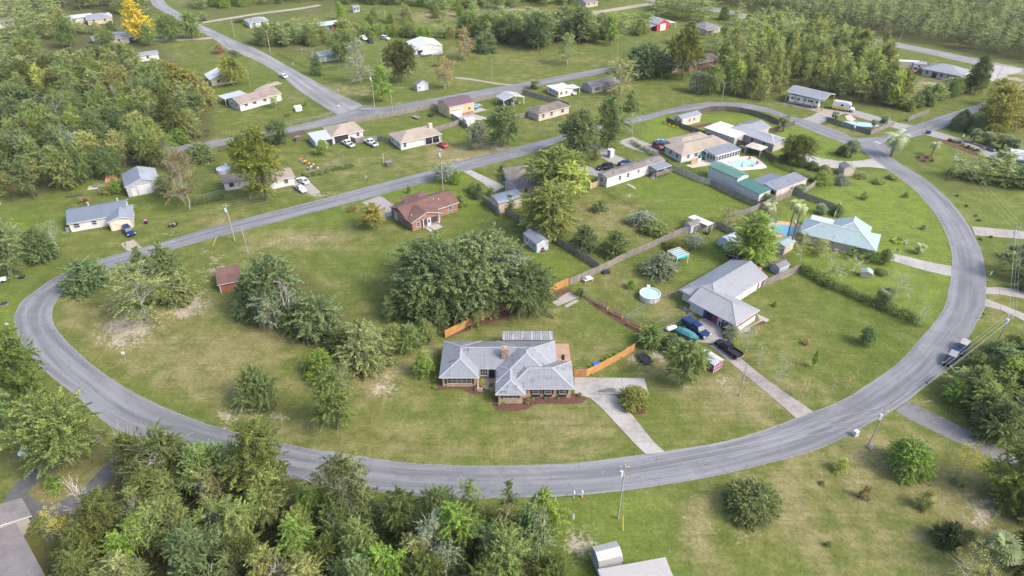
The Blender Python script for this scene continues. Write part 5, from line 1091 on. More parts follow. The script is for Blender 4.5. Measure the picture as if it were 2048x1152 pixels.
TREES = [
 ('dome', 185, 590, 512, 92, DK, 'dark green bushy tree on the inside of the left road bend'), ('cone', 345, 575, 480, 72, DK, 'tall dark conical tree behind the feathery pale tree on the left'), ('cone', 288, 548, 490, 42, DK, 'small dark conical tree close to the middle road on the left'),
 ('sparse', 292, 640, 520, 125, (.175, .205, .085), 'feathery pale green tree with bare forked limbs above the sandy patch'), ('dome', 368, 612, 540, 68, OL, 'olive green bushy tree next to the sandy path and brown shed'), ('round', 330, 600, 560, 70, YG, 'small pale green tree between the feathery tree and the olive bush'),
 ('dome', 518, 634, 522, 92, DK, 'dark bushy tree half covering the brown shed'), ('round', 560, 640, 505, 105, DK, 'tall dark tree right of the brown shed'), ('bare', 590, 655, 545, 75, GG, 'leafless pale grey tree standing out of the dark clump beside the shed'), ('sparse', 545, 660, 585, 70, GG, 'half dead grey-green tree low in the dark clump'),
 ('dome', 645, 692, 575, 118, DK, 'large dark leafy tree in the middle of the scrub row'), ('dome', 598, 672, 610, 70, MD, 'small dark green bush tree at the left foot of the scrub row'), ('dome', 733, 755, 640, 122, OL, 'olive green drooping tree at the lower end of the scrub row'), ('dome', 690, 712, 645, 70, MD, 'mid green bushy tree between two bigger trees of the scrub row'),
 ('dome', 822, 708, 640, 62, MD, 'bright mid green bushy tree left of the cedar fence'), ('round', 788, 700, 648, 50, MD, 'green bushy tree at the mulch line left of the cedar fence'), ('dome', 878, 668, 602, 52, DK, 'dark narrow tree touching the end of the cedar fence'), ('dome', 852, 690, 630, 40, MD, 'small green tree in the gap of the scrub row'),
 ('dome', 645, 763, 692, 70, BG, 'bright green round bush tree at the left front of the scrub row'), ('sparse', 692, 790, 722, 50, MD, 'upper half dead green tree with grey twigs on the front lawn'), ('egg', 676, 862, 728, 84, (.138, .188, .062), 'leafy green tree leaning low on the front lawn'), ('dome', 523, 825, 725, 84, DK, 'dark dome shaped tree alone beside the bare brown patch'),
 ('cone', 848, 757, 698, 50, BG, 'bright green cone shaped tree just left of the tan brick house'), ('cone', 779, 645, 590, 28, DK, 'small dark cypress left of the huge oak'),
 ('oak', 880, 618, 462, 175, DK, 'left part of the huge dark oak'), ('oak', 965, 600, 448, 205, DK, 'tallest rear trunk of the huge dark oak'), ('oak', 1045, 622, 510, 125, DK, 'lower right oak hanging over the cedar fence'), ('oak', 845, 640, 540, 110, DK, 'lower left oak of the huge oak clump'), ('oak', 955, 632, 530, 135, DK, 'front oak of the huge clump above the shaded soil'), ('sparse', 1035, 600, 500, 80, GG, 'grey-green half bare tree in the right side of the huge oak clump'), ('round', 822, 545, 482, 44, DK, 'narrow dark branchy tree at the left shoulder of the huge oak'),
 ('tall', 748, 458, 406, 60, (.225, .205, .06), 'small tree with thin yellow foliage at the corner of the brick house'), ('bush', 708, 424, 408, 22, BN, 'round brownish bush on the lawn before the brick house'), ('egg', 818, 387, 371, 10, DK, 'tiny upright shrub beside the middle road'), ('sparse', 890, 364, 328, 62, GG, 'low spreading grey-green tree under the wires by the road'), ('egg', 915, 370, 338, 22, BG, 'bright green upright bush under the grey spreading tree'),
 ('dome', 948, 390, 362, 30, MD, 'round green bush left of the slab driveway'), ('cone', 957, 400, 364, 26, DK, 'dark cone bush in front of the round green one by the slab driveway'), ('bush', 921, 415, 388, 26, MD, 'leafy bush at the right end of the brick house'), ('bush', 1005, 344, 329, 16, DK, 'small ball topped shrub on the lawn by the slab driveway'), ('cone', 1019, 422, 388, 32, DK, 'dark cone tree in front of the arched roof workshop'), ('bush', 982, 392, 374, 18, MD, 'small shrub at the end of the slab driveway'),
 ('round', 1110, 398, 288, 118, (.155, .185, .062), 'large pale green tree behind the tan house and mobile home'), ('round', 1097, 470, 362, 118, (.155, .185, .058), 'large yellow-green tree over the board fence'), ('tall', 1140, 420, 320, 70, YG, 'pale slender tree joining the two big yellow-green ones'),
 ('round', 1158, 322, 212, 88, DK, 'tall dark leafy tree beside the middle road'), ('egg', 1216, 300, 183, 62, DK, 'tall narrow dark tree right of the leafy roadside tree'), ('crape', 1265, 270, 222, 44, GG, 'thin grey twigged tree by the jeep driveway'), ('cone', 1262, 224, 177, 34, MD, 'neat green cone shaped tree on the lawn near the upper bend'),
 ('oak', 1290, 155, 78, 108, DK, 'wide dark live oak with white trunks near the upper street'), ('sparse', 1240, 190, 110, 72, OL, 'tall leaning pale green tree beside the grey manufactured home'), ('round', 1363, 160, 50, 76, (.105, .13, .032), 'tall pale green tree before the brown brick ranch'), ('sparse', 1135, 130, 62, 46, MD, 'thin tree standing alone on the big open lawn'), ('round', 1392, 185, 140, 38, GG, 'grey-green tree below the brown brick ranch'), ('round', 1425, 190, 125, 45, MD, 'leafy tree right below the brown brick ranch'), ('egg', 1378, 90, 38, 42, DK, 'dark round tree right of the red barn'),
 ('egg', 767, 204, 122, 44, BG, 'bright green egg shaped maple by the street corner'), ('round', 803, 166, 75, 66, (.078, .086, .03), 'round dull green tree with pale trunk left of the tall shed'), ('sparse', 722, 168, 72, 55, GG, 'half dead grey tree left of the bright maple'), ('round', 690, 125, 58, 58, DK, 'dark tree in front of the pale green shed'), ('sparse', 890, 180, 105, 46, BN, 'brownish broken topped tree right of the tall shed'), ('sparse', 930, 118, 52, 50, BN, 'grey fallen looking tree with exposed roots on the open lawn'), ('dome', 972, 108, 56, 50, DK, 'dark round tree beside the grey fallen looking tree'), ('cone', 636, 152, 105, 28, DK, 'small dark conifer by the avenue fence'),
 ('egg', 280, 85, -6, 56, YE, 'tall bright yellow autumn tree near the top left'), ('round', 343, 82, 25, 46, MD, 'dull green tree right of the yellow tree'), ('round', 387, 78, 20, 40, MD, 'dull green tree beside the avenue'), ('dome', 330, 170, 108, 80, (.185, .20, .05), 'yellow-green spreading tree above the left wood'), ('dome', 372, 190, 128, 84, (.175, .195, .05), 'yellow-green round tree left of the white roofed house'), ('round', 470, 172, 110, 54, (.19, .205, .05), 'yellow-green tree in front of the white roofed house'), ('dome', 440, 108, 86, 26, BN, 'brown bush at the avenue corner'), ('dome', 468, 115, 98, 26, DK, 'dark low bush at the avenue corner'),
 ('bush', 612, 212, 202, 9, BG, 'tiny green sapling on the corner lawn'), ('bush', 577, 233, 224, 13, BN, 'small brown shrub on the corner lawn'), ('round', 560, 290, 236, 48, DK, 'dark round tree left of the open garage house'), ('egg', 533, 402, 243, 92, (.125, .15, .03), 'tall bright yellow-green maple hiding the tan house'), ('round', 497, 350, 262, 56, (.13, .15, .03), 'paler side tree leaning on the tall maple'), ('sparse', 380, 420, 298, 74, (.175, .15, .085), 'half dead tree with rusty red top beside the grey garage'), ('crape', 362, 345, 300, 44, RD, 'thin reddish topped tree behind the half dead one'), ('dome', 406, 328, 280, 58, DK, 'dark round tree beside the upper street'), ('round', 646, 310, 278, 26, BG, 'small green tree at the chain link fence'), ('round', 335, 395, 350, 40, OL, 'olive shrub tree at the right corner of the grey garage'),
 ('round', 20, 552, 432, 92, DK, 'large dark tree on the left edge lawn'), ('dome', 90, 528, 445, 66, DK, 'dark bushy tree left of the white cottage'), ('crape', 118, 505, 440, 58, GG, 'leafless twiggy shrub at the corner of the white cottage'), ('egg', 236, 390, 352, 20, BG, 'bright green bush at the left corner of the grey garage'), ('bush', 215, 392, 368, 26, OL, 'low bush left of the grey garage'), ('bush', 172, 408, 394, 24, BN, 'low brownish bush behind the white cottage'),
 ('round', 1366, 770, 678, 86, MD, 'largest leafy bush tree between the trailer and wine-red playhouse'), ('dome', 1300, 702, 650, 62, MD, 'leafy green tree at the end of the orange cedar fence'), ('dome', 1345, 715, 668, 54, DK, 'dark bush between the cedar fence and the largest bush tree'), ('egg', 1306, 690, 648, 22, BG, 'small sprouting tree above the raised planters'), ('globe', 1265, 826, 768, 64, (.19, .215, .05), 'yellow-green trimmed bush in a mulch ring beside the parking pad'),
 ('round', 1732, 690, 654, 34, DK, 'small round dark tree alone on the mown lawn'), ('egg', 1626, 735, 698, 14, BG, 'thin bright green sapling on the mown lawn'), ('crape', 1555, 768, 705, 48, GG, 'bare twiggy crape myrtle right of the long driveway'), ('crape', 1602, 800, 752, 38, BN, 'bare reddish crape myrtle near the end of the long driveway'), ('crape', 1490, 706, 640, 54, GG, 'bare crape myrtle beside the black pickup'), ('crape', 1515, 728, 685, 34, GG, 'smaller bare crape myrtle below the purple trimmed house'), ('crape', 1692, 775, 745, 24, BN, 'little bare sapling on the mown lawn near the road'), ('crape', 1661, 795, 768, 16, GG, 'tiny bare twig tree near the road'), ('bush', 1610, 690, 678, 18, BN, 'low grey shrub on the mown lawn'), ('bush', 1549, 614, 601, 12, BG, 'little palm-like shrub on the mown lawn'), ('bush', 1455, 648, 640, 8, GG, 'tiny shrub at the house front walk'), ('dome', 1460, 680, 648, 34, GG, 'grey-green shrub beside the pad at the purple trimmed house'),
 ('pine', 1507, 530, 425, 92, BG, 'bright green tree with tiered branches over the cluttered yard'), ('round', 1500, 525, 460, 95, BG, 'low spreading green tree under the tiered one'), ('dome', 1318, 562, 500, 72, GG, 'wide olive-grey bush left of the turquoise canopy'), ('dome', 1352, 508, 480, 52, (.125, .125, .03), 'yellow-green vine covered bush along the grey fence'), ('sparse', 1390, 497, 470, 48, GG, 'grey twiggy brush pile tree along the grey fence'), ('dome', 1168, 512, 440, 55, DK, 'left one of two dark trees behind the board fence'), ('dome', 1230, 520, 452, 58, MD, 'right one of two dark trees behind the board fence'), ('bush', 1200, 428, 400, 36, DK, 'round dark bush alone on the lawn below the mobile home'), ('dome', 1285, 458, 420, 60, GG, 'upper vine covered clump on the wire fence'), ('dome', 1310, 475, 438, 56, MD, 'lower vine covered clump on the wire fence'), ('bush', 1262, 580, 556, 22, BG, 'green shrub left of the round pool'), ('bush', 1160, 596, 575, 22, DK, 'dark shrub beside the patio slab'), ('bush', 1302, 575, 560, 16, MD, 'small shrub near the round pool'), ('sparse', 1455, 455, 415, 44, OL, 'bare branched tree at the fence corner near the sheds'),
 ('round', 1590, 330, 266, 66, (.085, .105, .03), 'leafy tree at the end of the curved driveway'), ('dome', 1570, 325, 300, 26, DK, 'dark round shrub under the leafy driveway tree'), ('dome', 1600, 335, 311, 26, DK, 'first dark round shrub beside the curved driveway'), ('dome', 1624, 342, 320, 26, DK, 'second dark round shrub beside the curved driveway'), ('dome', 1648, 350, 326, 28, OL, 'olive shrub at the end of the row by the tan pump house'), ('dome', 1640, 372, 338, 40, BG, 'bright leafy shrub behind the grey roofed annexe'), ('dome', 1680, 372, 346, 34, GG, 'grey-green shrub left of the tan pump house'), ('bush', 1722, 358, 345, 28, OL, 'first low bush on the lime lawn'), ('bush', 1757, 370, 357, 32, MD, 'second low bush on the lime lawn'), ('bush', 1782, 360, 346, 24, OL, 'third low bush on the lime lawn near the road'), ('cone', 1682, 312, 288, 28, DK, 'dark juniper beside the palm on the corner lawn'), ('bush', 1727, 400, 382, 16, MD, 'small sapling in the middle of the lime lawn'), ('bush', 1810, 396, 383, 12, DK, 'small dark sapling near the road on the lime lawn'), ('bush', 1846, 460, 448, 12, GG, 'tiny shrub in the lower lime lawn'), ('dome', 1670, 432, 405, 32, DK, 'dark round tree at the fence end above the mint roofed house'), ('round', 1767, 528, 496, 28, MD, 'small leafy tree at the garage corner of the mint roofed house'), ('globe', 1760, 552, 536, 28, MD, 'clipped round bush beside the tiny pump house'), ('crape', 1700, 548, 505, 60, OL, 'thin olive tree left of the tiny pump house'), ('crape', 1650, 555, 495, 70, OL, 'thin wispy tree below the mint roofed house'), ('crape', 1790, 592, 540, 60, GG, 'bare twiggy tree near the hedge and road'), ('crape', 1600, 520, 470, 50, OL, 'thin olive tree behind the pool shed'), ('crape', 1833, 655, 600, 24, GG, 'thin bare tree at the end of the long hedge'), ('sparse', 1640, 512, 478, 44, OL, 'wispy tree left below the mint roofed house'),
 ('globe', 1803, 962, 868, 92, BG, 'big bright green globe shaped bush tree on the lower right lawn'), ('globe', 1492, 1052, 965, 114, (.11, .135, .055), 'big dull green globe shaped bush alone on the lower lawn'), ('crape', 1915, 962, 882, 68, YE, 'thin golden leaved tree on the lower right lawn'), ('bush', 1680, 948, 916, 32, YG, 'small yellow-green sapling on the lower right lawn'), ('bush', 1725, 1000, 968, 24, BN, 'small brown leaved sapling on the lower right lawn'), ('bush', 1842, 1020, 980, 36, OL, 'small olive sapling on the lower right lawn'), ('bush', 1645, 972, 962, 16, OL, 'tiny grass tuft on the lower right lawn'), ('bush', 1653, 1094, 1082, 14, DK, 'tiny dark tuft on the lower right lawn'), ('bush', 1742, 926, 918, 14, YG, 'tiny yellow sapling beside the globe bush'),
 ('cone', 2010, 1012, 845, 125, (.13, .165, .045), 'tall pale tipped leafy tree at the right edge beyond the golden one'), ('bush', 1910, 972, 950, 30, OL, 'low bush at the foot of the golden tree'), ('dome', 1885, 1100, 1042, 64, (.05, .075, .03), 'dark bush in the lower right corner'), ('bush', 1932, 1078, 1060, 24, DK, 'small very dark shrub in the lower right corner'), ('dome', 2040, 1150, 1012, 100, (.17, .165, .05), 'pale yellowish tree cut by the right edge at the bottom'), ('crape', 1930, 1165, 1085, 90, OL, 'wispy olive brush in the lower right corner'), ('dome', 2050, 1050, 960, 50, MD, 'green bush cut by the right edge'),
 ('round', 45, 830, 652, 128, (.085, .12, .03), 'large leafy tree hanging over the road at the left edge'), ('round', 140, 938, 790, 178, (.135, .178, .055), 'wide yellow-green oak in front of the road at lower left'), ('round', 15, 880, 740, 90, DK, 'dark tree behind the yellow-green oak at the left edge'), ('sparse', 60, 800, 690, 80, OL, 'thin broken tree among the left edge trees'), ('bush', 115, 985, 955, 44, BG, 'green bush inside the driveway loop'), ('dome', 90, 1065, 1035, 46, MD, 'green shrub beside the corner shingle roof'), ('bare', 200, 1065, 935, 70, GG, 'bare white dead tree beside the loop driveway'), ('bare', 275, 940, 840, 95, GG, 'bare grey tree leaning over the road at lower left'), ('bare', 130, 335, 248, 44, GG, 'pale leafless tree standing in front of the left wood'), ('bare', 70, 345, 262, 42, GG, 'leafless grey tree leaning at the near edge of the left wood'), ('sparse', 165, 345, 258, 46, GG, 'grey half dead tree at the near edge of the left wood'), ('bare', 245, 235, 158, 34, GG, 'grey leafless tree deep in the left wood'), ('sparse', 100, 215, 120, 40, YG, 'pale tall thin tree deep in the left wood'), ('sparse', 350, 340, 262, 40, MD, 'thin green tree at the right end of the left wood'), ('dome', 360, 292, 250, 56, BG, 'bright green bushy tree at the street end of the left wood'),
 ('bare', 2, 410, 300, 50, GG, 'bent pale dead tree on the far left'),
 ('round', 1005, 294, 208, 70, DK, 'big dark leafy tree beside the middle road in front of the brown roofed house'), ('round', 955, 300, 240, 42, GG, 'grey-green tree next to the small metal shed by the sandy roadside'), ('egg', 1192, 320, 292, 20, MD, 'little tree at the gravel track'), ('dome', 1165, 333, 308, 30, DK, 'dark bush at the foot of the tall roadside trees'),
 ('round', 1985, 268, 165, 78, (.21, .21, .06), 'tall yellowing tree with pale leaning trunk beside the side road'), ('sparse', 2030, 262, 178, 70, (.24, .22, .06), 'golden thin tree at the right edge beside the side road'), ('dome', 1950, 270, 222, 40, DK, 'dark bush at the leaning pole by the side road'), ('dome', 2045, 255, 205, 36, OL, 'olive tree cut by the right edge above the fan palms'),
 ('egg', 1220, 90, 26, 36, BG, 'tall bright green tree left of the red barn'), ('round', 1075, 100, 18, 66, DK, 'largest dark tree of the belt behind the big open lawn'), ('round', 1022, 88, 25, 52, DK, 'dark tree left of the largest one behind the big open lawn'), ('round', 1160, 84, 8, 60, DK, 'tall dark tree at the end of the sandy lane'), ('round', 940, 74, 18, 54, MD, 'grey-green tree at the hedge line right of the white shop'), ('round', 215, 96, 58, 38, MD, 'leafy tree before the blue trimmed house'), ('round', 255, 140, 92, 50, MD, 'leafy tree in front of the long white trailer'), ('round', 200, 145, 85, 55, DK, 'dark tree in front of the white gabled house'), ('egg', 300, 92, 44, 30, MD, 'green tree just right of the yellow tree'), ('bush', 480, 46, 36, 26, DK, 'dark bush left of the hedge house'), ('round', 690, 90, 30, 44, MD, 'green tree at the right end of the pole barn'), ('egg', 682, 40, 0, 22, BG, 'bright tall tree behind the pole barn')]
for t in TREES:
    if t[6]: tree(*t)
def palms(lst, kind, tint, k=1.0):
    for bx, by, ty, w_, lab in lst: tree(kind, bx, by, ty - (k - 1) * 12, w_ * k, tint, lab)
palms([(1580, 498, 400, 36, 'tall grey-green feather palm beside the kidney pool'), (1574, 480, 392, 36, 'second feather palm behind the kidney pool'), (1835, 508, 482, 32, 'small silvery arching palm on the lime lawn'), (1783, 314, 252, 62, 'big feather palm at the road junction'), (1862, 312, 278, 26, 'young palm in a ring of clipped bushes'), (550, 216, 186, 26, 'single grey palm beside the white ranch house'), (1535, 440, 400, 36, 'feather palm left of the kidney pool')], 'palm', PA)
palms([(1566, 264, 226, 24, 'fan palm at the end of the dark curved fence'), (1700, 316, 274, 30, 'fan palm on the corner lawn by the junction'), (1670, 240, 221, 16, 'little fan palm at the left end of the pool fence'), (1745, 258, 238, 14, 'fan palm at the right edge of the walled pool'), (1768, 246, 228, 18, 'fan palm on the grass by the rv driveway'), (1640, 428, 406, 24, 'fan palm above the mint roofed house'), (1600, 488, 458, 30, 'fan palm at the corner of the mint roofed house'), (1768, 612, 570, 36, 'grey fan palm beside the long hedge'), (1945, 285, 254, 22, 'leftmost fan palm of the row by the garden driveway'), (1972, 290, 260, 28, 'second fan palm of the row by the garden driveway'), (2002, 298, 262, 28, 'third fan palm of the row by the garden driveway'), (2025, 305, 270, 28, 'fan palm near the pale roofed edge house'), (2005, 325, 292, 34, 'squat fan palm beside the golf cart'), (1975, 1155, 1072, 62, 'blue-green palmetto in the lower right corner'), (1072, 178, 156, 22, 'stubby palm beside the upper street'), (410, 42, 24, 16, 'stubby palm near the top of the avenue'), (2030, 560, 480, 40, 'palmetto in the right edge thicket'), (1600, 385, 365, 24, 'fan palm behind the annexe fence'), (1592, 372, 352, 20, 'second fan palm behind the annexe fence'), (1540, 405, 384, 26, 'fan palm left of the annexe fence')], 'fan_palm', (.13, .17, .085), 1.25)
# clipped hedge balls and other rows
for i, (x, y) in enumerate(((617, 356), (629, 353), (640, 350), (655, 347), (671, 343), (684, 340), (694, 338), (705, 335))):
    tree('bush', x, y, y - 12, 13 + (i % 3) * 2, MD, 'round clipped bush in the row along the chain link fence', group='clipped bushes along the fence')
for i, x in enumerate((392, 402, 411, 420, 429, 438, 446)):
    tree('bush', x, 412 - (x - 392) * .22, 396 - (x - 392) * .22, 12, DK, 'low dark hedge bush in front of the white shack', group='hedge bushes by the shack')
for (x, y) in ((1330, 249), (1338, 252), (1347, 255), (1354, 257), (1388, 266)): tree('bush', x, y, y - 6, 8, (.35, .34, .02), 'yellow ball shrub along the dark fence', group='yellow ball shrubs')
for (x, y) in ((1837, 317), (1847, 324), (1854, 317), (1864, 324)): tree('bush', x, y, y - 7, 9, DK, 'clipped round bush in the palm bed', group='bushes in the palm bed')
for i, (x, y) in enumerate(((1899, 283), (1907, 286), (1917, 288), (1925, 293), (1935, 297), (1944, 300), (1953, 304), (1959, 308))):
    tree('bush', x, y, y - 7, 11, (.10, .035, .05) if i % 2 == 0 else MD, ['wine red shrub beside the garden driveway', 'green shrub between the wine red ones by the garden driveway'][i % 2], group='shrubs along the garden driveway')
for i, (x, y) in enumerate(((1483, 300), (1498, 305), (1512, 309), (1524, 313))): tree('bush', x, y, y - 10, 16, GG, 'grey-green hedge bush along the dark pool yard fence', group='pool yard hedge bushes')
for (x, y, w_) in ((870, 777, 9), (964, 770, 13), (952, 781, 8), (1009, 806, 11), (1032, 805, 11), (1078, 793, 5), (1105, 793, 5), (1130, 793, 5), (1057, 801, 6), (1091, 798, 5), (1117, 797, 5), (1160, 793, 10), (1053, 807, 6), (1066, 798, 5), (997, 811, 6), (895, 773, 5), (985, 775, 12), (873, 764, 13)):
    tree('bush', x, y + 2, y - w_ * .8, w_ + 2, random.choice([BG, MD, YG]), 'small ornamental plant in the mulch bed of the tan brick house', group='front bed plants')
for i in range(8): tree('bush', 1180 + i * 8.6, 751 - i * 4.6, 744 - i * 4.6, 7, DK, 'little grass clump in the row below the orange fence', group='grass clumps below the cedar fence')
for (x, y) in ((1914, 393), (1932, 414), (1951, 434), (1957, 443), (1981, 476), (1960, 480)): tree('bush', x, y, y - 6, 8, DK, 'small dark sapling in the right hand meadow', group='saplings in the right meadow')

# ------------------------------------------------------------------ woods: every tree a thing
WOOD = []
def wood_fill(poly, sp_m, kinds, hr, rf, tints, label, group, maxn=400, keep=1.0, seed=1):
    rr = random.Random(seed); P = gp(poly); xs = [p[0] for p in P]; ys = [p[1] for p in P]; n = 0; y = min(ys); row = 0; spots = []
    while y < max(ys):
        x = min(xs) + (row % 2) * sp_m / 2
        while x < max(xs):
            qx, qy = x + rr.uniform(-.38, .38) * sp_m, y + rr.uniform(-.38, .38) * sp_m
            if inpoly(np.array([qx]), np.array([qy]), P)[0] and rr.random() < keep: spots.append((qx, qy))
            x += sp_m
        y += sp_m * .87; row += 1
    rr.shuffle(spots)
    for (qx, qy) in spots[:maxn]:
        kd = rr.choice(kinds); h = rr.uniform(*hr); r = h * rr.uniform(*rf) * (1.5 if kd == 'oak' else 1)
        if kd in ('slim',): r *= .72
        if kd in ('bare', 'crape'): r *= .8; h *= .95
        WOOD.append((kd, qx, qy, h, r, rr.choice(tints), label, group))
    return len(spots)
W1 = [(-60, 180), (60, 120), (140, 150), (250, 128), (300, 165), (360, 200), (410, 215), (425, 265), (418, 285), (340, 300), (320, 340), (235, 350), (190, 375), (70, 402), (-40, 420)]
wood_fill(W1, 7.4, ['round', 'round', 'tall', 'egg', 'oak', 'tall', 'sparse', 'dome', 'slim'], (8, 13.5), (.28, .38), [DK, DK, MD, MD, OL, (.09, .11, .035)], 'tree in the dense wood on the left', 'trees of the left wood', 160, seed=4)
W1b = [(-60, -10), (70, -10), (118, 18), (122, 52), (150, 66), (190, 62), (150, 100), (120, 112), (60, 130), (-60, 185)]
wood_fill(W1b, 7.5, ['round', 'tall', 'egg'], (9, 14), (.28, .36), [DK, DK, MD, OL], 'tree in the far upper left wood', 'trees of the far left wood', 60, seed=5)
wood_fill([(60, 0), (260, -10), (305, 10), (315, 40), (250, 30), (130, 20)], 8, ['round', 'tall', 'pine'], (9, 14), (.26, .34), [DK, DK, MD], 'tree in the belt along the top left edge', 'trees of the top left belt', 40, seed=6)
wood_fill([(140, 62), (185, 56), (235, 62), (240, 76), (150, 72)], 7, ['dome', 'round'], (4, 7), (.4, .5), [MD, OL], 'tree between the far left houses', 'trees between the far left houses', 20, seed=7)
wood_fill([(135, 130), (240, 130), (260, 140), (200, 150), (140, 150)], 8, ['round', 'oak'], (8, 11), (.3, .4), [MD, DK], 'tree screening the long white trailer', 'trees before the white trailer', 16, seed=8)
W2 = [(40, 1320), (95, 1190), (160, 1100), (240, 1040), (275, 950), (340, 930), (480, 950), (590, 995), (650, 1000), (790, 1020), (900, 1060), (960, 1055), (1060, 1060), (1110, 1100), (1115, 1250)]
wood_fill(W2, 4.9, ['round', 'egg', 'tall', 'round', 'dome', 'sparse', 'egg'], (7, 11.5), (.27, .35), [DK, MD, MD, (.085, .11, .03), (.10, .125, .034), OL, BG], 'tree in the thick wood along the bottom edge', 'trees of the front wood', 110, seed=9)
wood_fill([(200, 1130), (500, 980), (800, 1040), (1100, 1110), (1100, 1240), (100, 1240)], 13, ['bare', 'sparse'], (7, 11), (.22, .3), [GG], 'grey limbed tree standing in the front wood', 'bare trees of the front wood', 9, seed=10)
for (bx, by, ty, w_, tint, kd, lab) in ((540, 1010, 838, 120, (.11, .14, .035), 'tall', 'tall pale green tree rising over the road from the front wood'), (700, 1050, 918, 125, (.085, .10, .035), 'sparse', 'half bare tree whose crown overlaps the road from the front wood'), (945, 1060, 955, 55, MD, 'sparse', 'slim broken tree against the road in the front wood'), (1018, 1060, 955, 38, DK, 'slim', 'slim dark sapling against the road in the front wood'), (1085, 1085, 975, 80, BG, 'egg', 'fresh green tree at the right end of the front wood'), (345, 985, 852, 120, (.10, .125, .04), 'sparse', 'pale broken topped tree left of the road gap in the front wood'), (420, 990, 890, 90, MD, 'round', 'green tree below the gap where the road shows in the front wood'), (130, 1080, 1010, 50, YE, 'crape', 'golden leaved small tree beside the loop driveway'), (1070, 1130, 1010, 70, GG, 'bare', 'bare forked tree at the right end of the front wood')):
    tree(kd, bx, by, ty, w_, tint, lab)
W3 = [(1425, 130), (1445, 165), (1470, 192), (1530, 204), (1562, 190), (1578, 168), (1668, 190), (1690, 206), (1760, 214), (1800, 222), (1800, 206), (1786, 180), (1780, 150), (1768, 118), (1700, 92), (1600, 70), (1540, 62), (1480, 78), (1440, 100)]
wood_fill(W3, 4.6, ['slim', 'slim', 'tall', 'egg', 'slim', 'round'], (8, 13.5), (.20, .27), [(.15, .18, .06), MD, YG, MD, (.16, .18, .06), OL], 'tree in the dense young wood behind the motorhome', 'trees of the young wood', 290, seed=12)
W3b = [(1798, 224), (1830, 222), (1880, 212), (1968, 178), (1955, 162), (1900, 186), (1850, 202), (1805, 206)]
wood_fill(W3b, 3.6, ['dome', 'round', 'egg', 'cone'], (4, 7), (.36, .46), [MD, BG, OL, DK], 'tree in the belt between side road and white house', 'trees of the side road belt', 60, seed=13)
W5 = [(1890, 805), (1902, 778), (1935, 762), (1965, 735), (2000, 715), (2090, 690), (2120, 860), (2010, 880), (1965, 860), (1915, 835)]
wood_fill(W5, 3.5, ['dome', 'round', 'egg', 'dome'], (4.5, 7.5), (.42, .55), [DK, MD, MD, DK, BG], 'tree in the thicket beside the two parked vehicles', 'trees of the right thicket', 70, seed=14)
W6 = [(1885, 362), (1930, 362), (2070, 385), (2070, 340), (1990, 340), (1930, 350), (1895, 345)]
wood_fill(W6, 4.6, ['dome', 'round', 'egg'], (4.5, 7), (.38, .48), [MD, DK, OL, BG], 'tree in the hedge row below the palm bed', 'trees of the right hedge row', 40, seed=15)
wood_fill([(2010, 520), (2070, 500), (2070, 600), (2020, 560)], 4.5, ['dome', 'fan_palm', 'round'], (3.5, 6), (.36, .46), [DK, MD], 'tree in the right edge thicket by the pole', 'trees of the right edge thicket', 14, seed=16)
wood_fill([(1945, 250), (1990, 205), (2060, 200), (2060, 255), (1990, 262)], 6.5, ['sparse', 'round', 'crape'], (7, 10.5), (.3, .38), [(.20, .165, .03), (.16, .15, .035), OL, (.12, .12, .035)], 'tree beside the side road at the right edge', 'yellowing trees by the side road', 20, seed=17)
wood_fill([(1900, 255), (1935, 240), (1945, 258), (1915, 268)], 4, ['dome'], (4, 6), (.4, .45), [DK], 'tree at the pole by the side road', 'dark bushes by the side road', 5, seed=18)
wood_fill([(530, 106), (545, 96), (640, 92), (665, 84), (645, 74), (520, 78), (500, 94)], 5.2, ['round', 'dome', 'egg'], (6, 10.5), (.34, .42), [DK, MD, DK, MD], 'tree in the screen between avenue and pole barn', 'trees of the avenue screen', 60, seed=19)
wood_fill([(640, 74), (780, 60), (1000, 70), (1000, 82), (900, 84), (780, 76), (700, 84)], 5.5, ['dome', 'round', 'bush', 'egg'], (3, 6.5), (.38, .5), [MD, OL, BG, DK], 'tree in the hedge line behind the white shop', 'hedge line trees', 90, seed=20)
wood_fill([(960, 88), (1060, 94), (1175, 82), (1180, 66), (1080, 58), (960, 66)], 6, ['round', 'oak', 'round', 'tall'], (8, 13), (.3, .38), [DK, DK, MD], 'tree in the belt behind the big open lawn', 'trees of the lawn belt', 70, seed=21)
wood_fill([(1170, 86), (1300, 72), (1300, 56), (1180, 60)], 5.5, ['round', 'dome', 'egg'], (6, 10), (.32, .4), [DK, MD, OL], 'tree in the row left of the red barn', 'trees left of the red barn', 24, seed=22)
wood_fill([(1310, 38), (1430, 52), (1440, 28), (1400, 8), (1300, 14)], 8, ['round', 'tall', 'egg'], (9, 13), (.3, .38), [DK, DK, MD], 'tree in the clump behind the red barn', 'trees behind the red barn', 34, seed=23)
wood_fill([(390, 20), (640, 6), (700, 8), (960, 24), (1170, 10), (1290, -8), (1000, -14), (500, -10), (380, 0)], 7, ['round', 'dome', 'tall', 'egg'], (6, 11), (.32, .42), [MD, DK, BG, OL], 'tree in the broken tree line along the top edge', 'trees along the top edge', 230, keep=.85, seed=24)
wood_fill([(700, 40), (760, 30), (960, 20), (980, 40), (800, 52), (720, 58)], 10, ['dome', 'round', 'egg'], (5, 8), (.36, .46), [MD, BG, OL], 'tree scattered in the rough field at the top', 'trees of the rough field', 60, keep=.8, seed=25)
wood_fill([(1480, 30), (1560, 55), (1530, 66), (1440, 60), (1440, 40)], 8, ['dome', 'round'], (4, 7), (.4, .46), [MD, OL, DK], 'tree between the grey roofed house and highway', 'trees by the grey roofed house', 16, keep=.7, seed=26)
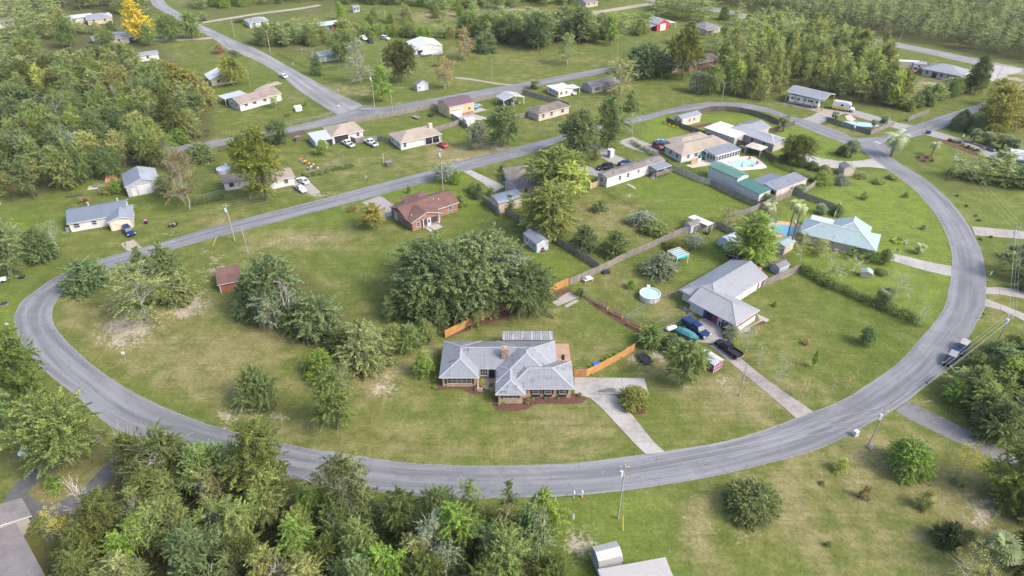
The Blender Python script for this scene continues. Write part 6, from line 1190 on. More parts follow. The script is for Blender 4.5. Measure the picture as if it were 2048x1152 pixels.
tree('round', 1948, 188, 106, 40, (.08, .11, .04), 'tall tree with a bare trunk beside the new white house')
# the trees that show largest are things; the many small leafy ones behind them are one mass
def tword(t): 
    r_, g_, b__ = t; return 'golden' if r_ > g_ * 1.1 else 'brownish' if r_ > g_ else 'yellow-green' if g_ > .2 else 'olive' if r_ > g_ * .9 else 'pale green' if g_ > .17 else 'dark green' if g_ < .125 else 'mid green'
KW = {'round': 'round', 'egg': 'oval', 'tall': 'tall', 'slim': 'slender', 'dome': 'bushy', 'cone': 'pointed', 'oak': 'spreading', 'sparse': 'half bare', 'bare': 'leafless', 'crape': 'thin twiggy', 'pine': 'tufted', 'bush': 'shrubby', 'fan_palm': 'fan leaved'}
LEAFY = ('round', 'egg', 'tall', 'slim')
have = sum(1 for o in C.objects if o.name.startswith('leafy_tree')); WOOD.sort(key=lambda t: -t[3] * SC(Vector((t[1], t[2], t[3] / 2)))); MASS = []
GQ = {}
for t in WOOD: GQ.setdefault(t[7], []).append((t[1], t[2]))
for (kd, qx, qy, h, r, ti, label, group) in WOOD:
    q_ = GQ[group]; fx = sum(1 for p in q_ if p[0] < qx) / len(q_); fy = sum(1 for p in q_ if p[1] < qy) / len(q_)
    place = ', ' + ('far left', 'left', 'middle', 'right', 'far right')[min(4, int(fx * 5))] + (' front', ' inner', ' back')[min(2, int(fy * 3))]
    if kd in LEAFY:
        if have >= 300: MASS.append((qx, qy, h, r, ti)); continue
        have += 1
    plant(kd, (qx, qy, 0), h, r, ti, (tword(ti) + ' ' + KW[kd] + ' ' + label + place), group)
# far side of the highway: one mass
rng = np.random.default_rng(77); P4 = gp([(1180, -48), (1290, -14), (1429, 8), (1489, 21), (1560, 36), (1700, 62), (1804, 79), (1931.6, 104), (2048, 127), (2300, 178), (2700, 60), (2200, -110), (1700, -150), (1200, -150)])
bx0, bx1, by0, by1 = min(p[0] for p in P4), max(p[0] for p in P4), min(p[1] for p in P4), max(p[1] for p in P4)
def low_variants(nc, npr, size, seed0, rad=1.5, z0=3.0):
    out = []
    for i in range(6):
        r2 = np.random.default_rng(seed0 + i); cl = []
        for _ in range(nc): t = r2.uniform(0, 1); a = r2.uniform(0, 6.28); rr_ = rad * math.sin(math.pi * min(1, t * .8 + .18)) ** .7 * r2.uniform(.3, 1.05); dv = np.array([math.cos(a), math.sin(a), r2.uniform(.1, 1.2)]); dv /= np.linalg.norm(dv); cl.append((math.cos(a) * rr_, math.sin(a) * rr_, z0 + (11 - z0) * t, r2.uniform(.6, 1.1), *dv))
        me = leaf_mesh('low', cl, r2, npr, size); n = len(me.vertices); co = np.empty(n * 3, np.float32); me.vertices.foreach_get('co', co)
        tn = np.empty(n // 4, np.float32); me.attributes['tone'].data.foreach_get('value', tn); hu = np.empty(n // 4, np.float32); me.attributes['hue'].data.foreach_get('value', hu); out.append((co.reshape(-1, 3), tn, hu)); bpy.data.meshes.remove(me)
    return out
def mass(name, spots, low, tint, seed):
    """spots (x, y, height, radius, tone shift, hue shift) -> one mesh"""
    rng = np.random.default_rng(seed); VV, TT, HH = [], [], []
    for (qx, qy, h, r, ts, hs) in spots:
        co, tn, hu = low[rng.integers(len(low))]; sx, sz_ = r / 2.0, h / 11.3; a = rng.uniform(0, 6.28)
        VV.append(np.stack([qx + sx * (co[:, 0] * math.cos(a) - co[:, 1] * math.sin(a)), qy + sx * (co[:, 0] * math.sin(a) + co[:, 1] * math.cos(a)), co[:, 2] * sz_], -1)); TT.append(np.clip(tn + ts, 0, 1)); HH.append(np.clip(hu + hs, 0, 1))
    V = np.concatenate(VV); me = bpy.data.meshes.new(name); npmesh(me, V, np.arange(len(V)).reshape(-1, 4))
    for nm, d_ in (('tone', TT), ('hue', HH)): me.attributes.new(nm, 'FLOAT', 'FACE').data.foreach_set('value', np.concatenate(d_).astype(np.float32))
    me.materials.append(LEAF); o = link(name, me); o.color = (*tint, 1); return tag(o, kind='stuff')
y = by0; spots = []
while y < by1 and len(spots) < 2600:
    x = bx0; st = 4.6 + max(0, (y - 420)) * .012
    while x < bx1:
        qx, qy = x + rng.uniform(-.4, .4) * st, y + rng.uniform(-.4, .4) * st
        if inpoly(np.array([qx]), np.array([qy]), P4)[0]: s_ = rng.uniform(.7, 1.25); spots.append((qx, qy, 11 * s_, 2.3 * s_ * rng.uniform(.8, 1.3), rng.uniform(-.42, .42), rng.uniform(-.3, .25)))
        x += st
    y += st * .87
mass('far_wood', spots, low_variants(26, 17, .30, 900, 1.2), (.150, .185, .100), 1)
mass('woodland', [(x, y, h, r * 1.05, np.clip((t[1] - .15) * 3.2, -.3, .3), np.clip((t[0] / t[1] - .85) * .8, -.15, .2) + random.uniform(-.1, .1)) for (x, y, h, r, t) in MASS], low_variants(50, 34, .20, 950, 1.7, 2.0), (.172, .210, .092), 2)
# undergrowth below the woods and the long clipped hedge
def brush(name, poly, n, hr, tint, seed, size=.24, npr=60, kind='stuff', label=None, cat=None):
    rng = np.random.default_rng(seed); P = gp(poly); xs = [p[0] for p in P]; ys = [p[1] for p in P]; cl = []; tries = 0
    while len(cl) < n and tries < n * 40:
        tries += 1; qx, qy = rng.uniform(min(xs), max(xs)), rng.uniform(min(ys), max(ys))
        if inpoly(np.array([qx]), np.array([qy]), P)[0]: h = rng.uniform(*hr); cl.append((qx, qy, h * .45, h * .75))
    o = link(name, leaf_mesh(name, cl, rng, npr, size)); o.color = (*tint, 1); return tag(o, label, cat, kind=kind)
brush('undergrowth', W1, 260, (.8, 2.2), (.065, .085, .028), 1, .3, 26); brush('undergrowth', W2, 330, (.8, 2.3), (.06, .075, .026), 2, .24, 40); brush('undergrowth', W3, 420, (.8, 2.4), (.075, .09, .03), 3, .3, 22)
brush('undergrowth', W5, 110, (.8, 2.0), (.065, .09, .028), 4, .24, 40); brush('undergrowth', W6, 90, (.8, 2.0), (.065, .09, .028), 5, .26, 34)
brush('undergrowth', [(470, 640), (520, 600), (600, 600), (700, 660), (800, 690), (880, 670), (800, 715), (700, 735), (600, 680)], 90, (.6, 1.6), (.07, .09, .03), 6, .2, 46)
def hedge(name, pts, wid, ht, tint, label, seed, dens=46):
    rng = np.random.default_rng(seed); c = catmull(gp(pts), 60); L = sum((b - a).length for a, b in zip(c, c[1:])); c = catmull([p[:2] for p in c], max(4, int(L / .55))); cl = []
    for i, p in enumerate(c):
        for k_ in range(3): cl.append((p.x + rng.normal() * wid * .25 - c[0].x, p.y + rng.normal() * wid * .25 - c[0].y, ht * rng.uniform(.3, .85), wid * rng.uniform(.4, .6)))
    o = link(name, leaf_mesh(name, cl, rng, dens, .17)); o.location = c[0]; o.color = (*tint, 1); tag(o, label, 'hedge')
hedge('hedge', [(1602, 540), (1640, 565), (1680, 583), (1720, 600), (1755, 613), (1790, 630), (1832, 648)], 2.0, 1.9, (.075, .11, .036), 'long leafy hedge running from the grey fence end to the road', 31)
hedge('clipped_hedge', [(1699, 514), (1722, 519), (1747, 526)], 1.9, 3.0, (.06, .115, .036), 'tall clipped dark hedge under the front wall of the mint roofed house', 32, 80)
hedge('low_hedge', [(1262, 286), (1290, 302), (1322, 318), (1340, 330)], 1.3, 1.1, (.08, .11, .04), 'low hedge between the mobile home and the jeep driveway', 33)
hedge('fence_vine', [(1335, 333), (1365, 343), (1395, 352), (1410, 356)], .7, 2.0, (.075, .11, .038), 'green vine along the top of the white board fence', 34)
hedge('garden_hedge', [(1548, 330), (1570, 340), (1600, 352), (1640, 372)], 1.2, 1.1, (.075, .11, .038), 'low hedge behind the pool yard beside the driveway shrubs', 35)
hedge('ring_hedge', [(1785, 483), (1792, 488), (1802, 487), (1806, 482), (1798, 478), (1788, 479), (1785, 483)], .6, .6, BG, 'small ring shaped hedge on the lime lawn', 36, 120)
# ------------------------------------------------------------------ fences
def picket_panel(mat, L, h, n, gap=.012, rails=True, seed=0):
    rr = random.Random(seed); m = MB(); w_ = L / n
    for i in range(n):
        dz = rr.uniform(-.025, .02); m.box(i * w_ + gap, (i + 1) * w_ - gap, -.011 + rr.uniform(-.004, .004), .011, .03, h + dz, bottom=False)
    if rails:
        for z in (.25, h * .55, h - .25): m.box(0, L, .012, .05, z - .045, z + .045)
    return m.mesh('fence_panel', mat)
def rail_panel(mat, L, h):
    m = MB()
    for z in (.3, h * .6, h - .12): m.box(0, L, -.02, .02, z - .07, z + .07)
    return m.mesh('fence_panel', mat)
def mesh_panel(mat, L, h):
    m = MB(); st = .17; x = -h
    while x < L:
        for sg in (0, 1):
            x0, z0, x1, z1 = (x, 0, x + h, h) if sg == 0 else (x, h, x + h, 0)
            if x0 < 0: z0 += (0 - x0) * (1 if sg == 0 else -1); x0 = 0
            if x1 > L: z1 -= (x1 - L) * (1 if sg == 0 else -1); x1 = L
            if x1 > x0: m.P([(x0, 0, z0 - .007), (x1, 0, z1 - .007), (x1, 0, z1 + .007), (x0, 0, z0 + .007)])
        x += st
    m.box(0, L, -.022, .022, h - .022, h + .022); return m.mesh('wire_panel', mat)
def fence(name, label, pts, h, mat, kind='picket', plen=2.4, post=None, n=16, cat='fence', close_post=True):
    P = [G(*p) for p in pts]; root = thing(name, label, cat, P[0]); o = P[0]
    pmesh = {'picket': lambda: picket_panel(mat, plen, h, n), 'rail': lambda: rail_panel(mat, plen, h), 'wire': lambda: mesh_panel(mat, plen, h)}[kind]()
    pm_ = MB(); r = .055 if kind != 'wire' else .03
    pm_.box(-r, r, -r, r, 0, h + .06 if kind != 'wire' else h + .04) if kind != 'wire' else pm_.tube((0, 0, 0), (0, 0, h + .05), r, r, 6)
    pmesh2 = pm_.mesh('fence_post', post or mat)
    for i in range(len(P) - 1):
        a, b = P[i], P[i + 1]; L = (b - a).length; k_ = max(1, round(L / plen)); ang = math.atan2(b.y - a.y, b.x - a.x)
        for j in range(k_):
            q = a.lerp(b, j / k_) - o; p = link('panel', pmesh, root, q, ang); p.scale = (L / k_ / plen, 1, random.uniform(.97, 1.03))
            link('post', pmesh2, root, q + Vector((-math.sin(ang) * .07, math.cos(ang) * .07, 0)), ang)
    link('post', pmesh2, root, P[-1] - o, 0); return root
fence('cedar_fence', 'new orange cedar fence running up from the tan brick house behind the huge oak', [(891, 676), (905, 669), (985, 629), (1045, 606), (1139, 570)], 1.85, W_CEDAR)
fence('cedar_fence', 'new orange cedar fence from the house corner to the bush above the trailer', [(1148, 753.5), (1173, 754), (1200, 741), (1235, 722), (1268, 702)], 1.8, W_CEDAR)
fence('board_fence', 'weathered grey board fence crossing behind the olive bush and fence sheds', [(1139, 571), (1200, 544), (1260, 514), (1310, 493), (1360, 470), (1432, 456)], 1.85, W_GREY)
fence('board_fence', 'weathered grey fence behind the blue storage shed down to the corner', [(1198, 540), (1160, 515), (1118, 490), (1060, 456), (1010, 428)], 1.75, W_GREY)
fence('board_fence', 'short grey board fence in front of the arched roof workshop', [(1000, 433), (982, 416), (966, 404)], 1.75, W_GREY)
fence('board_fence', 'dark corner fence behind the plastic covered greenhouse', [(1432, 456), (1448, 462), (1470, 474), (1510, 490), (1545, 507)], 1.75, W_GREY)
fence('board_fence', 'grey fence end from the purple trimmed house to the tilted shed', [(1524, 575), (1560, 559), (1601, 540)], 1.85, W_GREY)
fence('board_fence', 'weathered fence under the green roofed sheds', [(1419, 370), (1450, 386), (1490, 405), (1530, 421)], 1.8, W_GREY)
fence('white_fence', 'old white board fence with green vine beside the mobile home lawn', [(1332, 337), (1365, 350), (1400, 365), (1419, 370)], 1.8, W_PALE)
fence('board_fence', 'grey fence stepping round the annexe and palms', [(1452, 440), (1490, 430), (1532, 412), (1550, 404), (1580, 394), (1584, 388), (1665, 418), (1668, 426)], 1.7, W_GREY)
fence('board_fence', 'short fence beside the grey roofed annexe', [(1605, 388), (1630, 372)], 1.6, W_GREY)
fence('white_fence', 'thin white fence running from the mint roofed house patio', [(1668, 435), (1674, 424), (1680, 414)], 1.5, WHITE)
fence('dark_fence', 'dark stained curved fence along the inside of the upper bend', [(1394, 229), (1420, 223), (1450, 222), (1480, 225), (1510, 232), (1540, 242), (1557, 251)], 1.85, W_DARK)
fence('dark_fence', 'dark fence in front of the white garden building', [(1332, 244), (1350, 252), (1380, 263), (1408, 272)], 1.7, W_DARK)
fence('dark_fence', 'dark fence between the beige roofed house and grey neighbour', [(1415, 277), (1460, 285), (1500, 299), (1540, 318), (1550, 326)], 1.8, W_DARK)
fence('dark_fence', 'short brown fence behind the fan palm on the upper bend', [(1535, 267), (1560, 260), (1588, 251)], 1.6, W_DARK)
fence('board_fence', 'long weathered fence along the upper street behind the tan roofed houses', [(697, 248), (760, 238), (830, 224), (866, 216)], 1.8, W_GREY, post=W_DARK)
fence('board_fence', 'weathered fence from the street past the maroon roofed barn', [(866, 217), (890, 229), (915, 244), (935, 259)], 1.8, W_GREY)
fence('board_fence', 'weathered fence behind the tan hip roofed house yard', [(870, 264), (900, 256), (920, 249), (935, 259)], 1.8, W_GREY)
fence('board_fence', 'rough brown fence between the two tan roofed houses', [(702, 283), (712, 287), (735, 284), (755, 281), (775, 285)], 1.7, W_GREY)
fence('board_fence', 'weathered fence along the upper street right of the maroon barn', [(945, 206), (990, 196), (1046, 188)], 1.8, W_GREY, post=W_DARK)
fence('board_fence', 'grey fence running down beside the open carport yard', [(1046, 188), (1075, 197), (1110, 207), (1138, 216)], 1.8, W_GREY)
fence('board_fence', 'low dark fence beside the upper street on the left', [(440, 304), (482, 294), (545, 282), (610, 269)], 1.6, W_DARK)
fence('board_fence', 'short fence left of the brown roofed house', [(1030, 238), (1045, 236), (1056, 232)], 1.6, W_GREY)
fence('board_fence', 'grey slatted fence in front of the walled pool', [(1651, 243), (1680, 252), (1710, 261), (1739, 270)], 1.7, wood('charcoal_wood', (.12, .12, .125)))
fence('board_fence', 'brown fence at the right side of the walled pool', [(1741, 270), (1765, 260), (1787, 251)], 1.6, W_GREY)
fence('board_fence', 'free standing weathered fence beside the side road', [(1815, 243), (1835, 235), (1857, 227)], 1.7, W_GREY)
fence('tan_gate_fence', 'new tan board fence at the left end of the mobile home', [(1180, 379), (1190, 375), (1200, 370)], 1.7, W_TAN)
fence('wire_fence', 'galvanised wire fence behind the round pool', [(1345, 640), (1310, 655), (1282, 640), (1252, 640), (1300, 612), (1356, 590)], 1.3, GALV, 'wire', 3)
fence('wire_fence', 'galvanised wire fence beside the raised planters', [(1160, 590), (1200, 616), (1252, 645), (1290, 668)], 1.25, GALV, 'wire', 3)
fence('wire_fence', 'wire fence from the propane tank to the house porch', [(1320, 668), (1360, 648), (1396, 628)], 1.25, GALV, 'wire', 3)
fence('wire_fence', 'wire fence across the lawn below the open garage house', [(612, 352), (650, 340), (690, 332), (704, 330), (680, 314), (657, 300)], 1.1, GALV, 'wire', 3)
fence('wire_fence', 'wire fence along the avenue and corner lawn', [(582, 172), (620, 200), (655, 222), (675, 229), (630, 239), (580, 248)], 1.1, GALV, 'wire', 3)
fence('wire_fence', 'dark wire fence below the mobile home', [(1205, 387), (1230, 400), (1262, 415), (1285, 425)], 1.0, BLACK, 'wire', 3)
fence('wire_fence', 'dark wire fence beside the avenue in front of the green shed', [(555, 110), (590, 128), (625, 144), (660, 140), (700, 134)], 1.2, BLACK, 'wire', 3)
fence('wire_fence', 'low wire fence in front of the white shack', [(392, 400), (440, 388), (460, 384)], 1.0, GALV, 'wire', 3)
fence('rail_fence', 'long brown rail fence at the right of the brick ranch', [(1452, 122), (1480, 132), (1510, 144)], 1.4, W_DARK, 'rail', 3)
fence('rail_fence', 'white rail fence beside the white shop', [(892, 108), (915, 103)], 1.4, W_GREY, 'rail', 3)

# ------------------------------------------------------------------ utility poles and wires
def pole(bx, by, ty, label, arm=True, can=True, r=.125, lean=(0, 0), guy=None, ang=0.0):
    b = G(bx, by); h = HGT(b, ty); t = thing('utility_pole', label, 'utility pole', b, ang, 'utility poles')
    t.rotation_euler = (lean[0], lean[1], ang)
    MB().tube((0, 0, -.1), (0, 0, h), r, r * .62, 10).build('pole_shaft', W_POLE, t)
    if arm:
        m = MB(); m.box(-.65, .65, .1, .2, h - .55, h - .42); m.build('crossarm', W_POLE, t)
        for x in (-.55, .55, 0): m = MB(); z = h - .42 if x else h; m.tube((x, .15 * (x != 0), z), (x, .15 * (x != 0), z + .22), .05, .03, 6); m.build('insulator', WHITE, t)
    if can:
        m = MB(); m.tube((-.36, 0, h - 2.1), (-.36, 0, h - 1.15), .24, .24, 10); m.tube((-.36, 0, h - 1.15), (-.36, 0, h - .95), .08, .05, 6); m.build('transformer', pm('transformer_grey', (.55, .58, .60), .5), t)
    if guy:
        g = G(*guy) - b; m = MB(); m.tube(Vector((0, 0, h * .8)), g, .015, .015, 3); q = g.lerp(Vector((0, 0, h * .8)), .28); m.build('guy_wire', GALV, t); MB().tube(g + Vector((0, 0, .05)), q, .05, .05, 6).build('guy_guard', YELLP, t)
    return b + Vector((math.sin(lean[1]) * h, -math.sin(lean[0]) * h, h))
PT = {}
PT['a'] = pole(1236, 1037, 930, 'pale utility pole with yellow guy guard on the lower lawn', guy=(1246, 1062))
PT['b'] = pole(1735, 893, 818, 'leaning utility pole at the lower right road edge', lean=(0, .06))
PT['c'] = pole(1990, 690, 628, 'utility pole by the right thicket above the parked vehicles', lean=(0, .05))
PT['d'] = pole(2003, 517, 452, 'leaning utility pole at the right edge by the driveway', lean=(0, .09))
PT['e'] = pole(1896, 352, 305, 'utility pole rising out of the right hedge row', lean=(0, .05))
PT['f'] = pole(470, 482, 408, 'utility pole with transformer beside the middle road on the left', guy=(425, 493))
PT['g'] = pole(496, 507, 452, 'short bare pole beside the middle road on the left', arm=False, can=False, r=.1)
PT['h'] = pole(749, 213, 148, 'white utility pole with transformer at the street corner')
PT['i'] = pole(886, 380, 298, 'utility pole with transformer behind the spreading tree', lean=(0, 0))
PT['j'] = pole(1479, 792, 728, 'bare service pole between the two lower driveways', arm=False, can=False, r=.12)
PT['k'] = pole(1441, 216, 165, 'utility pole at the top of the upper bend', can=False)
PT['l'] = pole(1514, 185, 150, 'utility pole in front of the young wood')
PT['m'] = pole(1704, 280, 242, 'thin pole with a lamp at the walled pool', r=.1)
PT['n'] = pole(785, 224, 183, 'thin bare pole at the upper street fence', arm=False, can=False, r=.09)
PT['o'] = pole(984, 165, 117, 'thin pole on the open lawn by the upper street', arm=False, can=False, r=.09)
PT['p'] = pole(1233, 120, 68, 'utility pole on the big open lawn', can=False)
PT['q'] = pole(541, 106, 60, 'utility pole left of the avenue screen', can=False)
PT['r'] = pole(632, 150, 105, 'utility pole with transformer in front of the green shed')
PT['s'] = pole(763, 128, 96, 'thin pole behind the bright maple', arm=False, can=False, r=.09)
PT['t'] = pole(1799, 84, 48, 'twin armed utility pole beside the highway', can=False)
PT['u'] = pole(1990, 164, 128, 'leaning pole beside the entry driveway', arm=False, can=False, r=.1, lean=(0, .1))
PT['v'] = pole(1943, 253, 214, 'leaning dark pole at the yellowing tree by the side road', arm=False, can=False, r=.1, lean=(0, .12))
PT['w'] = pole(1822, 628, 565, 'dark leaning lamp pole at the end of the hedge', arm=False, can=False, r=.09, lean=(0, .1))
PT['x'] = pole(500, 172, 135, 'thin pole beside the white ranch house', arm=False, can=False, r=.08)
PT['y'] = pole(470, 75, 35, 'thin pole beside the hedge house', arm=False, can=False, r=.09)
PT['z'] = pole(1547, 40, 18, 'far utility pole at the highway bend', can=False)
def wire(a, b, label, dz=(0, 0), off=0.0, sag=.5, r=.018):
    a = a + Vector((0, 0, dz[0])); b = b + Vector((0, 0, dz[1])); n_ = (b - a).normalized().cross(Vector((0, 0, 1))).normalized() * off; m = MB(); n = 14; pr = None
    for i in range(n + 1):
        t = i / n; p = a.lerp(b, t) + n_ - Vector((0, 0, 4 * sag * t * (1 - t)))
        if pr is not None: m.tube(pr - a, p - a, r, r, 3, cap=False)
        pr = p
    tag(m.build('power_line', pm('bare_cable', (.30, .29, .27), .5, var=.05), loc=a), label, 'cable', 'power lines')
PN = {'a': 'lower lawn', 'b': 'lower right', 'c': 'thicket', 'd': 'right edge', 'e': 'hedge row', 'f': 'middle road', 'i': 'spreading tree', 'h': 'street corner', 'r': 'green shed', 'q': 'avenue', 'k': 'upper bend', 'l': 'young wood', 'p': 'big lawn'}
def lines(a, b, n=3):
    for i in range(n): wire(PT[a], PT[b], ('left', 'right', 'middle')[i if i < 2 else 2] + ' overhead cable strung between the ' + PN[a] + ' pole and ' + PN[b] + ' pole', off=((-.55, .55, 0)[i]), dz=(.15 if i < 2 else .25,) * 2, sag=.6)
    wire(PT[a], PT[b], 'lowest overhead cable strung between the ' + PN[a] + ' pole and ' + PN[b] + ' pole', dz=(-1.6, -1.6), sag=.8)
lines('b', 'c'); lines('c', 'd'); lines('d', 'e', 2); lines('a', 'b', 2); lines('f', 'i', 2); lines('h', 'r', 2); lines('r', 'q', 2); lines('k', 'l', 2); lines('k', 'p', 2)
def wire_to(a, g, h, label): wire(PT[a], G(*g) + Vector((0, 0, h)), label, dz=(-1, 0))
wire(PT['a'], G(380, 905) + Vector((0, 0, 8)), 'long overhead cable crossing the front lawn to the left', dz=(0, 0), sag=1.6); wire(PT['a'], G(300, 960) + Vector((0, 0, 8)), 'long overhead cable over the front road to the left', dz=(-1.2, 0), sag=1.4)
wire_to('j', (1320, 735), 2.2, 'service cable from the bare pole toward the cedar fence'); wire_to('f', (160, 500), 7, 'overhead cable running left from the transformer pole'); wire_to('h', (420, 270), 7, 'overhead cable crossing the upper street to the left'); wire_to('i', (1120, 300), 8, 'overhead cable from the spreading tree pole to the right'); wire_to('t', (2048, 130), 9, 'high overhead line along the highway'); wire_to('h', (430, 246), 7, 'second overhead cable crossing to the left wood')

# ------------------------------------------------------------------ vehicles
def paint(name, col, rough=.28): 
    if name in _pm: return _pm[name]
    k = NT(name); dk = max(col) < .12; k.b.inputs['Coat Weight'].default_value = .08 if dk else .4; k.b.inputs['Specular IOR Level'].default_value = .15 if dk else .45
    _pm[name] = k.done(k.scale(tuple(col), k.rng(k.noise(2, 3, k.co()), .3, .7, .92, 1.08)), rough); return _pm[name]
P_WHITE = paint('white_car_paint', (.68, .69, .70)); P_NAVY = paint('navy_car_paint', (.012, .030, .095)); P_BLACK = paint('black_car_paint', (.016, .018, .024)); P_RED = paint('red_car_paint', (.50, .02, .035)); P_BLUE = paint('light_blue_car_paint', (.16, .27, .42)); P_SILVER = paint('silver_paint', (.50, .50, .49)); P_WINE = paint('wine_car_paint', (.20, .035, .10))
LAMP = pm('headlamp_glass', (.72, .74, .76), .2); TAIL = pm('tail_lamp', (.40, .02, .02), .3)
def loft(st, mat, name, parent, smooth=False):
    """st: (x, half width, bottom, shoulder, top, inset of top)"""
    m = MB(); sec = []
    for (x, hw, zb, zs, zt, ins) in st: sec.append([(x, -hw * .94, zb), (x, -hw, zb + (zs - zb) * .35), (x, -hw, zs), (x, -hw + ins, zt), (x, hw - ins, zt), (x, hw, zs), (x, hw, zb + (zs - zb) * .35), (x, hw * .94, zb)])
    for s in sec: m.v += s
    for i in range(len(sec) - 1):
        for j in range(8):
            k_ = (j + 1) % 8; m.f.append((i * 8 + j, i * 8 + k_, (i + 1) * 8 + k_, (i + 1) * 8 + j)); m.m.append(0)
    m.f.append(tuple(range(7, -1, -1))); m.m.append(0); e = (len(sec) - 1) * 8; m.f.append(tuple(e + i for i in range(8))); m.m.append(0)
    return m.build(name, mat, parent)
def cabin(root, mat, xr0, xr1, xf1, xf0, hb, ht, zb, zt, posts=2, roofmat=None):
    """greenhouse: body-colour pillars and roof, separate panes"""
    B = [(xr0, -hb, zb), (xf0, -hb, zb), (xf0, hb, zb), (xr0, hb, zb)]; T = [(xr1, -ht, zt), (xf1, -ht, zt), (xf1, ht, zt), (xr1, ht, zt)]
    m = MB(); q = [B[0], B[1], T[1], T[0]]
    for i in range(4): j = (i + 1) % 4; m.P([B[i], B[j], T[j], T[i]])
    m.build('cab', mat, root)
    m = MB(); xm = (xr1 + xf1) / 2
    m.P([T[0], T[1], (xf1, -ht * .6, zt + .05), (xr1, -ht * .6, zt + .05)]); m.P([(xr1, -ht * .6, zt + .05), (xf1, -ht * .6, zt + .05), (xf1, ht * .6, zt + .05), (xr1, ht * .6, zt + .05)]); m.P([(xr1, ht * .6, zt + .05), (xf1, ht * .6, zt + .05), T[2], T[3]])
    m.P([(xf1, -ht * .6, zt + .05), T[1], T[2], (xf1, ht * .6, zt + .05)]); m.P([T[0], (xr1, -ht * .6, zt + .05), (xr1, ht * .6, zt + .05), T[3]]); m.build('roof', roofmat or mat, root)
    def pane(a, b, c, d_, i0, i1, j0, j1, nm):
        a, b, c, d_ = map(Vector, (a, b, c, d_)); f = lambda u, v: a.lerp(b, u).lerp(d_.lerp(c, u), v)
        n_ = (b - a).cross(d_ - a).normalized() * .014; MB().P([f(i0, j0) + n_, f(i1, j0) + n_, f(i1, j1) + n_, f(i0, j1) + n_]).build(nm, VGLASS, root)
    pane(B[1], B[2], T[2], T[1], .05, .95, .08, .92, 'windscreen'); pane(B[3], B[0], T[0], T[3], .07, .93, .12, .9, 'rear_window')
    for k_ in range(posts):
        u0, u1 = .06 + k_ * .9 / posts, .06 + (k_ + 1) * .9 / posts - .04
        pane(B[0], B[1], T[1], T[0], u0, u1, .1, .88, 'side_window'); pane(B[2], B[3], T[3], T[2], 1 - u1, 1 - u0, .1, .88, 'side_window')
_wh = {}
def wheels(root, xs, hw, r, wd=.22):
    key = (r, wd)
    if key not in _wh:
        t = MB(); t.tube((0, -wd / 2, 0), (0, wd / 2, 0), r, r, 16); h = MB(); h.tube((0, -wd / 2 - .012, 0), (0, wd / 2 + .012, 0), r * .58, r * .58, 12); _wh[key] = (t.mesh('tyre', RUBBER), h.mesh('rim', CHROME))
    for x in xs:
        for sg in (-1, 1):
            m = MB(); m.tube((x, sg * (hw - .02), r), (x, sg * (hw + .004), r), r * 1.14, r * 1.14, 14); m.build('wheel_arch', DARK, root)
            w_ = empty('wheel', (x, sg * (hw - wd / 2 + .03), r), 0, root); link('tyre', _wh[key][0], w_); link('rim', _wh[key][1], w_)
def lamps(root, xf, xr, hw, z, zr=None):
    for sg in (-1, 1):
        MB().box(xf - .12, xf + .015, sg * hw * .78 - .2, sg * hw * .78 + .2, z - .1, z + .09).build('headlight', LAMP, root); MB().box(xr - .015, xr + .1, sg * hw * .84 - .12, sg * hw * .84 + .12, (zr or z) - .14, (zr or z) + .14).build('tail_light', TAIL, root)
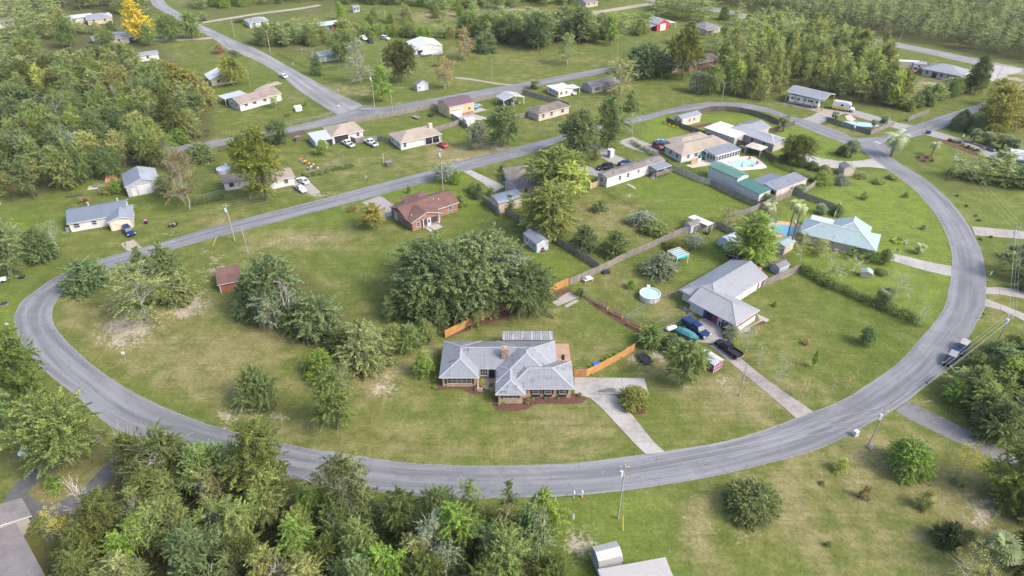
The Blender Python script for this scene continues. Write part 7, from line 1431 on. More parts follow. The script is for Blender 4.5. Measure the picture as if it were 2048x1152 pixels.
def vehicle(kind, rear, front, mat, label, cat='car', roofmat=None, name=None, sc=1.0):
    a, b = G(*rear), G(*front); c = (a + b) / 2; r = thing(name or {'sedan': 'parked_car', 'pickup': 'pickup_truck', 'suv': 'parked_car', 'beetle': 'parked_car', 'jeep': 'off_road_car'}[kind], label, cat, c, math.atan2(b.y - a.y, b.x - a.x)); r.scale = (sc, sc, sc)
    if kind == 'sedan':
        loft([(-2.35, .72, .42, .78, .88, .12), (-2.2, .84, .28, .84, .98, .12), (-1.3, .9, .22, .86, .98, .1), (.9, .9, .22, .84, .93, .1), (1.9, .86, .22, .74, .84, .14), (2.3, .74, .32, .62, .70, .14), (2.38, .66, .36, .56, .62, .1)], mat, 'body', r)
        cabin(r, mat, -1.75, -1.05, .35, 1.1, .80, .62, .94, 1.42); wheels(r, (-1.4, 1.45), .9, .33); lamps(r, 2.33, -2.33, .86, .62, .72)
    elif kind == 'suv':
        loft([(-2.3, .84, .4, .95, 1.08, .08), (-2.2, .92, .3, .98, 1.08, .06), (.9, .93, .28, .96, 1.05, .08), (2.0, .9, .28, .88, .98, .12), (2.35, .80, .36, .74, .84, .12)], mat, 'body', r)
        cabin(r, mat, -2.25, -2.05, .35, 1.0, .86, .72, 1.04, 1.70, 3, roofmat); wheels(r, (-1.4, 1.45), .93, .37); lamps(r, 2.32, -2.3, .9, .78, .95)
    elif kind == 'pickup':
        loft([(-2.85, .90, .5, .82, .86, .04), (-.55, .94, .42, .82, .86, .04), (-.5, .95, .38, 1.0, 1.12, .07), (1.35, .95, .38, 1.0, 1.1, .08), (2.5, .92, .4, .94, 1.04, .12), (2.85, .84, .46, .82, .92, .12)], mat, 'body', r)
        m = MB(); m.box(-2.85, -.5, -.95, -.83, .7, 1.14); m.box(-2.85, -.5, .83, .95, .7, 1.14); m.build('bed_side', mat, r); MB().box(-2.88, -2.8, -.83, .83, .7, 1.13).build('tailgate', mat, r); MB().P([(-2.8, -.83, .875), (-.52, -.83, .875), (-.52, .83, .875), (-2.8, .83, .875)]).build('bed_liner', BLACK, r)
        cabin(r, mat, -.5, -.35, .95, 1.55, .88, .72, 1.1, 1.78, 2, roofmat); wheels(r, (-1.75, 1.8), .95, .40, .26); lamps(r, 2.84, -2.87, .92, .82, .95); MB().box(2.82, 2.95, -.9, .9, .42, .62).build('bumper', CHROME, r); MB().box(-2.98, -2.86, -.88, .88, .45, .6).build('bumper', CHROME, r)
    elif kind == 'beetle':
        loft([(-2.0, .5, .4, .6, .7, .2), (-1.7, .74, .3, .8, .95, .2), (-1.0, .86, .24, .86, 1.0, .16), (.6, .86, .24, .84, .96, .16), (1.4, .8, .24, .74, .9, .24), (1.85, .62, .3, .56, .68, .24), (2.0, .4, .36, .46, .54, .2)], mat, 'body', r)
        cabin(r, mat, -1.55, -.55, .15, .95, .74, .5, .95, 1.46, 1, BLACK); wheels(r, (-1.2, 1.22), .86, .33); lamps(r, 1.86, -1.9, .72, .6)
    elif kind == 'jeep':
        loft([(-1.9, .76, .5, .95, 1.0, .03), (.55, .78, .5, .95, 1.0, .03), (.6, .66, .5, .92, 1.02, .04), (1.85, .62, .5, .9, .98, .05)], mat, 'body', r)
        m = MB(); m.box(.75, 1.95, -.92, -.62, .78, .84); m.box(.75, 1.95, .62, .92, .78, .84); m.box(-1.7, -.8, -.92, -.74, .78, .84); m.box(-1.7, -.8, .74, .92, .78, .84); m.build('fender', BLACK, r)
        cabin(r, BLACK, -1.85, -1.75, .3, .55, .74, .68, .98, 1.75, 2, BLACK); wheels(r, (-1.25, 1.3), .86, .40, .28); lamps(r, 1.86, -1.9, .62, .75); MB().box(1.86, 2.0, -.85, .85, .45, .6).build('bumper', BLACK, r)
        m = MB(); m.tube((-1.92, 0, .95), (-2.12, 0, .95), .38, .38, 14); m.build('spare_tyre', RUBBER, r)
    return r
vehicle('pickup', (1371, 648), (1411, 677), P_NAVY, 'dark blue crew cab pickup on the pad beside the purple trimmed house', 'pickup truck', sc=1.08)
m = MB(); t = bpy.data.objects[[o.name for o in C.objects if o.name.startswith('pickup_truck')][-1]]; loft([(-2.86, .95, 1.0, 1.35, 1.5, .12), (-.55, .95, 1.0, 1.5, 1.72, .14)], P_NAVY, 'bed_cap', t)
vehicle('pickup', (1474, 716), (1437, 690), P_BLACK, 'black crew cab pickup standing on the long concrete driveway', 'pickup truck')
vehicle('suv', (251, 458), (267, 476), P_NAVY, 'dark blue car parked before the white cottage garage')
vehicle('sedan', (618, 372), (597, 358), P_WHITE, 'white sedan on the short driveway beside the maple')
vehicle('pickup', (592, 374), (611, 388), P_SILVER, 'old pale silver pickup on the grass beside the white sedan', 'pickup truck', sc=.86)
vehicle('pickup', (708, 297), (686, 285), P_WHITE, 'white pickup in front of the open garage', 'pickup truck', sc=.95)
vehicle('pickup', (755, 296), (731, 283), P_WHITE, 'white crew cab pickup by the brown fence between two houses', 'pickup truck')
vehicle('beetle', (893, 297), (878, 290), P_RED, 'small round red car with dark roof at the tan roofed house', sc=1.02)
vehicle('sedan', (574, 158), (562, 151), P_WHITE, 'white car driving on the avenue')
vehicle('jeep', (1304, 292), (1327, 302), P_RED, 'red off-road car with black soft top beside the beige house')
vehicle('sedan', (1332, 291), (1316, 284), P_BLUE, 'light blue car behind the red off-road car')
vehicle('suv', (1224, 337), (1196, 340), P_BLACK, 'black car on the gravel behind the mobile home')
vehicle('sedan', (1245, 331), (1258, 328), P_NAVY, 'blue car mostly hidden behind the mobile home roof')
vehicle('suv', (1907, 712), (1890, 736), P_BLACK, 'front one of two dark off-road cars parked at the right road edge, with glare-painted roof', roofmat=pm('pale_roof_glare', (.24, .24, .25), .5), name='off_road_car', sc=.93)  # sun glare put into the roof colour of this dark car
vehicle('suv', (1931, 689), (1911, 712), P_NAVY, 'rear one of two dark off-road cars parked at the right road edge, with glare-painted roof', roofmat=pm('cream_roof_glare', (.34, .31, .27), .5), name='off_road_car', sc=.93)  # roof painted light for the sky it reflects
vehicle('sedan', (697, 274), (684, 284), P_RED, 'red sports car nosing out of the open garage', sc=.85)
vehicle('suv', (1138, 186), (1148, 190), P_SILVER, 'silver car under the white house carport', sc=.9)
vehicle('pickup', (1838, 140), (1824, 146), P_WINE, 'wine red pickup on the grass behind the new white house', 'pickup truck')
vehicle('sedan', (213, 29), (224, 34), P_WHITE, 'white car by the silver roofed house in the far left')
vehicle('pickup', (722, 76), (732, 82), P_WHITE, 'white pickup among clutter left of the white shop', 'pickup truck'); vehicle('sedan', (736, 83), (745, 87), P_BLACK, 'black car beside the white pickup near the white shop'); vehicle('suv', (766, 78), (776, 80), P_SILVER, 'silver car in the bushes left of the white shop'); vehicle('suv', (258, 80), (270, 83), P_BLUE, 'blue car beside the blue trimmed house under the yellow tree'); vehicle('sedan', (820, 103), (829, 106), P_SILVER, 'silver car at the side of the white shop'); vehicle('sedan', (944, 218), (960, 213), P_BLUE, 'blue car beside the maroon roofed barn', sc=.95)
# motorhome and camper van
a, b_ = G(1578, 205), G(1638, 216); L = (b_ - a).length; t = thing('motorhome', 'long white motorhome with tan swoosh stripes under the tall carport', 'motorhome', a, math.atan2(b_.y - a.y, b_.x - a.x)); L = max(9.5, L)
m = MB(); m.prism([(0, -1.22), (L - .25, -1.22), (L, -.9), (L, .9), (L - .25, 1.22), (0, 1.22)], .45, 3.1); m.build('body', P_WHITE, t); MB().prism([(.1, -1.1), (L - .4, -1.1), (L - .4, 1.1), (.1, 1.1)], 3.1, 3.22).build('roof', WHITE, t)
MB().P([(L + .012, -.85, 1.5), (L + .012, .85, 1.5), (L + .012, .85, 2.75), (L + .012, -.85, 2.75)]).build('windscreen', VGLASS, t)
for i, (x, w_) in enumerate(((1.0, .9), (3.2, .7), (5.3, .8), (6.6, .5), (7.6, .9), (L - 1.0, .8))): MB().box(x - w_ / 2, x + w_ / 2, -1.245, -1.2, 1.85, 2.5).build('side_window', VGLASS, t)
MB().box(L - 2.6, L - 2.0, -1.24, -1.2, .6, 2.5).build('door', WHITE, t); wheels(t, (2.6, L - 1.7), 1.22, .48, .3); lamps(t, L, 0, 1.1, .8, 1.0)
ST = pm('tan_stripe', (.36, .29, .22), .4)
MB().box(0, L - .3, -1.232, -1.2, .5, .95).build('stripe', ST, t)
for k_ in range(4):
    m = MB(); x0 = 2.0 + k_ * .55; m.P([(x0, -1.236, 1.2 + k_ * .05), (x0 + .28, -1.236, 1.2 + k_ * .05), (x0 - .9, -1.236, 2.7), (x0 - 1.25, -1.236, 2.7)]); m.build('stripe', ST, t)
a, b_ = G(1664, 217), G(1706, 224); t = thing('camper_van', 'white and yellow camper van parked beside the carport', 'camper van', a, math.atan2(b_.y - a.y, b_.x - a.x)); L = 7.2
m = MB(); m.prism([(0, -1.12), (5.3, -1.12), (5.3, 1.12), (0, 1.12)], 1.35, 2.95); m.build('body', P_WHITE, t); MB().prism([(.0, -1.14), (5.35, -1.14), (5.35, 1.14), (0, 1.14)], .5, 1.35).build('lower_body', paint('yellow_van_paint', (.72, .42, .04)), t)
m = MB(); m.prism([(.1, -1.0), (5.2, -1.0), (5.2, 1.0), (.1, 1.0)], 2.95, 3.05); m.build('roof', P_SILVER, t); loft([(5.3, 1.05, .5, 1.3, 2.9, .12), (5.7, 1.05, .5, 1.3, 2.75, .2), (6.0, 1.0, .5, 1.25, 1.5, .12), (7.0, .95, .5, 1.05, 1.2, .15), (7.2, .85, .55, .95, 1.05, .15)], P_WHITE, 'nose', t)
MB().P([(6.02, -.85, 1.55), (6.02, .85, 1.55), (5.74, .8, 2.5), (5.74, -.8, 2.5)]).build('windscreen', VGLASS, t); MB().box(2.6, 3.5, -1.15, -1.1, 1.7, 2.35).build('side_window', VGLASS, t); MB().box(5.4, 5.75, -1.08, -1.0, 1.5, 2.2).build('side_window', VGLASS, t); MB().box(4.2, 4.9, -1.145, -1.1, .7, 2.6).build('door', WHITE, t); wheels(t, (1.6, 6.1), 1.1, .42, .26); lamps(t, 7.18, 0, .9, .85, 1.0)
# trailers, carts, boats, machines
def trailer(rear, front, label, mat, W_=1.7, gate=True, load=None, rail=.35):
    a, b = G(*rear), G(*front); L = (b - a).length; t = thing('utility_trailer', label, 'trailer', a, math.atan2(b.y - a.y, b.x - a.x)); h = W_ / 2; m = MB()
    for y in (-h, h - .06): m.box(0, L * .78, y, y + .06, .5, .56); m.box(0, L * .78, y, y + .06, .5 + rail, .55 + rail)
    for x in (0, L * .26, L * .52, L * .78 - .06):
        for y in (-h, h - .06): m.box(x, x + .06, y, y + .06, .56, .5 + rail)
    m.box(0, .06, -h, h, .5, .56); m.box(L * .78 - .06, L * .78, -h, h, .5, .56); m.tube((L * .78, -h + .1, .52), (L, 0, .5), .04, .04, 4); m.tube((L * .78, h - .1, .52), (L, 0, .5), .04, .04, 4); m.build('frame', mat, t)
    n = max(4, int(W_ / .24))
    for i in range(n): y = -h + .08 + i * (W_ - .16) / n; MB().box(.06, L * .78 - .06, y, y + (W_ - .16) / n - .025, .5, .54).build('deck_board', BLACK if mat is BLACK else W_GREY, t)
    if gate:
        m = MB(); m.box(-.05, .0, -h, h, 1.55, 1.62)
        for i in range(5): y = -h + i * (W_ - .06) / 4; m.box(-.05, .0, y, y + .06, .5, 1.55)
        m.build('ramp_gate', mat, t)
    wheels(t, (L * .36,), h + .2, .32, .18)
    if load: load(t, L)
    return t
trailer((1280, 711), (1304, 737), 'empty black utility trailer with raised mesh gate on the side lawn', BLACK)
trailer((839, 239), (823, 233), 'silver utility trailer in the fenced yard', GALV, gate=False); trailer((867, 234), (855, 230), 'small dark trailer behind the silver one in the fenced yard', BLACK, 1.4, gate=False)
def junk(t, L):
    for i in range(6): MB().box(.2 + i * .3, .5 + i * .3, -.5 + .2 * (i % 3), .1 + .2 * (i % 3), .56, .8 + .12 * (i % 4)).build('scrap', [W_GREY, GALV, DARK][i % 3], t)
trailer((340, 453), (356, 453), 'small trailer loaded with scrap near the middle road', BLACK, 1.5, gate=False, load=junk)
def boat(rear, front, label, col):
    a, b = G(*rear), G(*front); L = (b - a).length; t = thing('boat', label, 'boat', a, math.atan2(b.y - a.y, b.x - a.x))
    loft([(0, .95, .75, 1.35, 1.4, .05), (L * .6, 1.0, .65, 1.4, 1.45, .05), (L * .85, .6, .8, 1.5, 1.55, .05), (L, .08, 1.2, 1.55, 1.6, .01)], P_WHITE, 'hull', t); MB().box(L * .1, L * .6, -.75, .75, 1.41, 1.46).build('deck', col, t); MB().box(L * .3, L * .45, -.3, .3, 1.46, 2.1).build('console', WHITE, t)
    m = MB(); m.box(0, L * .9, -.5, -.42, .5, .58); m.box(0, L * .9, .42, .5, .5, .58); m.build('boat_trailer', GALV, t); wheels(t, (L * .35,), .95, .3, .2); MB().box(-.5, 0, -.2, .2, .8, 1.9).build('outboard_motor', BLACK, t)
boat((868, 108), (842, 114), 'white boat on a trailer in front of the white shop', WHITE); boat((838, 101), (820, 96), 'covered boat at the side door of the white shop', BLUEP)
a, b_ = G(1974, 299), G(1988, 304); t = thing('golf_cart', 'dark golf cart with black canopy on the garden driveway', 'golf cart', a, math.atan2(b_.y - a.y, b_.x - a.x)); loft([(0, .6, .3, .7, .75, .05), (1.0, .6, .3, .45, .5, .05), (1.8, .6, .3, .7, .8, .1), (2.3, .5, .3, .5, .6, .1)], TEALP, 'body', t); MB().box(.1, 1.9, -.65, .65, 1.85, 1.93).build('canopy', BLACK, t); MB().box(.5, 1.0, -.5, .5, .75, .95).build('seat', BLACK, t); wheels(t, (.4, 1.9), .6, .25, .16)
m = MB()
for x in (.15, 1.85):
    for y in (-.6, .6): m.tube((x, y, .7), (x, y, 1.85), .025, .025, 4)
m.build('canopy_post', BLACK, t)
def mower(p, label, ang=0):
    t = thing('riding_mower', label, 'mower', G(*p), ang); loft([(0, .35, .3, .6, .65, .05), (.7, .35, .3, .5, .55, .05), (.8, .28, .3, .75, .85, .06), (1.6, .26, .3, .7, .78, .08)], REDP, 'body', t); MB().box(.1, .5, -.25, .25, .65, 1.05).build('seat', BLACK, t); wheels(t, (.2, 1.35), .45, .25, .2); MB().box(.4, 1.2, -.6, .6, .15, .28).build('mower_deck', REDP, t)
mower((1086, 504), 'red riding mower against the pale blue storage shed', 2.0)
# boat-like thing under a teal tarp
t = thing('covered_boat', 'boat covered with a teal tarp beside the dark blue pickup', 'boat', G(1354, 664), -.75); loft([(0, .8, .3, .9, 1.15, .35), (1.4, 1.0, .2, 1.0, 1.5, .5), (3.2, .95, .2, 1.0, 1.35, .5), (4.4, .4, .3, .8, 1.0, .3)], TEALP, 'tarp', t); m = MB(); m.box(.2, 4.6, -.5, -.42, .12, .2); m.box(.2, 4.6, .42, .5, .12, .2); m.build('boat_trailer', GALV, t)
# ------------------------------------------------------------------ pools
def ring_pool(bx, by, w_, h, label, water):
    c = G(bx, by); r = w_ / 2 / SC(c); t = thing('round_pool', label, 'pool', c); n = 28; m = MB()
    for i in range(n):
        a0, a1 = 2 * math.pi * i / n, 2 * math.pi * (i + 1) / n; m.P([(r * math.cos(a0), r * math.sin(a0), 0), (r * math.cos(a1), r * math.sin(a1), 0), (r * math.cos(a1), r * math.sin(a1), h), (r * math.cos(a0), r * math.sin(a0), h)]); q = r - .12; m.P([(q * math.cos(a1), q * math.sin(a1), h - .25), (q * math.cos(a0), q * math.sin(a0), h - .25), (q * math.cos(a0), q * math.sin(a0), h), (q * math.cos(a1), q * math.sin(a1), h)])
    m.build('pool_wall', WHITE, t); m = MB()
    for i in range(n): a0, a1 = 2 * math.pi * i / n, 2 * math.pi * (i + 1) / n; R1, R2 = r + .05, r - .16; m.P([(R2 * math.cos(a0), R2 * math.sin(a0), h + .01), (R1 * math.cos(a0), R1 * math.sin(a0), h + .01), (R1 * math.cos(a1), R1 * math.sin(a1), h + .01), (R2 * math.cos(a1), R2 * math.sin(a1), h + .01)])
    m.build('pool_rim', TRIM, t); MB().P([((r - .13) * math.cos(2 * math.pi * i / n), (r - .13) * math.sin(2 * math.pi * i / n), h - .2) for i in range(n)]).build('water', water, t)
    for i in range(14): a0 = 2 * math.pi * i / 14; MB().tube(((r + .04) * math.cos(a0), (r + .04) * math.sin(a0), 0), ((r + .04) * math.cos(a0), (r + .04) * math.sin(a0), h), .04, .04, 5).build('pool_post', GALV, t)
    m = MB(); m.box(-.35, .35, r - .1, r + .5, h * .6, h + .35); m.build('filter', WHITE, t)
ring_pool(1299, 596, 41, 1.25, 'round above-ground pool with pale blue water and white walls', POOLW); ring_pool(448, 344, 26, 1.2, 'round white above-ground pool behind the white shack', pm('pool_cover', (.62, .66, .68), .5))
def ground_pool(cx, cy, rx, ry, ang, shape, water, label, deck, dm, wname='swimming_pool'):
    c = G(cx, cy); t = thing(wname, label, 'pool', c, ang); n = 36
    def prof(f):
        out = []
        for i in range(n):
            a = 2 * math.pi * i / n; k_ = 1 + (.16 * math.cos(2 * a + .6) - .14 * math.sin(a) if shape == 'kidney' else 0); x, y = math.cos(a), math.sin(a)
            if shape == 'rect': s_ = max(abs(x), abs(y)) ** .8; x, y = x / s_, y / s_
            out.append((x * k_ * rx + f * x, y * k_ * ry + f * y))
        return out
    MB().prism([p for p in prof(deck)], 0, .05).build('pool_deck', dm, t); o, i_ = prof(.3), prof(0); m = MB()
    for j in range(n): k_ = (j + 1) % n; m.P([(*i_[j], .075), (*o[j], .075), (*o[k_], .075), (*i_[k_], .075)])
    m.build('coping', CONC, t); MB().P([(*p, .06) for p in i_]).build('water', water, t); return t
ground_pool(1572, 459, 3.9, 2.9, -.1, 'kidney', POOLB, 'kidney shaped blue pool with an orange-tan deck beside palms', 2.1, pm('terracotta_deck', (.50, .29, .18), .85, var=.2))
ground_pool(1484, 327, 3.7, 2.1, .2, 'rect', POOLW, 'pale turquoise pool on a wide white deck behind the glazed patio room', 2.6, concrete('pool_concrete', (.58, .52, .46), (.45, .36, .28), .5))
ground_pool(1716, 248, 5.0, 2.2, -.15, 'kidney', POOLW, 'turquoise pool behind the grey slatted fence', .7, CONC)
pad('pool_path', [(1690, 232), (1700, 229), (1712, 239), (1704, 243), (1694, 240)], pm('sand_paving', (.45, .38, .30), .9))
# ------------------------------------------------------------------ garden and street things
def simple(name, label, cat, p, ang, parts, group=None, h=0.0):
    g = G(*p); g.z = h; t = thing(name, label, cat, g, ang, group)
    for nm, mat, fn in parts: m = MB(); fn(m); m.build(nm, mat, t)
    return t
for i, (x, y, lab) in enumerate(((1204, 614, 'uppermost cedar planter with tall trellis beside the wire fence'), (1233, 632, 'middle cedar planter with tall trellis beside the wire fence'), (1268, 656, 'lowest cedar planter with tall trellis beside the wire fence'))):
    t = thing('planter_box', lab, 'planter', G(x, y), -.66, 'cedar planters'); 
    m = MB(); m.box(-1.35, 1.35, -.3, -.24, 0, .6); m.box(-1.35, 1.35, .24, .3, 0, .6); m.box(-1.35, -1.29, -.24, .24, 0, .6); m.box(1.29, 1.35, -.24, .24, 0, .6); m.build('planter_side', W_CEDAR, t); MB().box(-1.29, 1.29, -.24, .24, .02, .5).build('soil', SOIL, t)
    m = MB()
    for j in range(9): xx = -1.3 + j * .32; m.box(xx, xx + .05, .31, .34, 0, 1.85)
    for j in range(6): m.box(-1.3, 1.31, .345, .37, .6 + j * .24, .66 + j * .24)
    m.build('trellis', W_DECK, t)
TQ = pm('turquoise_cloth', (.03, .40, .50), .7)
t = thing('pergola', 'white pergola with a turquoise cloth roof beside the olive bush', 'pergola', G(1352, 533), .5)
for x in (0, 3.2):
    for y in (0, 3.2): MB().box(x - .07, x + .07, y - .07, y + .07, 0, 2.4).build('post', WHITE, t)
MB().box(.1, 3.1, .1, 3.1, 2.36, 2.40).build('cloth_roof', TQ, t); m = MB(); m.P([(.0, -.09, 1.9), (3.2, -.09, 1.9), (3.2, -.02, 2.38), (0, -.02, 2.38)]); m.build('cloth_flap', TQ, t)
for i in range(9): MB().box(-.3, 3.5, i * .4 - .03, i * .4 + .03, 2.41, 2.52).build('rafter', pm('red_white_slat', (.55, .20, .16)) if i % 2 else WHITE, t)
MB().box(.9, 2.2, .9, 2.0, .7, .76).build('table', BLACK, t)
k = NT('plastic_sheet'); FILM = k.done(k.mix(k.noise(1.2, 4, k.co()), (.42, .46, .50), (.62, .65, .68)), .3)
t = thing('greenhouse', 'plastic sheet covered hoop greenhouse in the cluttered yard', 'greenhouse', G(1458, 503), .55); m = MB(); n = 8
for i in range(n):
    a0, a1 = math.pi * i / n, math.pi * (i + 1) / n; y0, z0, y1, z1 = 2 - 2 * math.cos(a0), 2.7 * math.sin(a0) ** .7, 2 - 2 * math.cos(a1), 2.7 * math.sin(a1) ** .7
    m.P([(0, y0, z0), (4.2, y0, z0), (4.2, y1, z1), (0, y1, z1)]); m.P([(0, 2, 0), (0, y0, z0), (0, y1, z1)]); m.P([(4.2, y0, z0), (4.2, 2, 0), (4.2, y1, z1)])
m.build('cover', FILM, t)
for x in (-.25, 1.05, 2.1, 3.15, 4.22):
    m = MB()
    for i in range(n): a0, a1 = math.pi * i / n, math.pi * (i + 1) / n; m.tube((x, 2 - 2.03 * math.cos(a0), 2.73 * math.sin(a0) ** .7), (x, 2 - 2.03 * math.cos(a1), 2.73 * math.sin(a1) ** .7), .03, .03, 4)
    m.build('hoop', GALV, t)
t = thing('propane_tank', 'white horizontal propane tank on the grass by the wire fence', 'gas tank', G(1342, 661), .35); m = MB(); m.tube((-.9, 0, .6), (.9, 0, .6), .48, .48, 14); m.tube((.9, 0, .6), (1.15, 0, .6), .48, .22, 14); m.tube((-.9, 0, .6), (-1.15, 0, .6), .48, .22, 14); m.smooth = False; m.build('tank', P_WHITE, t); m = MB(); m.tube((0, 0, 1.05), (0, 0, 1.22), .16, .16, 8); m.build('valve_dome', P_WHITE, t); m = MB(); m.box(-.7, -.55, -.3, .3, 0, .2); m.box(.55, .7, -.3, .3, 0, .2); m.build('leg', GALV, t)
def bin_(p, label, mat, lid=None, group=None, ang=0):
    t = thing('wheelie_bin', label, 'bin', G(*p), ang, group); m = MB(); b4 = [(-.24, -.24), (.24, -.24), (.24, .24), (-.24, .24)]; t4 = [(x * 1.25, y * 1.25) for x, y in b4]
    for i in range(4): j = (i + 1) % 4; m.P([(*b4[i], .06), (*b4[j], .06), (*t4[j], 1.0), (*t4[i], 1.0)])
    m.build('bin_body', mat, t); MB().box(-.32, .32, -.34, .32, 1.0, 1.07).build('lid', lid or mat, t); m = MB(); m.tube((-.28, .26, .1), (.28, .26, .1), .1, .1, 8); m.build('wheel', RUBBER, t)
BINB = pm('dark_bin', (.03, .035, .045), .5)
bin_((1439, 651), 'left dark bin at the maroon garage', BINB); bin_((1444, 654), 'middle dark bin at the maroon garage', BINB); bin_((1449, 657), 'right dark bin at the maroon garage', BINB)
bin_((839, 452), 'left black bin at the brick house wall', BINB); bin_((844, 452), 'right black bin at the brick house wall', BINB); bin_((293, 448), 'dark bin with bright pink lid on the lawn by the white cottage', BINB, pm('pink_lid', (.75, .16, .42))); bin_((606, 355), 'dark bin beside the white sedan', BINB)
bin_((1853, 268), 'left blue bin at the garden driveway mouth', pm('navy_bin', (.02, .06, .16))); bin_((1858, 268), 'right blue bin with open lid at the garden driveway mouth', pm('navy_bin', (.02, .06, .16)))
def mailbox(p, label, mat=None, ang=0, group='mailboxes'):
    t = thing('mailbox', label, 'mailbox', G(*p), ang, group); MB().box(-.05, .05, -.05, .05, 0, 1.05).build('post', W_GREY if mat is not WHITE else WHITE, t); m = MB(); m.box(-.12, .12, -.26, .26, 1.05, 1.2)
    for i in range(5): a0, a1 = math.pi * i / 5, math.pi * (i + 1) / 5; m.P([(.12 * math.cos(a0), -.26, 1.2 + .12 * math.sin(a0)), (.12 * math.cos(a0), .26, 1.2 + .12 * math.sin(a0)), (.12 * math.cos(a1), .26, 1.2 + .12 * math.sin(a1)), (.12 * math.cos(a1), -.26, 1.2 + .12 * math.sin(a1))])
    m.build('box', mat or BLACK, t)
mailbox((1148, 996), 'left white mailbox beside the front road', WHITE); mailbox((1164, 995), 'right white mailbox with orange base beside the front road', WHITE); mailbox((736, 368), 'black mailbox beside the middle road', BLACK); mailbox((1963, 637), 'black mailbox by the right road near the pole', BLACK); mailbox((253, 497), 'dark green mailbox by the white cottage driveway', pm('green_paint', (.03, .09, .05))); mailbox((1959, 488), 'dark mailbox at the east driveway', BLACK); mailbox((1342, 212), 'dark mailbox on the upper bend', BLACK); mailbox((677, 187), 'white mailbox at the avenue corner', WHITE); mailbox((587, 131), 'small white mailbox along the avenue', WHITE); mailbox((1850, 776), 'black mailbox at the thicket end of the road', BLACK); mailbox((1792, 508), 'dark mailbox beside the lawn driveway', BLACK)
MB().box(-.12, .12, -.12, .12, 0, .35).build('box_base', ORANGE, [o for o in C.objects if o.get('label', '').startswith('right white mailbox')][0])
simple('electric_cabinet', 'pale green utility cabinet beside the leaning pole on the lower right', 'utility box', (1710, 871), .4, [('cabinet', pm('pale_green_box', (.50, .56, .52)), lambda m: m.box(-.35, .35, -.3, .3, 0, 1.0)), ('cabinet_lid', WHITE, lambda m: m.box(-.38, .38, -.33, .33, 1.0, 1.06))])
simple('electric_cabinet', 'small pale green pedestal at the foot of the leaning pole', 'utility box', (1741, 897), 0, [('cabinet', pm('pale_green_box', (.50, .56, .52)), lambda m: m.box(-.14, .14, -.14, .14, 0, .8)), ('cabinet_lid', GALV, lambda m: m.box(-.16, .16, -.16, .16, .8, .86))])
simple('electric_cabinet', 'short white pedestal in the grass left of the pale pole', 'utility box', (1147, 1037), 0, [('cabinet', WHITE, lambda m: m.box(-.14, .14, -.14, .14, 0, .8)), ('cabinet_lid', GALV, lambda m: m.box(-.16, .16, -.16, .16, .8, .86))])
simple('electric_cabinet', 'pale blue pedestal at the corner of the avenue', 'utility box', (678, 216), 0, [('cabinet', SD_BLUE, lambda m: m.box(-.35, .35, -.35, .35, 0, .9)), ('cabinet_lid', WHITE, lambda m: m.box(-.38, .38, -.38, .38, .9, .96))])
def sign(p, label, w_, h, ph, mat, ang=0, back=None):
    t = thing('sign', label, 'sign', G(*p), ang); m = MB(); m.tube((0, 0, 0), (0, 0, ph + h), .035, .035, 6); m.build('sign_post', GALV, t); MB().box(-w_ / 2, w_ / 2, -.065, -.04, ph, ph + h).build('sign_panel', mat, t)
sign((253, 723), 'small white blank sign on a thin post on the left lawn', .6, .6, 1.8, WHITE, .3); sign((733, 363), 'little white sign on a post beside the middle road', .3, .7, 1.2, WHITE); sign((1979, 553), 'white post sign at the right road edge below the driveway', .7, .8, .6, WHITE, .5); sign((1925, 277), 'white post sign at the garden driveway', .5, .9, .6, WHITE); sign((1924, 150), 'small white sign by the highway', .5, .6, 1.0, WHITE); sign((677, 183), 'white board on a post at the avenue corner lawn', .8, .5, .8, WHITE, -.4); sign((20, 660), 'white sign panel at the left road edge', .7, .5, 1.3, WHITE)
simple('brown_utility_box', 'square brown wooden box alone on the dry lawn by the road', 'box', (778, 331), .5, [('crate', wood('brown_crate', (.14, .085, .08)), lambda m: m.box(-.9, .9, -.8, .8, 0, 1.2)), ('lid', SH_GREY, lambda m: m.box(-.97, .97, -.87, .87, 1.2, 1.27))]); simple('clothes_pole', 'thin white pole beside the square brown box', 'pole', (768, 328), 0, [('pole_shaft', WHITE, lambda m: m.tube((0, 0, 0), (0, 0, 3.2), .05, .05, 6)), ('top_bar', WHITE, lambda m: m.box(-.5, .5, -.03, .03, 3.1, 3.16))])
simple('brown_utility_box', 'small brown wooden box left of the open garage house', 'box', (596, 281), .5, [('crate', wood('brown_crate', (.14, .085, .08)), lambda m: m.box(-.8, .8, -.7, .7, 0, 1.3)), ('lid', SH_GREY, lambda m: m.box(-.86, .86, -.76, .76, 1.3, 1.36))])
simple('white_box_shelter', 'small white box shelter alone on the corner lawn', 'box', (597, 221), .5, [('crate', WHITE, lambda m: m.box(-1.1, 1.1, -.9, .9, 0, 1.2)), ('lid', P_WHITE, lambda m: m.P([(-1.2, -1, 1.21), (1.2, -1, 1.21), (1.2, 1, 1.6), (-1.2, 1, 1.6)]))])
simple('red_tent', 'small rust red pop-up tent at the edge of the left wood', 'tent', (222, 360), .4, [('tent_cover', pm('rust_cloth', (.36, .13, .10), .8), lambda m: [m.P([(-1.6, -1.2, 0), (1.6, -1.2, 0), (.9, 0, 1.5), (-.9, 0, 1.5)]), m.P([(1.6, 1.2, 0), (-1.6, 1.2, 0), (-.9, 0, 1.5), (.9, 0, 1.5)]), m.P([(1.6, -1.2, 0), (1.6, 1.2, 0), (.9, 0, 1.5)]), m.P([(-1.6, 1.2, 0), (-1.6, -1.2, 0), (-.9, 0, 1.5)])]), ('tent_pole', GALV, lambda m: m.tube((-.9, 0, 1.52), (.9, 0, 1.52), .03, .03, 5))])
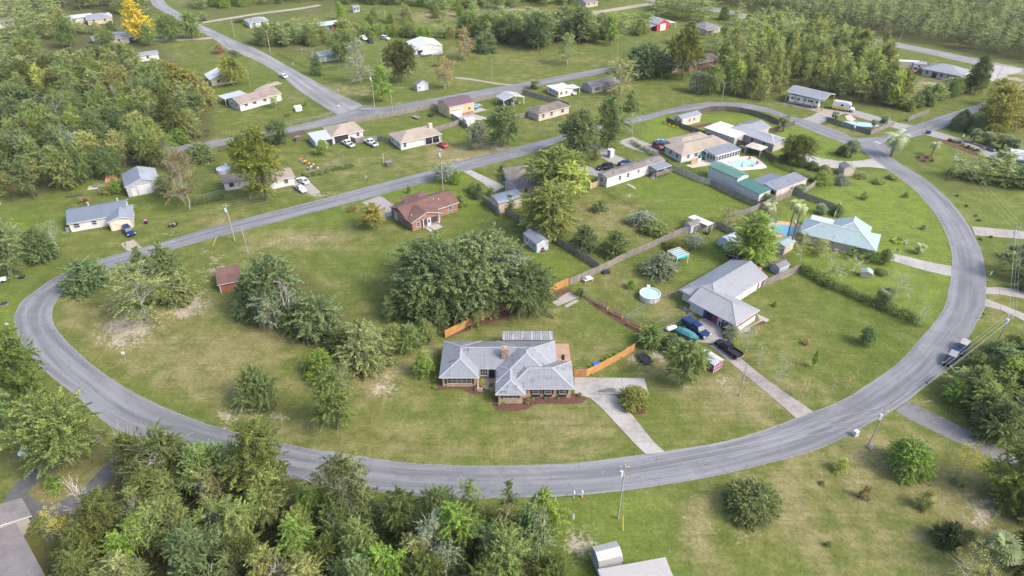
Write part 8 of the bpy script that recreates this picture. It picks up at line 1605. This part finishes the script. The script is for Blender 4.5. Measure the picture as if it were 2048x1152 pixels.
for (p, lab, mt, s_) in (((186, 376), 'pale board sheet lying on the lawn at the wood edge', W_PALE, (1.2, 1.0)), ((195, 373), 'grey board sheet lying beside the pale one', W_GREY, (1.3, .9)), ((140, 393), 'left dark mat lying on the lawn by the wood', DARK, (1.0, .6)), ((157, 389), 'right dark mat lying on the lawn by the wood', DARK, (1.0, .6))):
    simple('board_sheet', lab, 'board', p, .3, [('sheet', mt, lambda m, s_=s_: m.box(-s_[0], s_[0], -s_[1], s_[1], .02, .14)), ('batten', W_GREY, lambda m, s_=s_: m.box(-s_[0], s_[0], -.08, .08, .14, .2))])
for i, (x, y) in enumerate(((603, 322), (607, 324), (611, 326), (615, 329), (619, 331), (623, 333), (628, 333), (633, 336), (618, 339))):
    simple('plant_pot', 'planter pot with flowers in the row of raised garden pots on the lawn', 'planter', (x, y), .5 + i * .3, [('pot', [W_GREY, WHITE, BR_RED, W_PALE][i % 4], lambda m: m.box(-.55, .55, -.4, .4, 0, .5)), ('soil', SOIL, lambda m: m.box(-.5, .5, -.35, .35, .5, .54)), ('flowers', [ORANGE, pm('green_leaf_plain', (.06, .10, .03)), YELLP, pm('green_leaf_plain', (.06, .10, .03))][i % 4], lambda m: [m.tube((x_, y_, .54), (x_ * 1.3, y_ * 1.3, .95), .16, .03, 5) for x_, y_ in ((-.3, 0), (.1, .15), (.35, -.1))])], group='pots of the raised garden')
JUNK = [((1461, 516), BLACK), ((1466, 520), BLACK), ((1472, 519), GALV), ((1477, 512), BLUEP), ((1482, 513), REDP), ((1490, 511), WHITE), ((1508, 536), BLUEP), ((1512, 540), WHITE), ((1518, 541), ORANGE), ((1524, 533), W_PALE), ((1540, 537), BLUEP), ((1546, 536), BLUEP), ((1551, 533), P_WHITE), ((1440, 490), BLACK), ((1436, 487), GALV), ((1445, 493), BLACK), ((1407, 487), YELLP), ((1500, 508), P_WHITE), ((1479, 505), BLUEP), ((1455, 512), DARK), ((1414, 468), DARK)]
CN = {BLACK.name: 'black', GALV.name: 'grey metal', BLUEP.name: 'blue', REDP.name: 'red', WHITE.name: 'white', ORANGE.name: 'orange', W_PALE.name: 'pale wooden', P_WHITE.name: 'glossy white', YELLP.name: 'yellow', DARK.name: 'dark'}
for i, (p, mt) in enumerate(JUNK):
    s_ = random.uniform(.35, .7)
    def tub(m, s_=s_):
        for q in range(8): a0, a1 = math.pi * q / 4, math.pi * (q + 1) / 4; m.P([(s_ * .7 * math.cos(a0), s_ * .7 * math.sin(a0), 0), (s_ * .7 * math.cos(a1), s_ * .7 * math.sin(a1), 0), (s_ * math.cos(a1), s_ * math.sin(a1), s_), (s_ * math.cos(a0), s_ * math.sin(a0), s_)])
        m.P([(s_ * .92 * math.cos(math.pi * q / 4), s_ * .92 * math.sin(math.pi * q / 4), s_ * .9) for q in range(8)])
    simple('garden_tub', CN[mt.name] + ' tub or toy among the clutter behind the metal roofed house', 'tub', p, i, [('tub_body', mt, tub), ('tub_rim', GALV, lambda m, s_=s_: m.box(-s_, s_, -.04, .04, s_, s_ + .05))], group='yard clutter')
for i in range(16):
    x, y = random.uniform(1516, 1546), random.uniform(512, 526); MB_ = MB(); r_ = random.uniform(.12, .22); MB_.prism([(r_ * math.cos(a), r_ * math.sin(a)) for a in np.arange(0, 6.28, 1.05)], 0, .1); tag(MB_.build('white_stone', W_PALE, loc=G(x, y)), 'pale stepping stone in the bare bed under the tiered tree', 'stone', 'pale stones')
def chair(p, mat, label, ang=0, group=None):
    t = thing('garden_chair', label, 'chair', G(*p), ang, group); MB().box(-.28, .28, -.28, .28, .36, .42).build('seat', mat, t); m = MB(); m.P([(-.28, .26, .42), (.28, .26, .42), (.28, .42, 1.05), (-.28, .42, 1.05)]); m.P([(-.28, .45, 1.05), (.28, .45, 1.05), (.28, .29, .42), (-.28, .29, .42)]); m.build('backrest', mat, t)
    for x in (-.26, .2):
        for y in (-.26, .2): MB().box(x, x + .06, y, y + .06, 0, .36).build('leg', mat, t)
chair((1543, 444), BLUEP, 'left turquoise lounge chair by the kidney pool', .4); chair((1552, 444), TEALP, 'right turquoise lounge chair by the kidney pool', .1); chair((870, 444), WHITE, 'left white chair on the brick house porch', -.6); chair((877, 446), WHITE, 'right white chair on the brick house porch', -.2); chair((1505, 333), BLUEP, 'blue chair on the white pool deck', 1); chair((1515, 328), W_GREY, 'grey chair on the white pool deck', 2); chair((1500, 318), ORANGE, 'orange chair behind the white pool deck', 2.2); chair((1466, 336), W_PALE, 'pale chair left of the white pool deck', .7); chair((1592, 449), W_PALE, 'pale chair right of the kidney pool', .3); chair((1126, 721), BLACK, 'black grill-like chair on the wooden deck', 0)
simple('parasol', 'closed dark blue parasol standing on the white pool deck', 'parasol', (1482, 339), 0, [('parasol_pole', GALV, lambda m: m.tube((0, 0, 0), (0, 0, 2.6), .03, .03, 5)), ('closed_canopy', pm('navy_cloth', (.03, .05, .14)), lambda m: m.tube((0, 0, 1.0), (0, 0, 2.6), .18, .04, 8))])
simple('parasol', 'green slung shade cloth at the beige house patio', 'shade cloth', (1402, 316), .3, [('shade_pole', GALV, lambda m: m.tube((0, 0, 0), (0, 0, 2.3), .03, .03, 5)), ('cloth', pm('green_cloth', (.06, .28, .20)), lambda m: m.P([(-.9, -1.2, .9), (1.2, -.9, 1.0), (1.4, .8, 2.1), (-.8, .7, 2.2)]))])
pad('patio_paving', [(1372, 331), (1392, 322), (1420, 318), (1438, 324), (1415, 331), (1385, 336)], pm('patio_stone', (.46, .38, .32), .9, var=.2))
simple('red_tractor', 'bit of a bright red machine showing through the huge oak', 'tractor', (940, 545), .6, [('tractor_body', REDP, lambda m: m.box(-1.5, 1.0, -.6, .6, .6, 1.5)), ('cab_roof', REDP, lambda m: m.box(-1.4, .2, -.7, .7, 2.2, 2.3)), ('tractor_wheel', RUBBER, lambda m: [m.tube((-1, y, .75), (-1, y + .3, .75), .75, .75, 12) for y in (-1.0, .7)])])
simple('garden_statue', 'white figure ornament beside the ring hedge', 'ornament', (1811, 488), 0, [('figure', WHITE, lambda m: [m.tube((0, 0, .3), (0, 0, .9), .2, .12, 8), m.tube((0, 0, .9), (0, 0, 1.15), .12, .06, 8)]), ('plinth', CONC, lambda m: m.box(-.25, .25, -.25, .25, 0, .3))])
simple('white_tub_planter', 'white heap of folded furniture at the grey board fence', 'furniture', (1176, 563), .5, [('table_top', WHITE, lambda m: m.box(-1.1, 1.1, -.5, .5, .65, .72)), ('legs', WHITE, lambda m: [m.box(x, x + .08, y, y + .08, 0, .65) for x in (-1, .9) for y in (-.45, .37)]), ('stack', P_WHITE, lambda m: m.box(-.6, .5, -.4, .4, .72, 1.2))])
simple('garden_table', 'dark covered table near the grey board fence', 'table', (1212, 546), .3, [('cover', DARK, lambda m: m.prism([(-.8, -.5), (.8, -.5), (.9, .4), (-.7, .5)], .1, .6)), ('foot', W_GREY, lambda m: m.box(-.6, .6, -.3, .3, 0, .1))])
simple('bench', 'cedar bench behind the orange fence gate', 'bench', (1163, 745), 0, [('seat', W_DECK, lambda m: m.box(-.7, .7, -.25, .25, .42, .48)), ('backrest', W_DECK, lambda m: m.box(-.7, .7, .22, .27, .5, .95)), ('leg', W_DECK, lambda m: [m.box(x, x + .08, -.22, .22, 0, .42) for x in (-.65, .57)])])
simple('blue_ball', 'round blue paddling tub behind the cedar fence', 'tub', (1193, 731), 0, [('tub_body', pm('bright_blue', (.06, .22, .55), .5), lambda m: m.tube((0, 0, 0), (0, 0, .35), .55, .65, 14)), ('tub_rim', BLUEP, lambda m: m.tube((0, 0, .35), (0, 0, .4), .68, .66, 14))])
for i, (x, y) in enumerate(((1180, 737), (1205, 724), (1213, 720), (1221, 716), (1232, 711))): tree('bush', x, y, y - 7, 9, BG if i % 2 else YG, 'small potted plant behind the cedar fence', group='plants behind the cedar fence')
simple('fire_ring', 'dark ring of stones on the grass near the left road bend', 'fire ring', (8, 608), 0, [('ring', SOIL, lambda m: m.tube((0, 0, 0), (0, 0, .14), 1.0, .9, 14)), ('ash', DARK, lambda m: m.tube((0, 0, .14), (0, 0, .16), .7, .7, 12))])
simple('white_trailer_hitch', 'white cart near the left edge trees', 'cart', (8, 563), .5, [('cart_box', P_WHITE, lambda m: m.box(-.9, .6, -.5, .5, .4, .9)), ('drawbar', GALV, lambda m: m.box(.6, 1.6, -.05, .05, .4, .46)), ('wheel', RUBBER, lambda m: [m.tube((-.2, y, .3), (-.2, y + .15, .3), .3, .3, 10) for y in (-.66, .5)])])
simple('dark_mower', 'dark push mower on the grass by the left edge trees', 'mower', (44, 556), .2, [('mower_deck', BLACK, lambda m: m.box(-.5, .5, -.35, .35, .15, .45)), ('handle', GALV, lambda m: m.box(-1.1, -.5, -.2, .2, .5, .55)), ('wheel', RUBBER, lambda m: [m.tube((x, y, .18), (x, y + .1, .18), .18, .18, 8) for x in (-.4, .4) for y in (-.45, .35)])])
simple('white_dish', 'white patterned disc lying in the yard at the left edge', 'dish', (50, 908), 0, [('disc', P_WHITE, lambda m: m.tube((0, 0, .3), (0, 0, .45), .75, .9, 16)), ('stand', GALV, lambda m: m.tube((0, 0, 0), (0, 0, .3), .12, .12, 8))])
for (p, lab, rr_) in (((1438, 641), 'brown round stain mat on the concrete pad', 1.0),): tag(MB().prism([(rr_ * math.cos(a), rr_ * .8 * math.sin(a)) for a in np.arange(0, 6.28, .52)], .052, .058).build('round_mat', pm('rust_mat', (.16, .09, .06), .9), loc=G(*p)), lab, 'mat')
st = MB(); st.prism([(-2.0, -.35), (-.6, -.6), (1.2, -.5), (1.6, .1), (.9, .7), (-.2, .45), (-1.3, .15)], .057, .061); tag(st.build('drive_stain', pm('oil_stain', (.13, .125, .12), .8, var=.4), loc=G(1215, 781)), kind='structure')
simple('brush_pile', 'heap of red-brown brush by the rail fence', 'brush pile', (1458, 160), 0, [('sticks', pm('red_brush', (.14, .06, .05)), lambda m: [limb(m, (random.uniform(-2, 2), random.uniform(-1.5, 1.5), 0), (random.uniform(-1.5, 1.5), random.uniform(-1.5, 1.5), random.uniform(.8, 1.9)), .08, .02, np.random.default_rng(i), 2) for i in range(40)])])
simple('brush_pile', 'fallen red-brown branches beside the half dead tree on the open lawn', 'brush pile', (872, 133), 0, [('sticks', pm('red_brush', (.14, .06, .05)), lambda m: [limb(m, (random.uniform(-2.5, 2.5), random.uniform(-1.5, 1.5), 0), (random.uniform(-2, 2), random.uniform(-1.5, 1.5), random.uniform(.4, 1.3)), .08, .02, np.random.default_rng(90 + i), 2) for i in range(36)])])
simple('hay_shed', 'small lean-to of red clutter beside the brush heap', 'shed', (1470, 168), .6, [('roof', MR_RUST, lambda m: m.box(-1.6, 1.6, -1.2, 1.2, 1.9, 2.0)), ('post', WHITE, lambda m: [m.box(x, x + .1, y, y + .1, 0, 1.9) for x in (-1.5, 1.4) for y in (-1.1, 1.0)])])
simple('portable_booth', 'pale blue portable booth standing on the gravel track', 'booth', (1221, 314), .5, [('booth_wall', SD_BLUE, lambda m: m.box(-.75, .75, -.75, .75, 0, 2.3)), ('booth_roof', WHITE, lambda m: m.box(-.85, .85, -.85, .85, 2.3, 2.42)), ('booth_door', WHITE, lambda m: m.box(-.4, .4, -.79, -.74, .1, 2.0))])
# ------------------------------------------------------------------ thin humid air
hz = MB().box(-1500, 1500, -60, 1600, -1, CAM_H + 4); hm = bpy.data.materials.new('humid_air'); hm.use_nodes = True; ht_ = hm.node_tree
ht_.nodes.remove(ht_.nodes['Principled BSDF']); pv = ht_.nodes.new('ShaderNodeVolumePrincipled'); pv.inputs['Color'].default_value = (.86, .90, .95, 1); pv.inputs['Density'].default_value = .00005; pv.inputs['Anisotropy'].default_value = .2
ht_.links.new(pv.outputs[0], ht_.nodes['Material Output'].inputs['Volume'])
tag(hz.build('haze', hm), kind='stuff')
